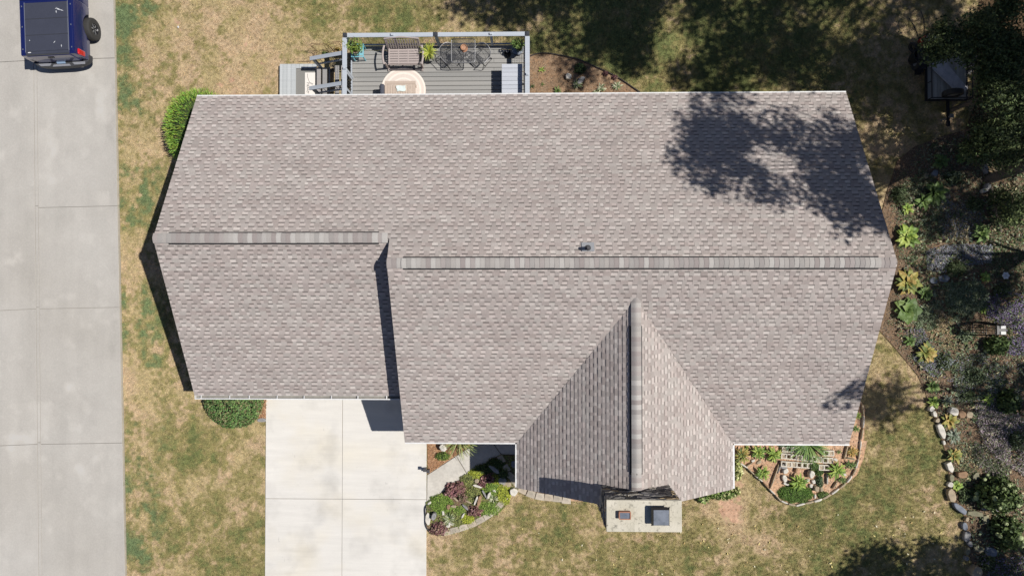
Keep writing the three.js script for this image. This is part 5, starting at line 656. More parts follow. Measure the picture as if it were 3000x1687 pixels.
    for (const u of [0.15, 0.55, 0.98]) { const h = mix(hb, ht, u), y = H * u - 0.04; part('band', [box(h * 2, 0.03, 0.012, 0, y, h), box(h * 2, 0.03, 0.012, 0, y, -h), box(0.012, 0.03, h * 2, h, y, 0), box(0.012, 0.03, h * 2, -h, y, 0)], W.black, o); }
    const c = part('top', [box(0.17, 0.03, 0.10, 0.04, H, -0.1), box(0.17, 0.03, 0.10, 0.04, H, 0.1)], mat([0.62, 0.62, 0.6], 0.6), o); part('top_slot', box(0.3, 0.026, 0.3, 0, H - 0.03, 0), W.black, c); }
  // shrubs with pale heads, flower masses
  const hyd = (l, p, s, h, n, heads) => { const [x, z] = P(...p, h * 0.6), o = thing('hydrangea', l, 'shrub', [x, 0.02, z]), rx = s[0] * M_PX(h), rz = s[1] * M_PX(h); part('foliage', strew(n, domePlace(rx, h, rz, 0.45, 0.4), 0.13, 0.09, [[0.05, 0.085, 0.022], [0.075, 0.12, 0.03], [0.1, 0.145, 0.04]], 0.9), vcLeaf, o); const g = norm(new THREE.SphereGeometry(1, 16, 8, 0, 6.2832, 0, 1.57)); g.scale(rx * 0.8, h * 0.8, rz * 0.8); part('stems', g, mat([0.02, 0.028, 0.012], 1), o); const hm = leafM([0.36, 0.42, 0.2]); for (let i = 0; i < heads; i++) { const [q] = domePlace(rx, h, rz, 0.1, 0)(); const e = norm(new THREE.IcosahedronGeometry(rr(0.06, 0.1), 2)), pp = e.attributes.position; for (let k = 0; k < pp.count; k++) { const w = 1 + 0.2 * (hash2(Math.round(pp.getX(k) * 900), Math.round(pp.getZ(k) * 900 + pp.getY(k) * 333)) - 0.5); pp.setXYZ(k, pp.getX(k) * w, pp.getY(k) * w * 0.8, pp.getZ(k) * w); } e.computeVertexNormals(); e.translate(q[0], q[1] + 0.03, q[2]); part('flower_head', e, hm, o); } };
  hyd('large dark shrub dotted with pale green round heads at the lower right', [2940, 1455], [58, 54], 1.1, 1700, 20); hyd('dark shrub with few pale heads in the bottom right corner', [2965, 1570], [46, 52], 0.9, 1000, 8); hyd('green shrub with a pale head below the garden tower', [2932, 1013], [34, 26], 0.6, 700, 3); hyd('dark shrub with pale leaves at the right edge above the pink ground cover', [2962, 1180], [34, 34], 0.6, 600, 3);
  const Q = (l) => px(l), LAV = [[0.26, 0.26, 0.33], [0.34, 0.34, 0.40], [0.2, 0.22, 0.24], [0.16, 0.19, 0.15]], PINK = [[0.38, 0.29, 0.34], [0.48, 0.41, 0.43], [0.25, 0.19, 0.22], [0.16, 0.18, 0.11], [0.36, 0.34, 0.24], [0.12, 0.13, 0.08]], PUR = [[0.22, 0.15, 0.33], [0.3, 0.24, 0.4], [0.15, 0.13, 0.18], [0.12, 0.16, 0.07], [0.09, 0.12, 0.05]], SAGE = [[0.2, 0.25, 0.15], [0.28, 0.33, 0.21], [0.13, 0.17, 0.09], [0.09, 0.13, 0.05]], STRAW = [[0.5, 0.4, 0.22], [0.4, 0.3, 0.16], [0.3, 0.26, 0.12]], DK = [[0.05, 0.08, 0.025], [0.08, 0.12, 0.04], [0.1, 0.13, 0.06]];
  patch('ground_cover', 'lavender-grey ground cover between the roof peak and the thick trunk', 'ground cover', Q([[2710, 735], [2760, 720], [2820, 715], [2905, 720], [2900, 770], [2800, 780], [2760, 800], [2715, 790]]), 3600, 0.04, 0.055, LAV, 0.38, 0.14, 1);
  patch('ground_cover', 'lavender-grey ground cover in the sunlit upper garden', 'ground cover', Q([[2760, 560], [2830, 560], [2880, 640], [2850, 700], [2760, 700], [2750, 640]]), 3400, 0.04, 0.055, [...LAV, ...STRAW], 0.45, 0.12, 2);
  patch('ground_cover', 'dark ground cover along the roof edge in the upper garden', 'ground cover', Q([[2610, 600], [2640, 540], [2700, 500], [2760, 540], [2760, 720], [2680, 780], [2635, 760], [2620, 680]]), 3400, 0.04, 0.06, [...DK, ...SAGE], 0.42, 0.14, 3);
  patch('ground_cover', 'pale green ground cover in the middle of the garden', 'ground cover', Q([[2770, 830], [2860, 820], [2900, 860], [2890, 930], [2840, 950], [2780, 940], [2765, 880]]), 5200, 0.04, 0.06, SAGE, 0.36, 0.2, 4);
  patch('ground_cover', 'pale green ground cover between the hostas and the straw patch', 'ground cover', Q([[2690, 880], [2750, 880], [2770, 940], [2720, 970], [2680, 960]]), 1500, 0.04, 0.06, SAGE, 0.42, 0.14, 5);
  patch('ground_cover', 'straw coloured litter in the sunny middle of the garden', 'ground cover', Q([[2740, 850], [2775, 850], [2790, 960], [2800, 1020], [2760, 1020], [2710, 960]]), 1500, 0.03, 0.06, STRAW, 0.35, 0.05, 6);
  patch('ground_cover', 'purple flowering ground cover at the right edge by the garden tower', 'ground cover', Q([[2880, 870], [2960, 850], [3010, 880], [3010, 1040], [2950, 1040], [2940, 960], [2890, 930]]), 4200, 0.04, 0.06, PUR, 0.4, 0.26, 7);
  patch('ground_cover', 'bluish ground cover between the yellow-green hosta and the tower', 'ground cover', Q([[2640, 960], [2700, 960], [2760, 1060], [2790, 1120], [2740, 1110], [2680, 1060], [2650, 1010]]), 2800, 0.04, 0.055, [...LAV, ...PUR.slice(1), ...DK], 0.4, 0.14, 8);
  patch('ground_cover', 'grey-green ground cover in the shaded middle garden', 'ground cover', Q([[2780, 1050], [2880, 1030], [2990, 1060], [2990, 1180], [2880, 1170], [2800, 1180]]), 5200, 0.04, 0.055, [...LAV.slice(2), ...DK, ...SAGE, [0.3, 0.27, 0.35]], 0.4, 0.16, 9);
  patch('ground_cover', 'pink and mauve ground cover in the lower garden', 'ground cover', Q([[2850, 1180], [2900, 1160], [2960, 1200], [3010, 1240], [3010, 1400], [2930, 1350], [2880, 1300], [2860, 1240]]), 7600, 0.04, 0.06, PINK, 0.34, 0.22, 10);
  patch('ground_cover', 'dark ground cover under the pink one', 'ground cover', Q([[2850, 1290], [2900, 1310], [2960, 1370], [2950, 1420], [2880, 1400], [2850, 1340]]), 2600, 0.04, 0.06, [...DK, ...PINK.slice(2)], 0.36, 0.2, 11);
  patch('ground_cover', 'purple and green ground cover in the bottom right corner', 'ground cover', Q([[2890, 1640], [3010, 1620], [3010, 1700], [2890, 1700]]), 1700, 0.04, 0.06, [...PUR, ...DK], 0.36, 0.16, 12);
  patch('ground_cover', 'dark low growth along the foot of the trees', 'ground cover', Q([[2890, 570], [3010, 540], [3010, 860], [2900, 800]]), 2600, 0.03, 0.07, DK, 0.42, 0.12, 13);
  patch('ground_cover', 'pale litter and green growth in the lower shaded garden', 'ground cover', Q([[2800, 1290], [2850, 1290], [2870, 1370], [2850, 1470], [2820, 1480], [2800, 1430], [2815, 1380]]), 1400, 0.03, 0.06, [...DK, ...SAGE, ...STRAW], 0.42, 0.1, 14);
  patch('ground_cover', 'mixed low green and grey plants filling the garden between the larger ones', 'ground cover', Q([[2600, 570], [2690, 430], [2830, 390], [3010, 420], [3010, 1690], [2870, 1690], [2845, 1600], [2835, 1520], [2800, 1450], [2785, 1340], [2745, 1210], [2700, 1110], [2590, 960], [2650, 780]]), 17000, 0.03, 0.06, [...DK, ...SAGE, ...SAGE, [0.42, 0.33, 0.2], [0.22, 0.2, 0.2], [0.26, 0.21, 0.12], [0.17, 0.19, 0.08]], 0.47, 0.11, 31);
  patch('ground_cover', 'tangled strappy weeds and stems all through the garden', 'ground cover', Q([[2620, 580], [2690, 440], [2830, 400], [3010, 430], [3010, 1690], [2880, 1690], [2850, 1600], [2840, 1520], [2810, 1450], [2800, 1340], [2760, 1210], [2710, 1110], [2610, 960], [2655, 780]]), 3000, 0.04, 0.14, [...DK, ...SAGE, [0.45, 0.4, 0.24], [0.3, 0.27, 0.15], [0.2, 0.15, 0.1], [0.14, 0.18, 0.06]], 0.5, 0.16, 44);
  const pm = (l, p, s, h, n, t, L = 0.08) => moundPx('perennial', 'plant', l, p, s, h, n, L, t, { y: 0.02, bumps: 0.4, w: 0.45 });
  pm('low dark plant left of the fallen log', [2860, 600], [26, 22], 0.25, 420, DK); pm('greyish plant between the upper garden hostas', [2800, 520], [30, 24], 0.22, 420, [...SAGE, ...DK]); pm('dark plant against the roof edge above the bright small hosta', [2640, 570], [24, 26], 0.25, 420, DK); pm('dark rounded plant right of the stepping stones', [2805, 785], [30, 26], 0.35, 620, DK); pm('dark plant below the flower-shaped ornament', [2945, 850], [30, 22], 0.3, 420, [...DK, ...PUR.slice(2)]); pm('green plant left of the garden tower base', [2835, 985], [26, 18], 0.22, 320, SAGE); pm('dull plant right of the yellow-green hosta', [2775, 1060], [30, 26], 0.25, 460, [...DK, ...LAV.slice(2)]); pm('grey-green plant in the middle garden shade', [2860, 1100], [34, 26], 0.25, 520, [...DK, ...SAGE]); pm('dark plant above the pink ground cover', [2840, 1160], [22, 18], 0.22, 300, DK); pm('dark green plant along the lower stone edging', [2830, 1450], [20, 26], 0.2, 360, DK); pm('dark plant at the bottom beside the pale boulder', [2900, 1650], [26, 26], 0.3, 420, [...DK, ...PUR.slice(2)]); pm('green plant at the right edge in the pink ground cover', [2985, 1290], [26, 30], 0.35, 420, [...DK, ...SAGE]);
  patch('ground_cover', 'dead leaves and weeds under the young trees at the upper right', 'ground cover', Q([[2830, 300], [2900, 250], [3010, 250], [3010, 520], [2860, 430]]), 2600, 0.02, 0.07, [...DK, [0.3, 0.28, 0.14]], 0.42, 0.1, 15);
}
{ const [x, z] = P(521, 79, 0.03), o = thing('paper_scrap', 'tiny white scrap lying on the lawn near the truck', 'litter', [x, 0.035, z], 0.5); part('paper', rbox(0.055, 0.012, 0.075, 0.005), W.white, o); }
// ------------------------------------------------------------------ deck behind the house
const D = 0.75, DX0 = -6.28, DX1 = 0.05, DZ0 = -9.1, DZ1 = -6.36;
{
  const deck = thing('deck', 'raised grey board deck with railing, gate and steps behind the house', 'deck');
  const bm = [0, 1, 2, 3].map((i) => mat([0.285 + 0.015 * i, 0.283 + 0.013 * i, 0.273 + 0.011 * i], 0.75, { map: T.wood, bumpMap: T.wood, bumpScale: 0.003 }));
  const n = 17, w = (DZ1 - DZ0) / n, xj = P(1447, 200, D)[0];
  for (let i = 0; i < n; i++) { const z = DZ0 + w * (i + 0.5), cut = i % 2 ? [[DX0, xj], [xj, DX1]] : [[DX0, DX1]]; for (const [a, b] of cut) part('board', rbox(b - a - 0.006, 0.03, w - 0.014, 0.004, (a + b) / 2, D - 0.03, z, 0, 1), pick(bm), deck); }
  part('frame', [box(DX1 - DX0, 0.16, 0.04, (DX0 + DX1) / 2, D - 0.195, DZ0 + 0.03), box(0.04, 0.16, DZ1 - DZ0 - 0.08, DX0 + 0.03, D - 0.195, (DZ0 + DZ1) / 2), box(0.04, 0.16, DZ1 - DZ0 - 0.08, DX1 - 0.03, D - 0.195, (DZ0 + DZ1) / 2), ...Array.from({ length: 9 }, (_, i) => box(0.04, 0.15, DZ1 - DZ0 - 0.1, DX0 + 0.7 * (i + 0.6), D - 0.195, (DZ0 + DZ1) / 2))], W.deckDark, deck);
  for (const x of [DX0 + 0.1, -3.1, DX1 - 0.1]) for (const z of [DZ0 + 0.1]) part('pier', box(0.14, D - 0.2, 0.14, x, 0, z + 0.14), W.deckDark, deck);
  const H = D + 0.98, m = W.railGrey;
  const posts = [[DX0 + 0.04, DZ0 + 0.0], [P(1276, 98, H)[0], DZ0], [DX1, DZ0]];
  for (const [x, z] of posts) { const p = part('post', box(0.1, H + 0.01, 0.1, x, 0.0, z), W.railGrey, deck); part('post_cap', [box(0.145, 0.02, 0.145, x, H + 0.042, z), box(0.11, 0.015, 0.11, x, H + 0.062, z), box(0.06, 0.012, 0.06, x, H + 0.077, z)], mat([0.045, 0.048, 0.058], 0.4), p); }
  for (const [x, z] of [[DX0 + 0.04, -7.95], [DX0 + 0.04, -6.5], [DX1, -7.7], [DX1, -6.45], [-4.6, DZ0], [-1.2, DZ0]]) part('post', box(0.085, H, 0.085, x, 0.1, z), W.railGrey, deck);
  const cap = (x, z, L, along) => part('rail_cap', along ? rbox(L, 0.035, 0.15, 0.006, x, H, z) : rbox(0.16, 0.035, L, 0.006, x, H, z), m, deck);
  cap((posts[0][0] + posts[1][0]) / 2, DZ0, posts[1][0] - posts[0][0] - 0.15, true); cap((posts[1][0] + posts[2][0]) / 2, DZ0, posts[2][0] - posts[1][0] - 0.15, true);
  cap(DX1, (DZ0 + 0.08 + DZ1) / 2, DZ1 - DZ0 - 0.08, false); cap(DX0 + 0.03, (DZ0 + 0.08 - 7.98) / 2, -7.98 - DZ0 - 0.085, false); cap(DX0 + 0.03, (-7.97 + DZ1) / 2, DZ1 + 7.965, false);
  const bay = (a, b) => { const L = Math.hypot(b[0] - a[0], b[1] - a[1]), ry = -Math.atan2(b[1] - a[1], b[0] - a[0]), cx = (a[0] + b[0]) / 2, cz = (a[1] + b[1]) / 2, gs = []; part('bottom_rail', box(L - 0.1, 0.09, 0.04, cx, D + 0.07, cz, ry), W.railGrey, deck); part('top_rail', box(L - 0.1, 0.09, 0.038, cx, H - 0.095, cz, ry), W.railGrey, deck); const k = Math.floor(L / 0.1), q = new THREE.Matrix4().makeRotationY(ry).setPosition(cx, 0, cz); for (let i = 1; i < k; i++) gs.push(box(0.005, 0.74, 0.005, -L / 2 + i / k * L, D + 0.16, 0)); for (let i = 0; i < 7; i++) gs.push(box(L - 0.12, 0.005, 0.005, 0, D + 0.2 + i * 0.1, 0.006)); const g = mergeGeometries(gs.map(norm)); g.applyMatrix4(q); part('wire_panel', g, W.blackMetal, deck); };
  bay(posts[0], [-4.6, DZ0]); bay([-4.6, DZ0], posts[1]); bay(posts[1], [-1.2, DZ0]); bay([-1.2, DZ0], posts[2]); bay(posts[2], [DX1, -7.7]); bay([DX1, -7.7], [DX1, -6.45]); bay([DX0 + 0.04, DZ0], [DX0 + 0.04, -7.95]);
  { // framed gate in the left railing
    const gate = part('gate', [box(0.04, 0.09, 1.36, DX0 + 0.05, D + 0.06, -7.22), box(0.04, 0.09, 1.36, DX0 + 0.05, H - 0.1, -7.22)], W.railGrey, deck), x = DX0 + 0.05;
    for (const z of [-7.87, -7.3, -6.62]) part('stile', box(0.042, 0.66, 0.09, x, D + 0.152, z), W.railGrey, gate);
    const gs = []; for (let z = -7.8; z < -6.62; z += 0.105) gs.push(box(0.014, 0.66, 0.014, x, D + 0.152, z)); gs.push(box(0.014, 0.014, 1.2, x + 0.001, D + 0.46, -7.24)); part('bars', gs, W.black, gate);
  }
  { // steps down to the left with two sloping handrails
    const tm = [mat([0.34, 0.32, 0.31], 0.75, { map: T.wood }), mat([0.30, 0.29, 0.285], 0.75, { map: T.wood })], za = P(940, 196, 0.4)[1], zb = -6.42, zc = (za + zb) / 2, L = zb - za, st = [[927, 939, 0.36], [944, 957, 0.36], [962, 966, 0.38], [980, 993, 0.56], [998, 1008, 0.56]];
    st.forEach(([a, b, h], i) => { const x0 = P(a, 230, h)[0], x1 = P(b, 230, h)[0]; part('tread', rbox(x1 - x0, 0.03, L, 0.004, (x0 + x1) / 2, h - 0.03, zc, 0, 1), tm[i % 2], deck); });
    part('stringer', [za + 0.03, zc, zb - 0.03].map((z) => { const g = box(1.15, 0.2, 0.04); g.rotateZ(0.36); g.translate(-6.82, 0.18, z); return g; }), W.deckDark, deck);
    for (const [za2, pa, pb] of [[-8.0, [909, 171], [1003, 156]], [-6.72, [908, 259], [1000, 244]]]) { const ya = 1.12, yb = D + 0.9, A = P(...pa, ya), B = P(...pb, yb), L2 = Math.hypot(B[0] - A[0], yb - ya), ang = Math.atan2(yb - ya, B[0] - A[0]); const g = rbox(L2 + 0.03, 0.035, 0.14, 0.006, 0, 0, 0); g.rotateZ(ang); g.translate((A[0] + B[0]) / 2, (ya + yb) / 2, (A[1] + B[1]) / 2); part('handrail', g, W.railGrey, deck); const z = (A[1] + B[1]) / 2 + 0.0; const b = box(L2 - 0.1, 0.08, 0.036); b.rotateZ(ang); b.translate((A[0] + B[0]) / 2, (ya + yb) / 2 - 0.62, z); part('lower_rail', b, W.railGrey, deck); part('newel', box(0.09, ya - 0.1, 0.09, A[0] + 0.09, 0.09, z), W.railGrey, deck); const gs = []; for (let i = 1; i < 8; i++) { const u = i / 8; gs.push(box(0.012, 0.6, 0.012, mix(A[0], B[0], u), mix(ya, yb, u) - 0.6, z)); } part('bars', gs, W.black, deck); }
  }
  const pf = thing('landing', 'low grey board landing at the foot of the deck steps', 'platform'), y = 0.2; // landing: four boards, a darker recess and short end boards
  const lm = [mat([0.50, 0.525, 0.535], 0.75, { map: T.wood }), mat([0.465, 0.49, 0.50], 0.75, { map: T.wood })];
  const xs = [818, 827.5, 839.5, 851.5, 866].map((a) => P(a, 230, y)[0]), zt = P(840, 187, y)[1];
  for (let i = 0; i < 4; i++) part('board', rbox(xs[i + 1] - xs[i] - 0.008, 0.03, -6.35 - zt, 0.004, (xs[i] + xs[i + 1]) / 2, y - 0.03, (zt - 6.35) / 2, 0, 1), lm[i % 2], pf);
  const xe = [866, 876, 889, 901, 914, 927].map((a) => P(a, 190, y)[0]), zr = P(880, 200, y)[1]; for (let i = 0; i < 5; i++) part('board', rbox(xe[i + 1] - xe[i] - 0.008, 0.03, zr - zt - 0.004, 0.004, (xe[i] + xe[i + 1]) / 2, y - 0.03, (zr + zt) / 2, 0, 1), lm[(i + 1) % 2], pf);
  part('top_board', box(xe[5] - xe[0], 0.02, -6.35 - zr - 0.004, (xe[0] + xe[5]) / 2, y - 0.05, (zr - 6.35) / 2), mat([0.24, 0.235, 0.22], 0.85, { map: T.weave }), pf);
  part('frame', [box(xe[5] - xs[0] - 0.02, 0.14, 0.035, (xe[5] + xs[0]) / 2, 0.02, zt + 0.02), box(0.035, 0.14, -6.35 - zt - 0.06, xs[0] + 0.025, 0.02, (zt - 6.35) / 2)], W.black, pf);
  { // doormat with a handwritten greeting
    const cv = document.createElement('canvas'); cv.width = 160; cv.height = 384; const c = cv.getContext('2d'); c.fillStyle = '#efe9e2'; c.fillRect(0, 0, 160, 384); for (let i = 0; i < 900; i++) { c.fillStyle = `rgba(190,178,165,${0.25 * rnd()})`; c.fillRect(rnd() * 160, rnd() * 384, 3, 2); }
    c.save(); c.translate(34, 20); c.rotate(Math.PI / 2); c.strokeStyle = '#1f2126'; c.lineWidth = 5; c.lineCap = 'round'; c.lineJoin = 'round'; c.beginPath();
    c.moveTo(0, -6); c.bezierCurveTo(50, 2, 80, -16, 120, -26);                                   // leading flourish
    c.bezierCurveTo(170, -44, 200, -92, 178, -92); c.bezierCurveTo(160, -90, 160, -30, 158, 6); c.bezierCurveTo(166, -40, 190, -42, 190, -10); c.bezierCurveTo(190, 6, 198, 6, 208, -6); // h
    c.bezierCurveTo(232, -30, 214, -46, 208, -20); c.bezierCurveTo(204, 10, 226, 8, 240, -14);   // e
    c.bezierCurveTo(268, -60, 262, -92, 250, -70); c.bezierCurveTo(240, -30, 246, 12, 264, -8);  // l
    c.bezierCurveTo(292, -60, 288, -92, 276, -70); c.bezierCurveTo(266, -30, 272, 12, 290, -6);  // l
    c.moveTo(316, -28); c.bezierCurveTo(292, -30, 292, 8, 312, 4); c.bezierCurveTo(332, -4, 326, -34, 310, -26); c.bezierCurveTo(322, -18, 334, -20, 344, -30); c.stroke(); c.restore();
    const t = new THREE.CanvasTexture(cv); t.colorSpace = THREE.SRGBColorSpace; t.magFilter = THREE.LinearFilter;
    const [x0, z0] = P(892, 212, y), [x1, z1] = P(922, 277, y), o = thing('doormat', 'white doormat with the handwritten word hello at the foot of the deck steps', 'doormat', [(x0 + x1) / 2, y - 0.028, (z0 + z1) / 2]);
    part('mat', rbox(x1 - x0, 0.012, z1 - z0, 0.004, 0, 0, 0), mat([0.8, 0.78, 0.74], 0.95), o); const g = new THREE.PlaneGeometry(x1 - x0 - 0.01, z1 - z0 - 0.01); g.rotateX(-Math.PI / 2); g.translate(0, 0.0135, 0); part('print', g, new THREE.MeshStandardMaterial({ map: t, roughness: 0.95, color: 0xf0f0f0 }), o);
  }
  { // rusty wire border fence by the steps
    const o = thing('border_fence', 'rusty wire hoop fence panels leaning beside the deck steps', 'garden fence'), rm = mat([0.12, 0.055, 0.035], 0.8), q = (a, b, h) => { const [x, z] = P(a, b, h); return [x, h, z]; };
    for (const [l, r] of [[[917, 165, 922, 143, 906, 132, 913, 128, 940, 127], [975, 162, 962, 140, 955, 131, 950, 127, 940, 127]], [[978, 152, 966, 138, 957, 128, 965, 124, 985, 122], [1010, 150, 1003, 134, 1001, 126, 998, 123, 985, 122]]]) for (const k of [0, 1]) { const pts = []; const hh = [0.05, 0.35, 0.55, 0.62, 0.65]; const two = [l, r].map((s) => [0, 1, 2, 3, 4].map((i) => q(s[i * 2] + k * 5 * (s === l ? 1 : -1), s[i * 2 + 1] + k * 4, hh[i] - 0.01 * k))); pts.push(...two[0], ...two[1].slice(0, 4).reverse()); part('hoop', tube(pts, 0.008, 60, 5), rm, o); }
    part('wire', [tube([q(890, 172, 0.05), q(918, 158, 0.3), q(950, 144, 0.4), q(1004, 128, 0.5)], 0.005, 30, 4), tube([q(870, 179, 0.03), q(900, 179, 0.06), q(912, 178, 0.1)], 0.006, 12, 4)], rm, o);
    moundPx('weed_clump', 'plant', 'small green weeds behind the wire hoop fence by the deck steps', [952, 155], [9, 5], 0.16, 90, 0.06, TONE.green, { y: 0 }); moundPx('weed_clump', 'plant', 'brownish weeds against the deck by the wire hoop fence', [988, 143], [8, 5], 0.16, 80, 0.05, TONE.rust, { y: 0 });
  }
}
// ------------------------------------------------------------------ what stands on the deck
const slatM = mat([0.42, 0.36, 0.34], 0.6, { map: T.wood, bumpMap: T.wood, bumpScale: 0.002 });
{
  const o = thing('glider_bench', 'brown slatted garden bench with armrests against the back deck railing', 'bench', [-4.305, D, -8.6]), w = 1.06;
  for (let i = 0; i < 6; i++) part('seat_slat', rbox(w, 0.022, 0.072, 0.005, 0, 0.40, -0.19 + i * 0.088, 0, 1), slatM, o);
  for (const x of [-0.19, 0.15]) part('seat_batten', box(0.035, 0.024, 0.52, x, 0.401, 0.03), slatM, o);
  part('seat_frame', [box(0.04, 0.07, 0.6, -w / 2 + 0.0, 0.33, 0.0), box(0.04, 0.07, 0.6, w / 2, 0.33, 0.0), box(w + 0.08, 0.07, 0.03, 0, 0.32, 0.305), box(0.05, 0.025, 0.56, -w / 2 + 0.01, 0.4, 0.02)], slatM, o);
  for (let i = 0; i < 13; i++) { const u = i / 12 - 0.5, g = rbox(0.05, 0.5, 0.018, 0.004, 0, 0, 0, 0, 1); g.rotateX(-0.26); g.translate(u * 1.05, 0.43, -0.25); part('back_slat', g, slatM, o); }
  const arch = []; for (let i = 0; i <= 10; i++) { const u = i / 10 - 0.5; arch.push([u * 1.2, 0.93 + 0.06 * Math.cos(u * 3.1), -0.40 - 0.03 * Math.cos(u * 3.1)]); } { const g = tube(arch, 0.034, 40, 8); part('top_rail', g, slatM, o); }
  for (const s of [-1, 1]) {
    part('back_post', bar([s * 0.58, 0.1, -0.20], [s * 0.58, 0.95, -0.4], 0.03, 8), slatM, o);
    const arm = []; for (let i = 0; i <= 8; i++) { const u = i / 8; arm.push([s * (0.66 + 0.05 * Math.sin(u * 3.14)), 0.63, -0.28 + u * 0.66]); } const t = tube(arm, 0.036, 24, 8); t.scale(1, 0.45, 1); t.translate(0, 0.345, 0); part('armrest', t, slatM, o);
    part('arm_post', box(0.05, 0.55, 0.05, s * 0.63, 0.06, 0.33), slatM, o);
    part('glider_base', [box(0.06, 0.07, 0.82, s * 0.6, 0.0, 0.02), bar([s * 0.6, 0.05, -0.25], [s * 0.62, 0.3, -0.2], 0.02), bar([s * 0.6, 0.05, 0.3], [s * 0.62, 0.3, 0.26], 0.02)], slatM, o);
  }
  part('stretcher', box(1.2, 0.05, 0.05, 0, 0.02, 0.38), mat([0.08, 0.07, 0.075], 0.7), o);
}
const pot = (r0, r1, h) => lathe([[0.001, 0], [r0, 0], [r0 * 1.02, h * 0.05], [r1 * 0.97, h * 0.84], [r1 * 1.07, h * 0.85], [r1 * 1.07, h], [r1 * 0.93, h], [r1 * 0.9, h * 0.86], [r1 * 0.86, h * 0.84], [0.001, h * 0.86]], 28);
const terra = mat([0.42, 0.21, 0.13], 0.9, { map: T.stone }), paleclay = mat([0.45, 0.36, 0.31], 0.9, { map: T.stone });
{ // turquoise slatted side table with a pot plant
  const [x, z] = P(1046.5, 147, D + 0.45), o = thing('side_table', 'turquoise slatted side table in the left corner of the deck', 'side table', [x, D, z]), m = mat([0.20, 0.55, 0.66], 0.5), h = 0.44;
  for (let i = 0; i < 9; i++) part('slat', rbox(0.37, 0.016, 0.036, 0.004, 0.0, h, -0.2 + i * 0.046, 0, 1), m, o);
  part('frame', [box(0.022, 0.03, 0.48, -0.205, h - 0.012, 0), box(0.022, 0.03, 0.48, 0.205, h - 0.012, 0), box(0.43, 0.03, 0.022, 0, h - 0.013, 0.23), box(0.43, 0.03, 0.022, 0, h - 0.013, -0.23)], m, o);
  for (const a of [-1, 1]) for (const b of [-1, 1]) part('leg', box(0.035, h, 0.035, a * 0.19, 0, b * 0.21), m, o);
  const p = thing('potted_plant', 'bushy green plant in a pale clay pot on the turquoise table', 'potted plant', [x - 0.02, D + h + 0.018, z + 0.03]); part('pot', pot(0.1, 0.15, 0.24), paleclay, p); part('soil', cyl(0.132, 0.132, 0.01, 0, 0.2, 0), W.soil, p);
  part('foliage', strew(360, () => { const a = rr(0, 6.283), k = Math.sqrt(rnd()), y = rr(0.22, 0.62); return [[Math.cos(a) * 0.33 * k, y, Math.sin(a) * 0.2 * k - 0.2 * (y - 0.2)], [Math.cos(a), 1, Math.sin(a)]]; }, 0.09, 0.035, [[0.2, 0.3, 0.04], [0.14, 0.23, 0.035], [0.27, 0.35, 0.06], [0.08, 0.14, 0.03]], 0.8), vcLeaf, p);
  part('stem', [0, 1, 2, 3, 4, 5, 6].map((i) => bar([0, 0.2, 0], [rr(-0.2, 0.2), 0.52, rr(-0.28, 0.06)], 0.004, 5)), toneM.deep[0], p);
}
{ // spiky plant on a round stand
  const [x, z] = P(1264, 166, D + 0.28), o = thing('plant_stand', 'round wire plant stand between the bench and the mesh chair', 'plant stand', [x, D, z]); part('tray', lathe([[0.001, 0.24], [0.15, 0.24], [0.158, 0.27], [0.148, 0.27], [0.145, 0.25], [0.001, 0.25]]), mat([0.2, 0.2, 0.19], 0.6), o); for (let i = 0; i < 3; i++) { const a = i * 2.094 + 0.4; part('leg', bar([Math.cos(a) * 0.12, 0.24, Math.sin(a) * 0.12], [Math.cos(a) * 0.17, 0, Math.sin(a) * 0.17], 0.008), W.blackMetal, o); }
  const [x2, z2] = P(1258, 158, D + 0.5), p = thing('potted_plant', 'spiky yellow-green plant in a pot beside the brown bench', 'potted plant', [x2, D + 0.252, z2]); part('pot', pot(0.09, 0.12, 0.2), mat([0.26, 0.25, 0.22], 0.8, { map: T.stone }), p); part('soil', cyl(0.105, 0.105, 0.01, 0, 0.165, 0), W.soil, p);
  const gs = []; for (let i = 0; i < 90; i++) { const L = rr(0.22, 0.4), g = bladeGeo(L, 0.022, L * rr(0.3, 1.2), L * 0.35, 0.3, 4, pick([[0.42, 0.46, 0.05], [0.3, 0.36, 0.04], [0.5, 0.52, 0.12], [0.2, 0.27, 0.04]])); g.rotateY(rr(0, 6.283)); g.translate(-0.02, 0.17, -0.06); gs.push(g); } part('blades', mergeGeometries(gs), vcLeaf, p);
}
const netM = mat([0.17, 0.17, 0.175], 0.45, { metalness: 0.4 }), frameM = mat([0.34, 0.34, 0.35], 0.4, { metalness: 0.4 });
function net(outline, pitch, wire, y) { // woven wire inside a ground-plan outline
  const gs = [], xs = outline.map((p) => p[0]), zs = outline.map((p) => p[1]), x0 = Math.min(...xs), x1 = Math.max(...xs), z0 = Math.min(...zs), z1 = Math.max(...zs);
  const span = (f, a, b) => { let s = null, e = null; for (let i = 0; i <= 60; i++) { const t = mix(a, b, i / 60); if (f(t)) { s ??= t; e = t; } } return s === null || e - s < 0.01 ? null : [s, e]; };
  for (let x = x0 + pitch / 2; x < x1; x += pitch) { const s = span((t) => inPoly(x, t, outline), z0, z1); if (s) gs.push(box(wire, wire, s[1] - s[0], x, y, (s[0] + s[1]) / 2)); }
  for (let z = z0 + pitch / 2; z < z1; z += pitch) { const s = span((t) => inPoly(t, z, outline), x0, x1); if (s) gs.push(box(s[1] - s[0], wire, wire, (s[0] + s[1]) / 2, y + wire * 0.8, z)); }
  return mergeGeometries(gs.map(norm));
}
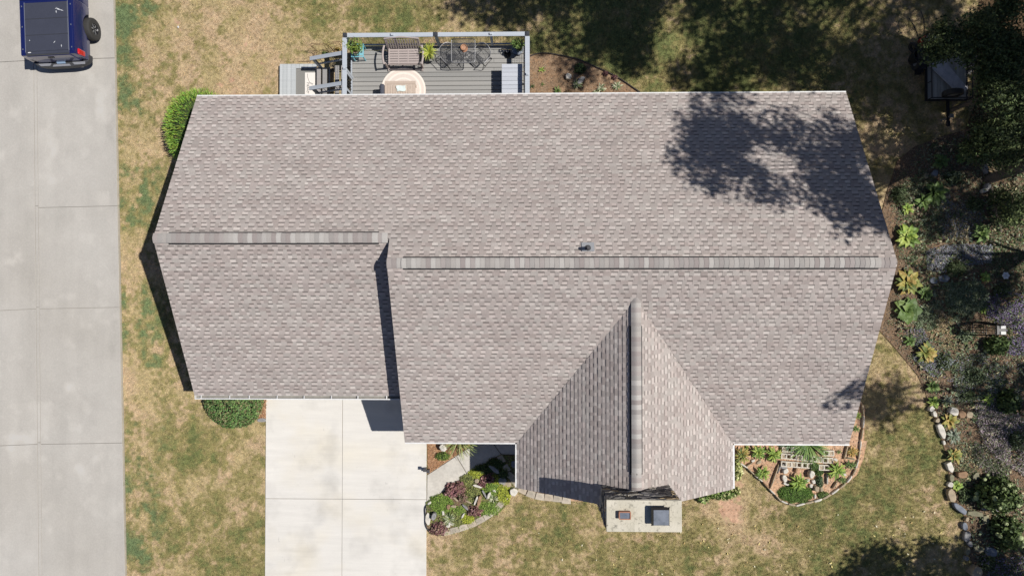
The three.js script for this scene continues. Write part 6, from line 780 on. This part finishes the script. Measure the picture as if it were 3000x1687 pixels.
const roundRect = (w, d, r, n = 6) => { const o = []; for (const [cx, cz, a0] of [[w / 2 - r, d / 2 - r, 0], [-w / 2 + r, d / 2 - r, 1], [-w / 2 + r, -d / 2 + r, 2], [w / 2 - r, -d / 2 + r, 3]]) for (let i = 0; i <= n; i++) { const a = (a0 + i / n) * Math.PI / 2; o.push([cx + Math.cos(a) * r, cz + Math.sin(a) * r]); } return o; };
{ // mesh table with a clay pot
  const h = 0.72, o = thing('mesh_table', 'square black wire-mesh table against the back deck railing', 'table', [-2.18, D, -8.64]), rp = roundRect(0.82, 0.82, 0.07);
  part('mesh_top', net(rp, 0.0165, 0.003, h), netM, o); part('rim', tube(rp.map(([x, z]) => [x, h, z]), 0.013, 120, 8, true), frameM, o);
  part('base', [tube([[-0.3, 0, 0.3], [-0.06, 0.1, 0.06], [-0.06, 0.5, 0.06], [-0.3, h - 0.01, 0.3]], 0.011, 30), tube([[0.3, 0, 0.3], [0.06, 0.1, 0.06], [0.06, 0.5, 0.06], [0.3, h - 0.01, 0.3]], 0.011, 30), tube([[-0.3, 0, -0.3], [-0.06, 0.1, -0.06], [-0.06, 0.5, -0.06], [-0.3, h - 0.01, -0.3]], 0.011, 30), tube([[0.3, 0, -0.3], [0.06, 0.1, -0.06], [0.06, 0.5, -0.06], [0.3, h - 0.01, -0.3]], 0.011, 30)], W.blackMetal, o);
  const [x, z] = P(1359, 140, D + h + 0.1), p = thing('clay_pot', 'small terracotta pot on the wire-mesh table', 'pot', [x, D + h + 0.01, z]); part('pot', pot(0.07, 0.105, 0.16), mat([0.55, 0.31, 0.2], 0.9, { map: T.stone }), p); part('saucer', lathe([[0.001, 0], [0.115, 0], [0.125, 0.02], [0.001, 0.012]]), terra, p); part('soil', cyl(0.092, 0.092, 0.01, 0, 0.125, 0), mat([0.3, 0.19, 0.12], 1, { map: T.mulch }), p);
}
{ // two wire-mesh chairs
  const chair = (label, x, z, turn) => { // faces +z
    const o = thing('mesh_chair', label, 'chair', [x, D, z], turn, null), rp = roundRect(0.46, 0.44, 0.08), h = 0.40;
    part('seat', [net(rp, 0.016, 0.003, h), tube(rp.map(([u, v]) => [u, h, v]), 0.011, 80, 6, true)], netM, o);
    const hoop = []; for (let i = 0; i <= 14; i++) { const a = Math.PI * (i / 14); hoop.push([Math.cos(a) * 0.30, 0.62 + 0.2 * Math.sin(a) ** 0.8, -0.1 - 0.22 * Math.sin(a)]); } part('back_hoop', tube([[0.3, 0.62, 0.2], ...hoop, [-0.3, 0.62, 0.2]], 0.012, 80, 7), frameM, o);
    const gs = []; for (let i = 1; i < 26; i++) { const a = Math.PI * i / 26, t = [Math.cos(a) * 0.295, 0.62 + 0.195 * Math.sin(a) ** 0.8, -0.1 - 0.215 * Math.sin(a)], b = [Math.cos(a) * 0.22, h, -0.06 - 0.16 * Math.sin(a)]; gs.push(bar(b, t, 0.003, 4)); } for (let j = 1; j < 8; j++) { const u = j / 8, pts = []; for (let i = 1; i < 26; i++) { const a = Math.PI * i / 26; pts.push([Math.cos(a) * mix(0.22, 0.295, u), mix(h, 0.62 + 0.195 * Math.sin(a) ** 0.8, u), mix(-0.06 - 0.16 * Math.sin(a), -0.1 - 0.215 * Math.sin(a), u)]); } gs.push(tube(pts, 0.0025, 26, 4)); } part('back_mesh', gs, netM, o);
    for (const s of [-1, 1]) part('leg_frame', tube([[s * 0.3, 0.62, 0.2], [s * 0.29, 0.4, 0.22], [s * 0.26, 0.02, 0.26], [s * 0.24, 0.015, 0.0], [s * 0.24, 0.015, -0.24], [s * 0.22, 0.2, -0.2], [s * 0.2, h, -0.14]], 0.011, 50, 6), W.blackMetal, o);
    part('brace', [bar([-0.24, 0.02, 0.1], [0.24, 0.02, 0.1], 0.009), bar([-0.23, h - 0.01, 0.15], [0.23, h - 0.01, 0.15], 0.009)], W.blackMetal, o); return o; };
  { const [x, z] = P(1316, 160, D + 0.5); chair('wire-mesh armchair left of the mesh table, facing the table front', x, z, 0.75); }
  { const [x, z] = P(1410, 160, D + 0.5); chair('wire-mesh armchair right of the mesh table with a round back', x, z, -0.72); }
}
{ // small planter with three cups, round stand with plant, grey bench
  const [x, z] = P(1487, 155, D + 0.15), o = thing('cup_planter', 'small black planter of three round cups on the deck', 'planter', [x, D, z]); for (let i = 0; i < 3; i++) { const a = i * 2.094 + 1.2; part('cup', lathe([[0.001, 0], [0.05, 0], [0.06, 0.14], [0.052, 0.14], [0.045, 0.06], [0.001, 0.06]], 18).translate(Math.cos(a) * 0.07, 0, Math.sin(a) * 0.07), W.blackMetal, o); } part('base', lathe([[0.001, 0], [0.12, 0], [0.125, 0.03], [0.001, 0.03]], 24), mat([0.09, 0.085, 0.07], 0.6), o); part('ring', norm(new THREE.TorusGeometry(0.045, 0.009, 6, 24)).rotateX(Math.PI / 2).translate(0, 0.22, -0.05), frameM, o);
  const [x1, z1] = P(1518, 143, D + 0.35), s = thing('round_table', 'round blue-grey stand in the right corner of the deck', 'side table', [x1 - 0.02, D, z1]); part('top', lathe([[0.001, 0.32], [0.2, 0.32], [0.205, 0.335], [0.2, 0.35], [0.001, 0.35]], 30), mat([0.25, 0.29, 0.36], 0.6, { map: T.stone }), s); part('column', cyl(0.03, 0.03, 0.32), W.blackMetal, s); part('foot', cyl(0.14, 0.1, 0.02), W.blackMetal, s);
  const [x2, z2] = P(1522, 140, D + 0.5), p = thing('potted_plant', 'leafy green plant in a grey-green pot on the round stand', 'potted plant', [x2, D + 0.352, z2]); part('pot', pot(0.075, 0.11, 0.18), mat([0.2, 0.22, 0.19], 0.7, { map: T.stone }), p); part('soil', cyl(0.095, 0.095, 0.01, 0, 0.15, 0), W.soil, p); part('foliage', strew(170, () => { const a = rr(0, 6.283), k = Math.sqrt(rnd()), y = rr(0.17, 0.42); return [[Math.cos(a) * 0.19 * k - 0.06, y, Math.sin(a) * 0.16 * k - 0.1], [Math.cos(a), 1, Math.sin(a)]]; }, 0.11, 0.05, TONE.green, 0.7), vcLeaf, p);
  const [xa, za] = P(1470, 187, D + 0.62), [xb] = P(1530, 187, D + 0.62), b = thing('storage_bench', 'light grey slatted box bench along the right deck railing', 'bench', [0, D, 0]), zb = -6.3, gm = [mat([0.50, 0.525, 0.58], 0.65, { map: T.wood }), mat([0.47, 0.495, 0.55], 0.65, { map: T.wood })], n = 13, w = (zb - za) / n;
  for (let i = 0; i < n; i++) part('slat', rbox(xb - xa, 0.025, w - 0.006, 0.004, (xa + xb) / 2, 0.595, za + w * (i + 0.5), 0, 1), gm[i % 2], b);
  part('side_panel', [box(0.025, 0.59, zb - za - 0.04, xa + 0.05, 0, (za + zb) / 2), box(0.025, 0.59, zb - za - 0.04, xb - 0.05, 0, (za + zb) / 2), box(xb - xa - 0.14, 0.59, 0.025, (xa + xb) / 2, 0, za + 0.05)], gm[0], b);
}
{ // rug, slatted low table with a folded paper, dark chair pushed under it
  const [x, z] = P(1181, 264, D), rings = [], o = thing('round_rug', 'round cream rug with paler rings on the deck', 'rug', [x, D, z]);
  const rt = tex(256, 256, (u, v) => { const r = Math.hypot(u - 0.5, v - 0.5) * 2, k = (0.86 + 0.1 * hash2(Math.floor(u * 256), Math.floor(v * 256))) * ((r > 0.92 && r < 1) || (r > 0.72 && r < 0.8) || (r > 0.5 && r < 0.56) ? 1.12 : 0.93); return [0.80 * k, 0.71 * k, 0.64 * k]; }, 1); rt.repeat.set(1, 1);
  const g = lathe([[0.001, 0.012], [0.79, 0.012], [0.805, 0.007], [0.805, 0.001]], 56), p = g.attributes.position, uv = g.attributes.uv; for (let i = 0; i < p.count; i++) uv.setXY(i, p.getX(i) / 1.62 + 0.5, p.getZ(i) / 1.62 + 0.5); part('rug', g, new THREE.MeshStandardMaterial({ map: rt, roughness: 0.98 }), o);
  const h = 0.46, [x0, z0] = P(1127, 237, D + h), [x1] = P(1217, 237, D + h), t = thing('slatted_table', 'low tan slatted table on the round rug', 'table', [(x0 + x1) / 2, D, z0 + 0.5]), w = x1 - x0, tm = [mat([0.52, 0.42, 0.345], 0.7, { map: T.wood }), mat([0.55, 0.45, 0.37], 0.7, { map: T.wood })];
  part('apron', [rbox(w, 0.028, 0.11, 0.006, 0, h - 0.028, -0.445), rbox(w, 0.028, 0.11, 0.006, 0, h - 0.028, 0.445), box(0.10, 0.0275, 0.77, -w / 2 + 0.05, h - 0.028, 0), box(0.10, 0.0275, 0.77, w / 2 - 0.05, h - 0.028, 0)], tm[0], t);
  const n = 10, sw = (w - 0.2) / n; for (let i = 0; i < n; i++) part('slat', rbox(sw - 0.008, 0.026, 0.772, 0.003, -w / 2 + 0.1 + sw * (i + 0.5), h - 0.0285, 0, 0, 1), tm[i % 2], t);
  for (const a of [-1, 1]) for (const b of [-1, 1]) part('leg', box(0.07, h - 0.03, 0.07, a * (w / 2 - 0.07), 0, b * 0.43), tm[0], t);
  const [ax, az] = P(1174.5, 258.5, D + h + 0.03), c = thing('folded_cloth', 'pale mint folded cloth lying on the tan slatted table', 'cloth', [ax, D + h + 0.001, az], 0.06); { const g2 = new THREE.BoxGeometry(0.33, 0.035, 0.2, 8, 1, 6), q = g2.attributes.position; for (let i = 0; i < q.count; i++) { const X = q.getX(i), Z = q.getZ(i); q.setXYZ(i, X * (1 - 0.12 * (Z / 0.2 + 0.5)) + 0.012 * Math.sin(Z * 30), q.getY(i) > 0 ? 0.02 + 0.022 * vnoise(X * 14 + 3, Z * 14) : 0, Z + 0.012 * Math.sin(X * 22)); } g2.computeVertexNormals(); part('cloth', boxUV(norm(g2)), mat([0.66, 0.74, 0.72], 0.95), c); }
  const [cx, cz] = P(1119, 267, D + 0.55), ch = thing('deck_chair', 'dark low-backed chair pushed against the tan table', 'chair', [cx, D, cz + 0.03]), dm = mat([0.06, 0.065, 0.09], 0.6, { map: T.weave });
  part('backrest', rbox(0.15, 0.34, 0.56, 0.05, 0, 0.28, 0, 0, 3), dm, ch); part('seat', rbox(0.42, 0.1, 0.5, 0.03, 0.22, 0.26, 0), dm, ch); for (const [a, b] of [[-0.04, -0.22], [-0.04, 0.22], [0.38, -0.2], [0.38, 0.2]]) part('leg', cyl(0.018, 0.018, 0.27, a, 0, b, 10), W.blackMetal, ch); part('back_seam', rbox(0.012, 0.2, 0.5, 0.005, -0.0, 0.425, 0), mat([0.09, 0.095, 0.12], 0.6), ch);
}
// ------------------------------------------------------------------ pickup truck at the top left, and the utility trailer
{
  const o = thing('pickup_truck', 'dark blue pickup truck with a black folding bed cover parked on the concrete', 'pickup truck', [-16.92, 0, -8.56], 0.045); o.scale.x = 1.03; // local: rear bumper at z = 0, front towards -z
  const blue = new THREE.MeshPhysicalMaterial({ color: C(0.01, 0.017, 0.115), roughness: 0.28, metalness: 0.3, clearcoat: 1, clearcoatRoughness: 0.06 }), vinyl = mat([0.05, 0.055, 0.08], 0.5, { map: T.granule, bumpMap: T.granule, bumpScale: 0.002 }), plast = mat([0.045, 0.047, 0.052], 0.6, { bumpMap: T.grit, bumpScale: 0.001 }), glass = mat([0.02, 0.025, 0.03], 0.05), step = mat([0.26, 0.27, 0.3], 0.55, { map: T.granule });
  const wheelZ = [-1.32, -4.75], ev = new Evaluator(); ev.useGroups = false;
  const side = (pts, z0, z1) => { const s = new THREE.Shape(pts.map(([x, y]) => new THREE.Vector2(x, y))); const g = norm(new THREE.ExtrudeGeometry(s, { depth: z1 - z0, bevelEnabled: true, bevelSize: 0.03, bevelThickness: 0.04, bevelSegments: 3, bevelOffset: -0.03, curveSegments: 10 })); g.translate(0, 0, z0); return g; };
  const prof = [[-0.955, 0.5], [-1.0, 0.75], [-0.995, 1.0], [-0.965, 1.16], [-0.95, 1.30], [-0.93, 1.345], [0.93, 1.345], [0.95, 1.30], [0.965, 1.16], [0.995, 1.0], [1.0, 0.75], [0.955, 0.5]];
  let bed = new Brush(side(prof, -2.05, -0.14)); const cut = new Brush(new THREE.BoxGeometry(1.5, 0.9, 1.72)); cut.position.set(0, 1.35, -1.08); cut.updateMatrixWorld(); bed = ev.evaluate(bed, cut, SUBTRACTION);
  const arch = new Brush(new THREE.CylinderGeometry(0.5, 0.5, 2.6, 28).rotateZ(Math.PI / 2)); arch.position.set(0, 0.42, wheelZ[0]); arch.updateMatrixWorld(); bed = ev.evaluate(bed, arch, SUBTRACTION);
  part('bed', toCreasedNormals(norm(bed.geometry.clone()), 0.55), blue, o);
  part('wheel_well', [box(1.2, 0.6, 1.3, 0, 0.55, wheelZ[0])], W.black, o);
  for (const s of [-1, 1]) { // rails, flares
    part('bed_rail', rbox(0.12, 0.025, 1.82, 0.01, s * 0.83, 1.338, -1.09), blue, o); part('rail_trim', box(0.018, 0.014, 1.78, s * 0.755, 1.356, -1.09), mat([0.45, 0.47, 0.52], 0.3, { metalness: 0.7 }), o);
    for (const z of [-0.32, -1.12, -1.85]) part('stake_pocket', rbox(0.03, 0.012, 0.05, 0.004, s * 0.85, 1.358, z), mat([0.25, 0.27, 0.3], 0.3, { metalness: 0.5 }), o);
    
  }
  const zs = [-0.22, -0.80, -1.38, -1.97]; for (let i = 0; i < 3; i++) { const z0 = zs[i], z1 = zs[i + 1]; part('cover_panel', rbox(1.48, 0.028, z0 - z1 - (i ? 0.018 : 0.012), 0.012, 0, 1.345, (z0 + z1) / 2), vinyl, o); }
  part('cover_hinge', [box(1.46, 0.02, 0.05, 0, 1.348, zs[2]), box(1.46, 0.02, 0.02, 0, 1.348, zs[1])], mat([0.03, 0.032, 0.04], 0.6), o);
  part('cover_seal', rbox(1.52, 0.022, 0.10, 0.008, 0, 1.343, -0.175), vinyl, o); part('cover_tag', box(0.10, 0.006, 0.03, -0.62, 1.367, -0.19), W.white, o);
  const droppings = thing; // (pale streaks on the cover, flat smears)
  { const sm = mat([0.55, 0.57, 0.6], 0.9), sp = (a, b, w, l, r) => { const g = norm(new THREE.CircleGeometry(1, 10)); const p = g.attributes.position; for (let i = 0; i < p.count; i++) p.setXY(i, p.getX(i) * (1 + 0.4 * (hash2(i, 3) - 0.5)), p.getY(i) * (1 + 0.5 * (hash2(i, 9) - 0.5))); g.scale(w, l, 1); g.rotateX(-Math.PI / 2); g.rotateY(r); g.translate(a, 1.3745, b); return g; }; part('bird_dropping', [sp(0.36, -1.72, 0.035, 0.018, 0.5), sp(0.43, -1.69, 0.09, 0.022, -0.5), sp(0.55, -1.64, 0.06, 0.014, -0.4), sp(0.36, -1.6, 0.014, 0.05, 0.1), sp(0.5, -0.38, 0.012, 0.05, 0.1), sp(0.26, -0.52, 0.045, 0.012, 0.8), sp(-0.6, -0.62, 0.015, 0.02, 0)], sm, o); }
  { // tailgate leaning slightly, lettering band, bumper with step pads, plate
    const tg = rbox(1.5, 0.62, 0.07, 0.025, 0, 0.70, -0.10, 0, 3); part('tailgate', tg, blue, o); part('tailgate_cap', rbox(1.5, 0.03, 0.09, 0.012, 0, 1.32, -0.125), plast, o); part('tailgate_handle', rbox(0.2, 0.09, 0.02, 0.01, 0, 1.12, -0.055), W.black, o);
    for (const s of [-1, 1]) { part('tail_light', rbox(0.26, 0.38, 0.22, 0.06, s * 0.885, 0.84, -0.225, 0, 4), new THREE.MeshPhysicalMaterial({ color: C(0.55, 0.008, 0.012), roughness: 0.12, clearcoat: 1 }), o, s < 0 ? undefined : undefined); part('rear_quarter', rbox(0.2, 0.4, 0.16, 0.04, s * 0.86, 0.6, -0.18), blue, o); }
    const bp = new THREE.Shape(); bp.moveTo(-0.99, -0.28); bp.lineTo(-0.99, -0.16); bp.quadraticCurveTo(-0.96, 0.02, -0.6, 0.06); bp.lineTo(-0.4, 0.085); bp.lineTo(0.4, 0.085); bp.lineTo(0.6, 0.06); bp.quadraticCurveTo(0.96, 0.02, 0.99, -0.16); bp.lineTo(0.99, -0.28); bp.lineTo(0.86, -0.28); bp.lineTo(0.8, -0.06); bp.lineTo(-0.8, -0.06); bp.lineTo(-0.86, -0.28);
    const bg = norm(new THREE.ExtrudeGeometry(bp, { depth: 0.2, bevelEnabled: true, bevelSize: 0.012, bevelThickness: 0.015, bevelSegments: 2, curveSegments: 8 })); bg.rotateX(-Math.PI / 2); bg.scale(1, 1, -1); bg.translate(0, 0.44, 0); { const n = bg.attributes.position; for (let i = 0; i < n.count; i += 3) for (const at of ['position', 'uv']) { const A = bg.attributes[at], k = A.itemSize; for (let q = 0; q < k; q++) { const t = A.array[(i + 1) * k + q]; A.array[(i + 1) * k + q] = A.array[(i + 2) * k + q]; A.array[(i + 2) * k + q] = t; } } bg.computeVertexNormals(); }
    const bm = part('rear_bumper', boxUV(bg), plast, o);
    for (const [a, b, z] of [[-0.82, -0.34, 0.005], [0.40, 0.86, -0.0]]) part('step_pad', slabPoly([[a, -0.045 + z], [b, -0.045 + z], [b - (a < 0 ? 0.06 : 0), 0.05], [a + (a < 0 ? 0.1 : 0.08), 0.05]], 0.655, 0.672, 0.004), step, bm); part('step_pad', slabPoly([[-0.26, 0.01], [0.3, 0.01], [0.36, 0.085], [-0.3, 0.085]], 0.655, 0.668, 0.004), step, bm);
    const pl = rbox(0.31, 0.16, 0.012, 0.004, 0, 0, 0); pl.rotateX(-0.9); pl.translate(0.02, 0.665, -0.01); part('licence_plate', pl, mat([0.26, 0.36, 0.5], 0.4), o);
  }
  const wheel = (x, z, s) => { const w = new THREE.Mesh(lathe([[0.20, -0.12], [0.33, -0.135], [0.385, -0.115], [0.40, -0.06], [0.40, 0.06], [0.385, 0.115], [0.33, 0.135], [0.20, 0.12]], 40).rotateZ(Math.PI / 2), W.rubber); w.name = 'wheel'; shade(w); w.position.set(x, 0.40, z); o.add(w);
    part('rim', [lathe([[0.001, 0.02], [0.06, 0.05], [0.08, 0.03], [0.19, 0.035], [0.215, 0.11], [0.225, 0.11], [0.225, 0.0], [0.001, 0.0]], 32).rotateZ(-Math.PI / 2 * s)], mat([0.03, 0.03, 0.033], 0.3, { metalness: 0.6 }), w); for (let i = 0; i < 6; i++) { const a = i / 6 * 6.283, g = rbox(0.035, 0.16, 0.05, 0.012, 0, 0.05, 0); g.rotateX(a); g.translate(s * 0.085, 0, 0); part('spoke', g, mat([0.35, 0.36, 0.38], 0.22, { metalness: 0.85 }), w); } };
  for (const z of wheelZ) for (const s of [-1, 1]) wheel(s * 0.975, z, s);
  // cab and bonnet (beyond the top of the frame)
  let cab = new Brush(side([[-0.95, 0.5], [-1.0, 0.8], [-0.99, 1.05], [-0.95, 1.2], [0.95, 1.2], [0.99, 1.05], [1.0, 0.8], [0.95, 0.5]], -5.75, -2.12)); const ar2 = new Brush(new THREE.CylinderGeometry(0.5, 0.5, 2.6, 28).rotateZ(Math.PI / 2)); ar2.position.set(0, 0.42, wheelZ[1]); ar2.updateMatrixWorld(); cab = ev.evaluate(cab, ar2, SUBTRACTION); part('cab_body', toCreasedNormals(norm(cab.geometry.clone()), 0.55), blue, o);
  { const q = new Tri(), w = [1, 1, 1], a = [[-0.9, 1.2, -4.45], [0.9, 1.2, -4.45], [0.9, 1.2, -2.18], [-0.9, 1.2, -2.18]], b = [[-0.72, 1.78, -3.75], [0.72, 1.78, -3.75], [0.72, 1.78, -2.4], [-0.72, 1.78, -2.4]]; for (let i = 0; i < 4; i++) q.quad(a[(i + 1) % 4], a[i], b[i], b[(i + 1) % 4], w); const g = q.geo(); g.deleteAttribute('color'); part('cab_glass', boxUV(g), glass, o); part('cab_roof', rbox(1.5, 0.06, 1.45, 0.028, 0, 1.765, -3.07), blue, o); for (let i = 0; i < 4; i++) part('pillar', bar(a[i], b[i], 0.04, 8), blue, o); }
  part('cab_back', box(1.9, 0.1, 0.06, 0, 1.25, -2.13), W.black, o);
  for (const s of [-1, 1]) part('wing_mirror', rbox(0.22, 0.2, 0.12, 0.04, s * 1.12, 1.15, -4.2), blue, o);
  part('grille', rbox(1.5, 0.4, 0.06, 0.02, 0, 0.65, -5.8), W.black, o); for (const s of [-1, 1]) part('headlight', rbox(0.3, 0.2, 0.08, 0.03, s * 0.8, 0.85, -5.79), mat([0.7, 0.72, 0.75], 0.1), o);
}
{
  const [x0, z1] = P(2717, 292, 0.6), [x1] = P(2838, 292, 0.6), zt = -9.45, o = thing('utility_trailer', 'black utility trailer with a grey plank floor parked under the trees at the upper right', 'trailer', [0, 0, 0]), pm = [[0.38, 0.36, 0.31], [0.31, 0.295, 0.26], [0.44, 0.42, 0.37], [0.35, 0.33, 0.29]].map((c) => mat(c, 0.85, { map: T.wood })), xa = x0 + 0.06, n = 12, w = (x1 - xa - 0.03) / n, zc = (zt + z1) / 2, L = z1 - zt;
  for (let i = 0; i < n; i++) part('plank', rbox(w - 0.006, 0.035, L - 0.08, 0.003, xa + w * (i + 0.5), 0.52, zc, 0, 1), pick(pm), o);
  part('frame', [box(0.05, 0.1, L, x0 + 0.03, 0.46, zc), box(0.05, 0.1, L, x1 - 0.0, 0.46, zc), box(x1 - x0, 0.1, 0.05, (x0 + x1) / 2, 0.46, z1), box(x1 - x0, 0.1, 0.05, (x0 + x1) / 2, 0.46, zt)], W.blackMetal, o);
  part('side_rail', [bar([x0 + 0.03, 0.86, zt], [x0 + 0.03, 0.86, z1], 0.02, 6), bar([x1, 0.86, zt], [x1, 0.86, z1], 0.02, 6), bar([x0, 0.86, z1], [x1, 0.86, z1], 0.02, 6), ...[0, 0.25, 0.5, 0.75, 1].flatMap((u) => [bar([x0 + 0.03, 0.52, mix(zt, z1, u)], [x0 + 0.03, 0.86, mix(zt, z1, u)], 0.018, 6), bar([x1, 0.52, mix(zt, z1, u)], [x1, 0.86, mix(zt, z1, u)], 0.018, 6)])], W.blackMetal, o);
  for (const s of [-1, 1]) { const x = s < 0 ? x0 - 0.15 : x1 + 0.15; const wh = part('wheel', lathe([[0.16, -0.09], [0.27, -0.1], [0.31, -0.07], [0.31, 0.07], [0.27, 0.1], [0.16, 0.09]], 32).rotateZ(Math.PI / 2).translate(x, 0.31, -8.55), W.rubber, o); part('rim', cyl(0.16, 0.16, 0.16, 0, -0.08, 0, 20).rotateZ(Math.PI / 2).translate(x, 0.31, -8.55), mat([0.4, 0.41, 0.43], 0.4, { metalness: 0.6 }), wh); const f = []; for (let i = 0; i <= 8; i++) { const a = Math.PI * i / 8; f.push(box(0.24, 0.012, 0.17, x, 0.33 + 0.38 * Math.sin(a), -8.55 + 0.4 * Math.cos(a), 0, 0, 0).translate(0, 0, 0)); } part('fender', f, W.black, o); }
  const [tx] = P(2778, 300, 0.45), zh = P(2778, 362, 0.45)[1]; part('tongue', [box(0.08, 0.08, zh - z1 + 0.3, tx, 0.42, (z1 + zh) / 2 - 0.15)], W.blackMetal, o); part('coupler', rbox(0.13, 0.1, 0.2, 0.03, tx, 0.42, zh), W.blackMetal, o); part('jack', [cyl(0.03, 0.03, 0.6, tx + 0.02, 0.05, P(2778, 340, 0.6)[1], 10), box(0.14, 0.02, 0.14, tx + 0.02, 0.64, P(2778, 340, 0.6)[1])], mat([0.2, 0.2, 0.2], 0.5), o);
  const pb = [[2725, 166], [2748, 168], [2770, 178], [2838, 258], [2824, 270], [2800, 267], [2726, 193]].map(([a, b]) => P(a, b, 0.62)), bd = thing('loose_board', 'pale grey board lying diagonally across the trailer', 'board'); part('board', slabPoly(pb, 0.6, 0.625, 0.004), mat([0.56, 0.55, 0.58], 0.7, { map: T.stone }), bd);
  const [sx, sz] = P(2791, 275, 0.85), sp = thing('spare_tyre', 'black tyre standing against the front rail of the trailer', 'tyre', [sx, 0.56, sz - 0.02]); part('tyre', lathe([[0.18, -0.085], [0.29, -0.095], [0.335, -0.06], [0.335, 0.06], [0.29, 0.095], [0.18, 0.085], [0.18, -0.085]], 36).rotateX(Math.PI / 2).translate(0, 0.33, 0), W.rubber, sp); part('rim', cyl(0.18, 0.18, 0.12, 0, -0.06, 0, 24).rotateX(Math.PI / 2).translate(0, 0.33, 0), mat([0.3, 0.31, 0.33], 0.4, { metalness: 0.6 }), sp);
  const [bx, bz] = P(2700, 172, 0.4), bt = thing('black_tub', 'round black tub beside the trailer wheel', 'tub', [bx, 0, bz - 0.1]); part('tub', lathe([[0.001, 0.02], [0.24, 0], [0.30, 0.5], [0.32, 0.52], [0.30, 0.53], [0.27, 0.5], [0.22, 0.06], [0.001, 0.06]], 32), mat([0.02, 0.021, 0.022], 0.5), bt);
  const [rx, rz] = P(2716, 115, 0.7), rm = thing('garden_tiller', 'red and black garden machine half hidden by leaves above the trailer', 'garden machine', [rx, 0, rz], 0.6), red = mat([0.42, 0.03, 0.03], 0.4); part('engine', rbox(0.26, 0.22, 0.3, 0.05, 0, 0.42, 0), red, rm); part('tank', rbox(0.14, 0.1, 0.16, 0.03, 0.02, 0.64, 0.02), mat([0.5, 0.5, 0.52], 0.4), rm); for (const s of [-1, 1]) { part('wheel', norm(new THREE.TorusGeometry(0.17, 0.06, 8, 24)).rotateY(Math.PI / 2).translate(s * 0.22, 0.23, 0), W.rubber, rm); part('handlebar', tube([[s * 0.1, 0.5, -0.1], [s * 0.2, 0.85, -0.6], [s * 0.24, 0.95, -0.95]], 0.016, 16), W.black, rm); }
}
renderer.render(scene, camera);
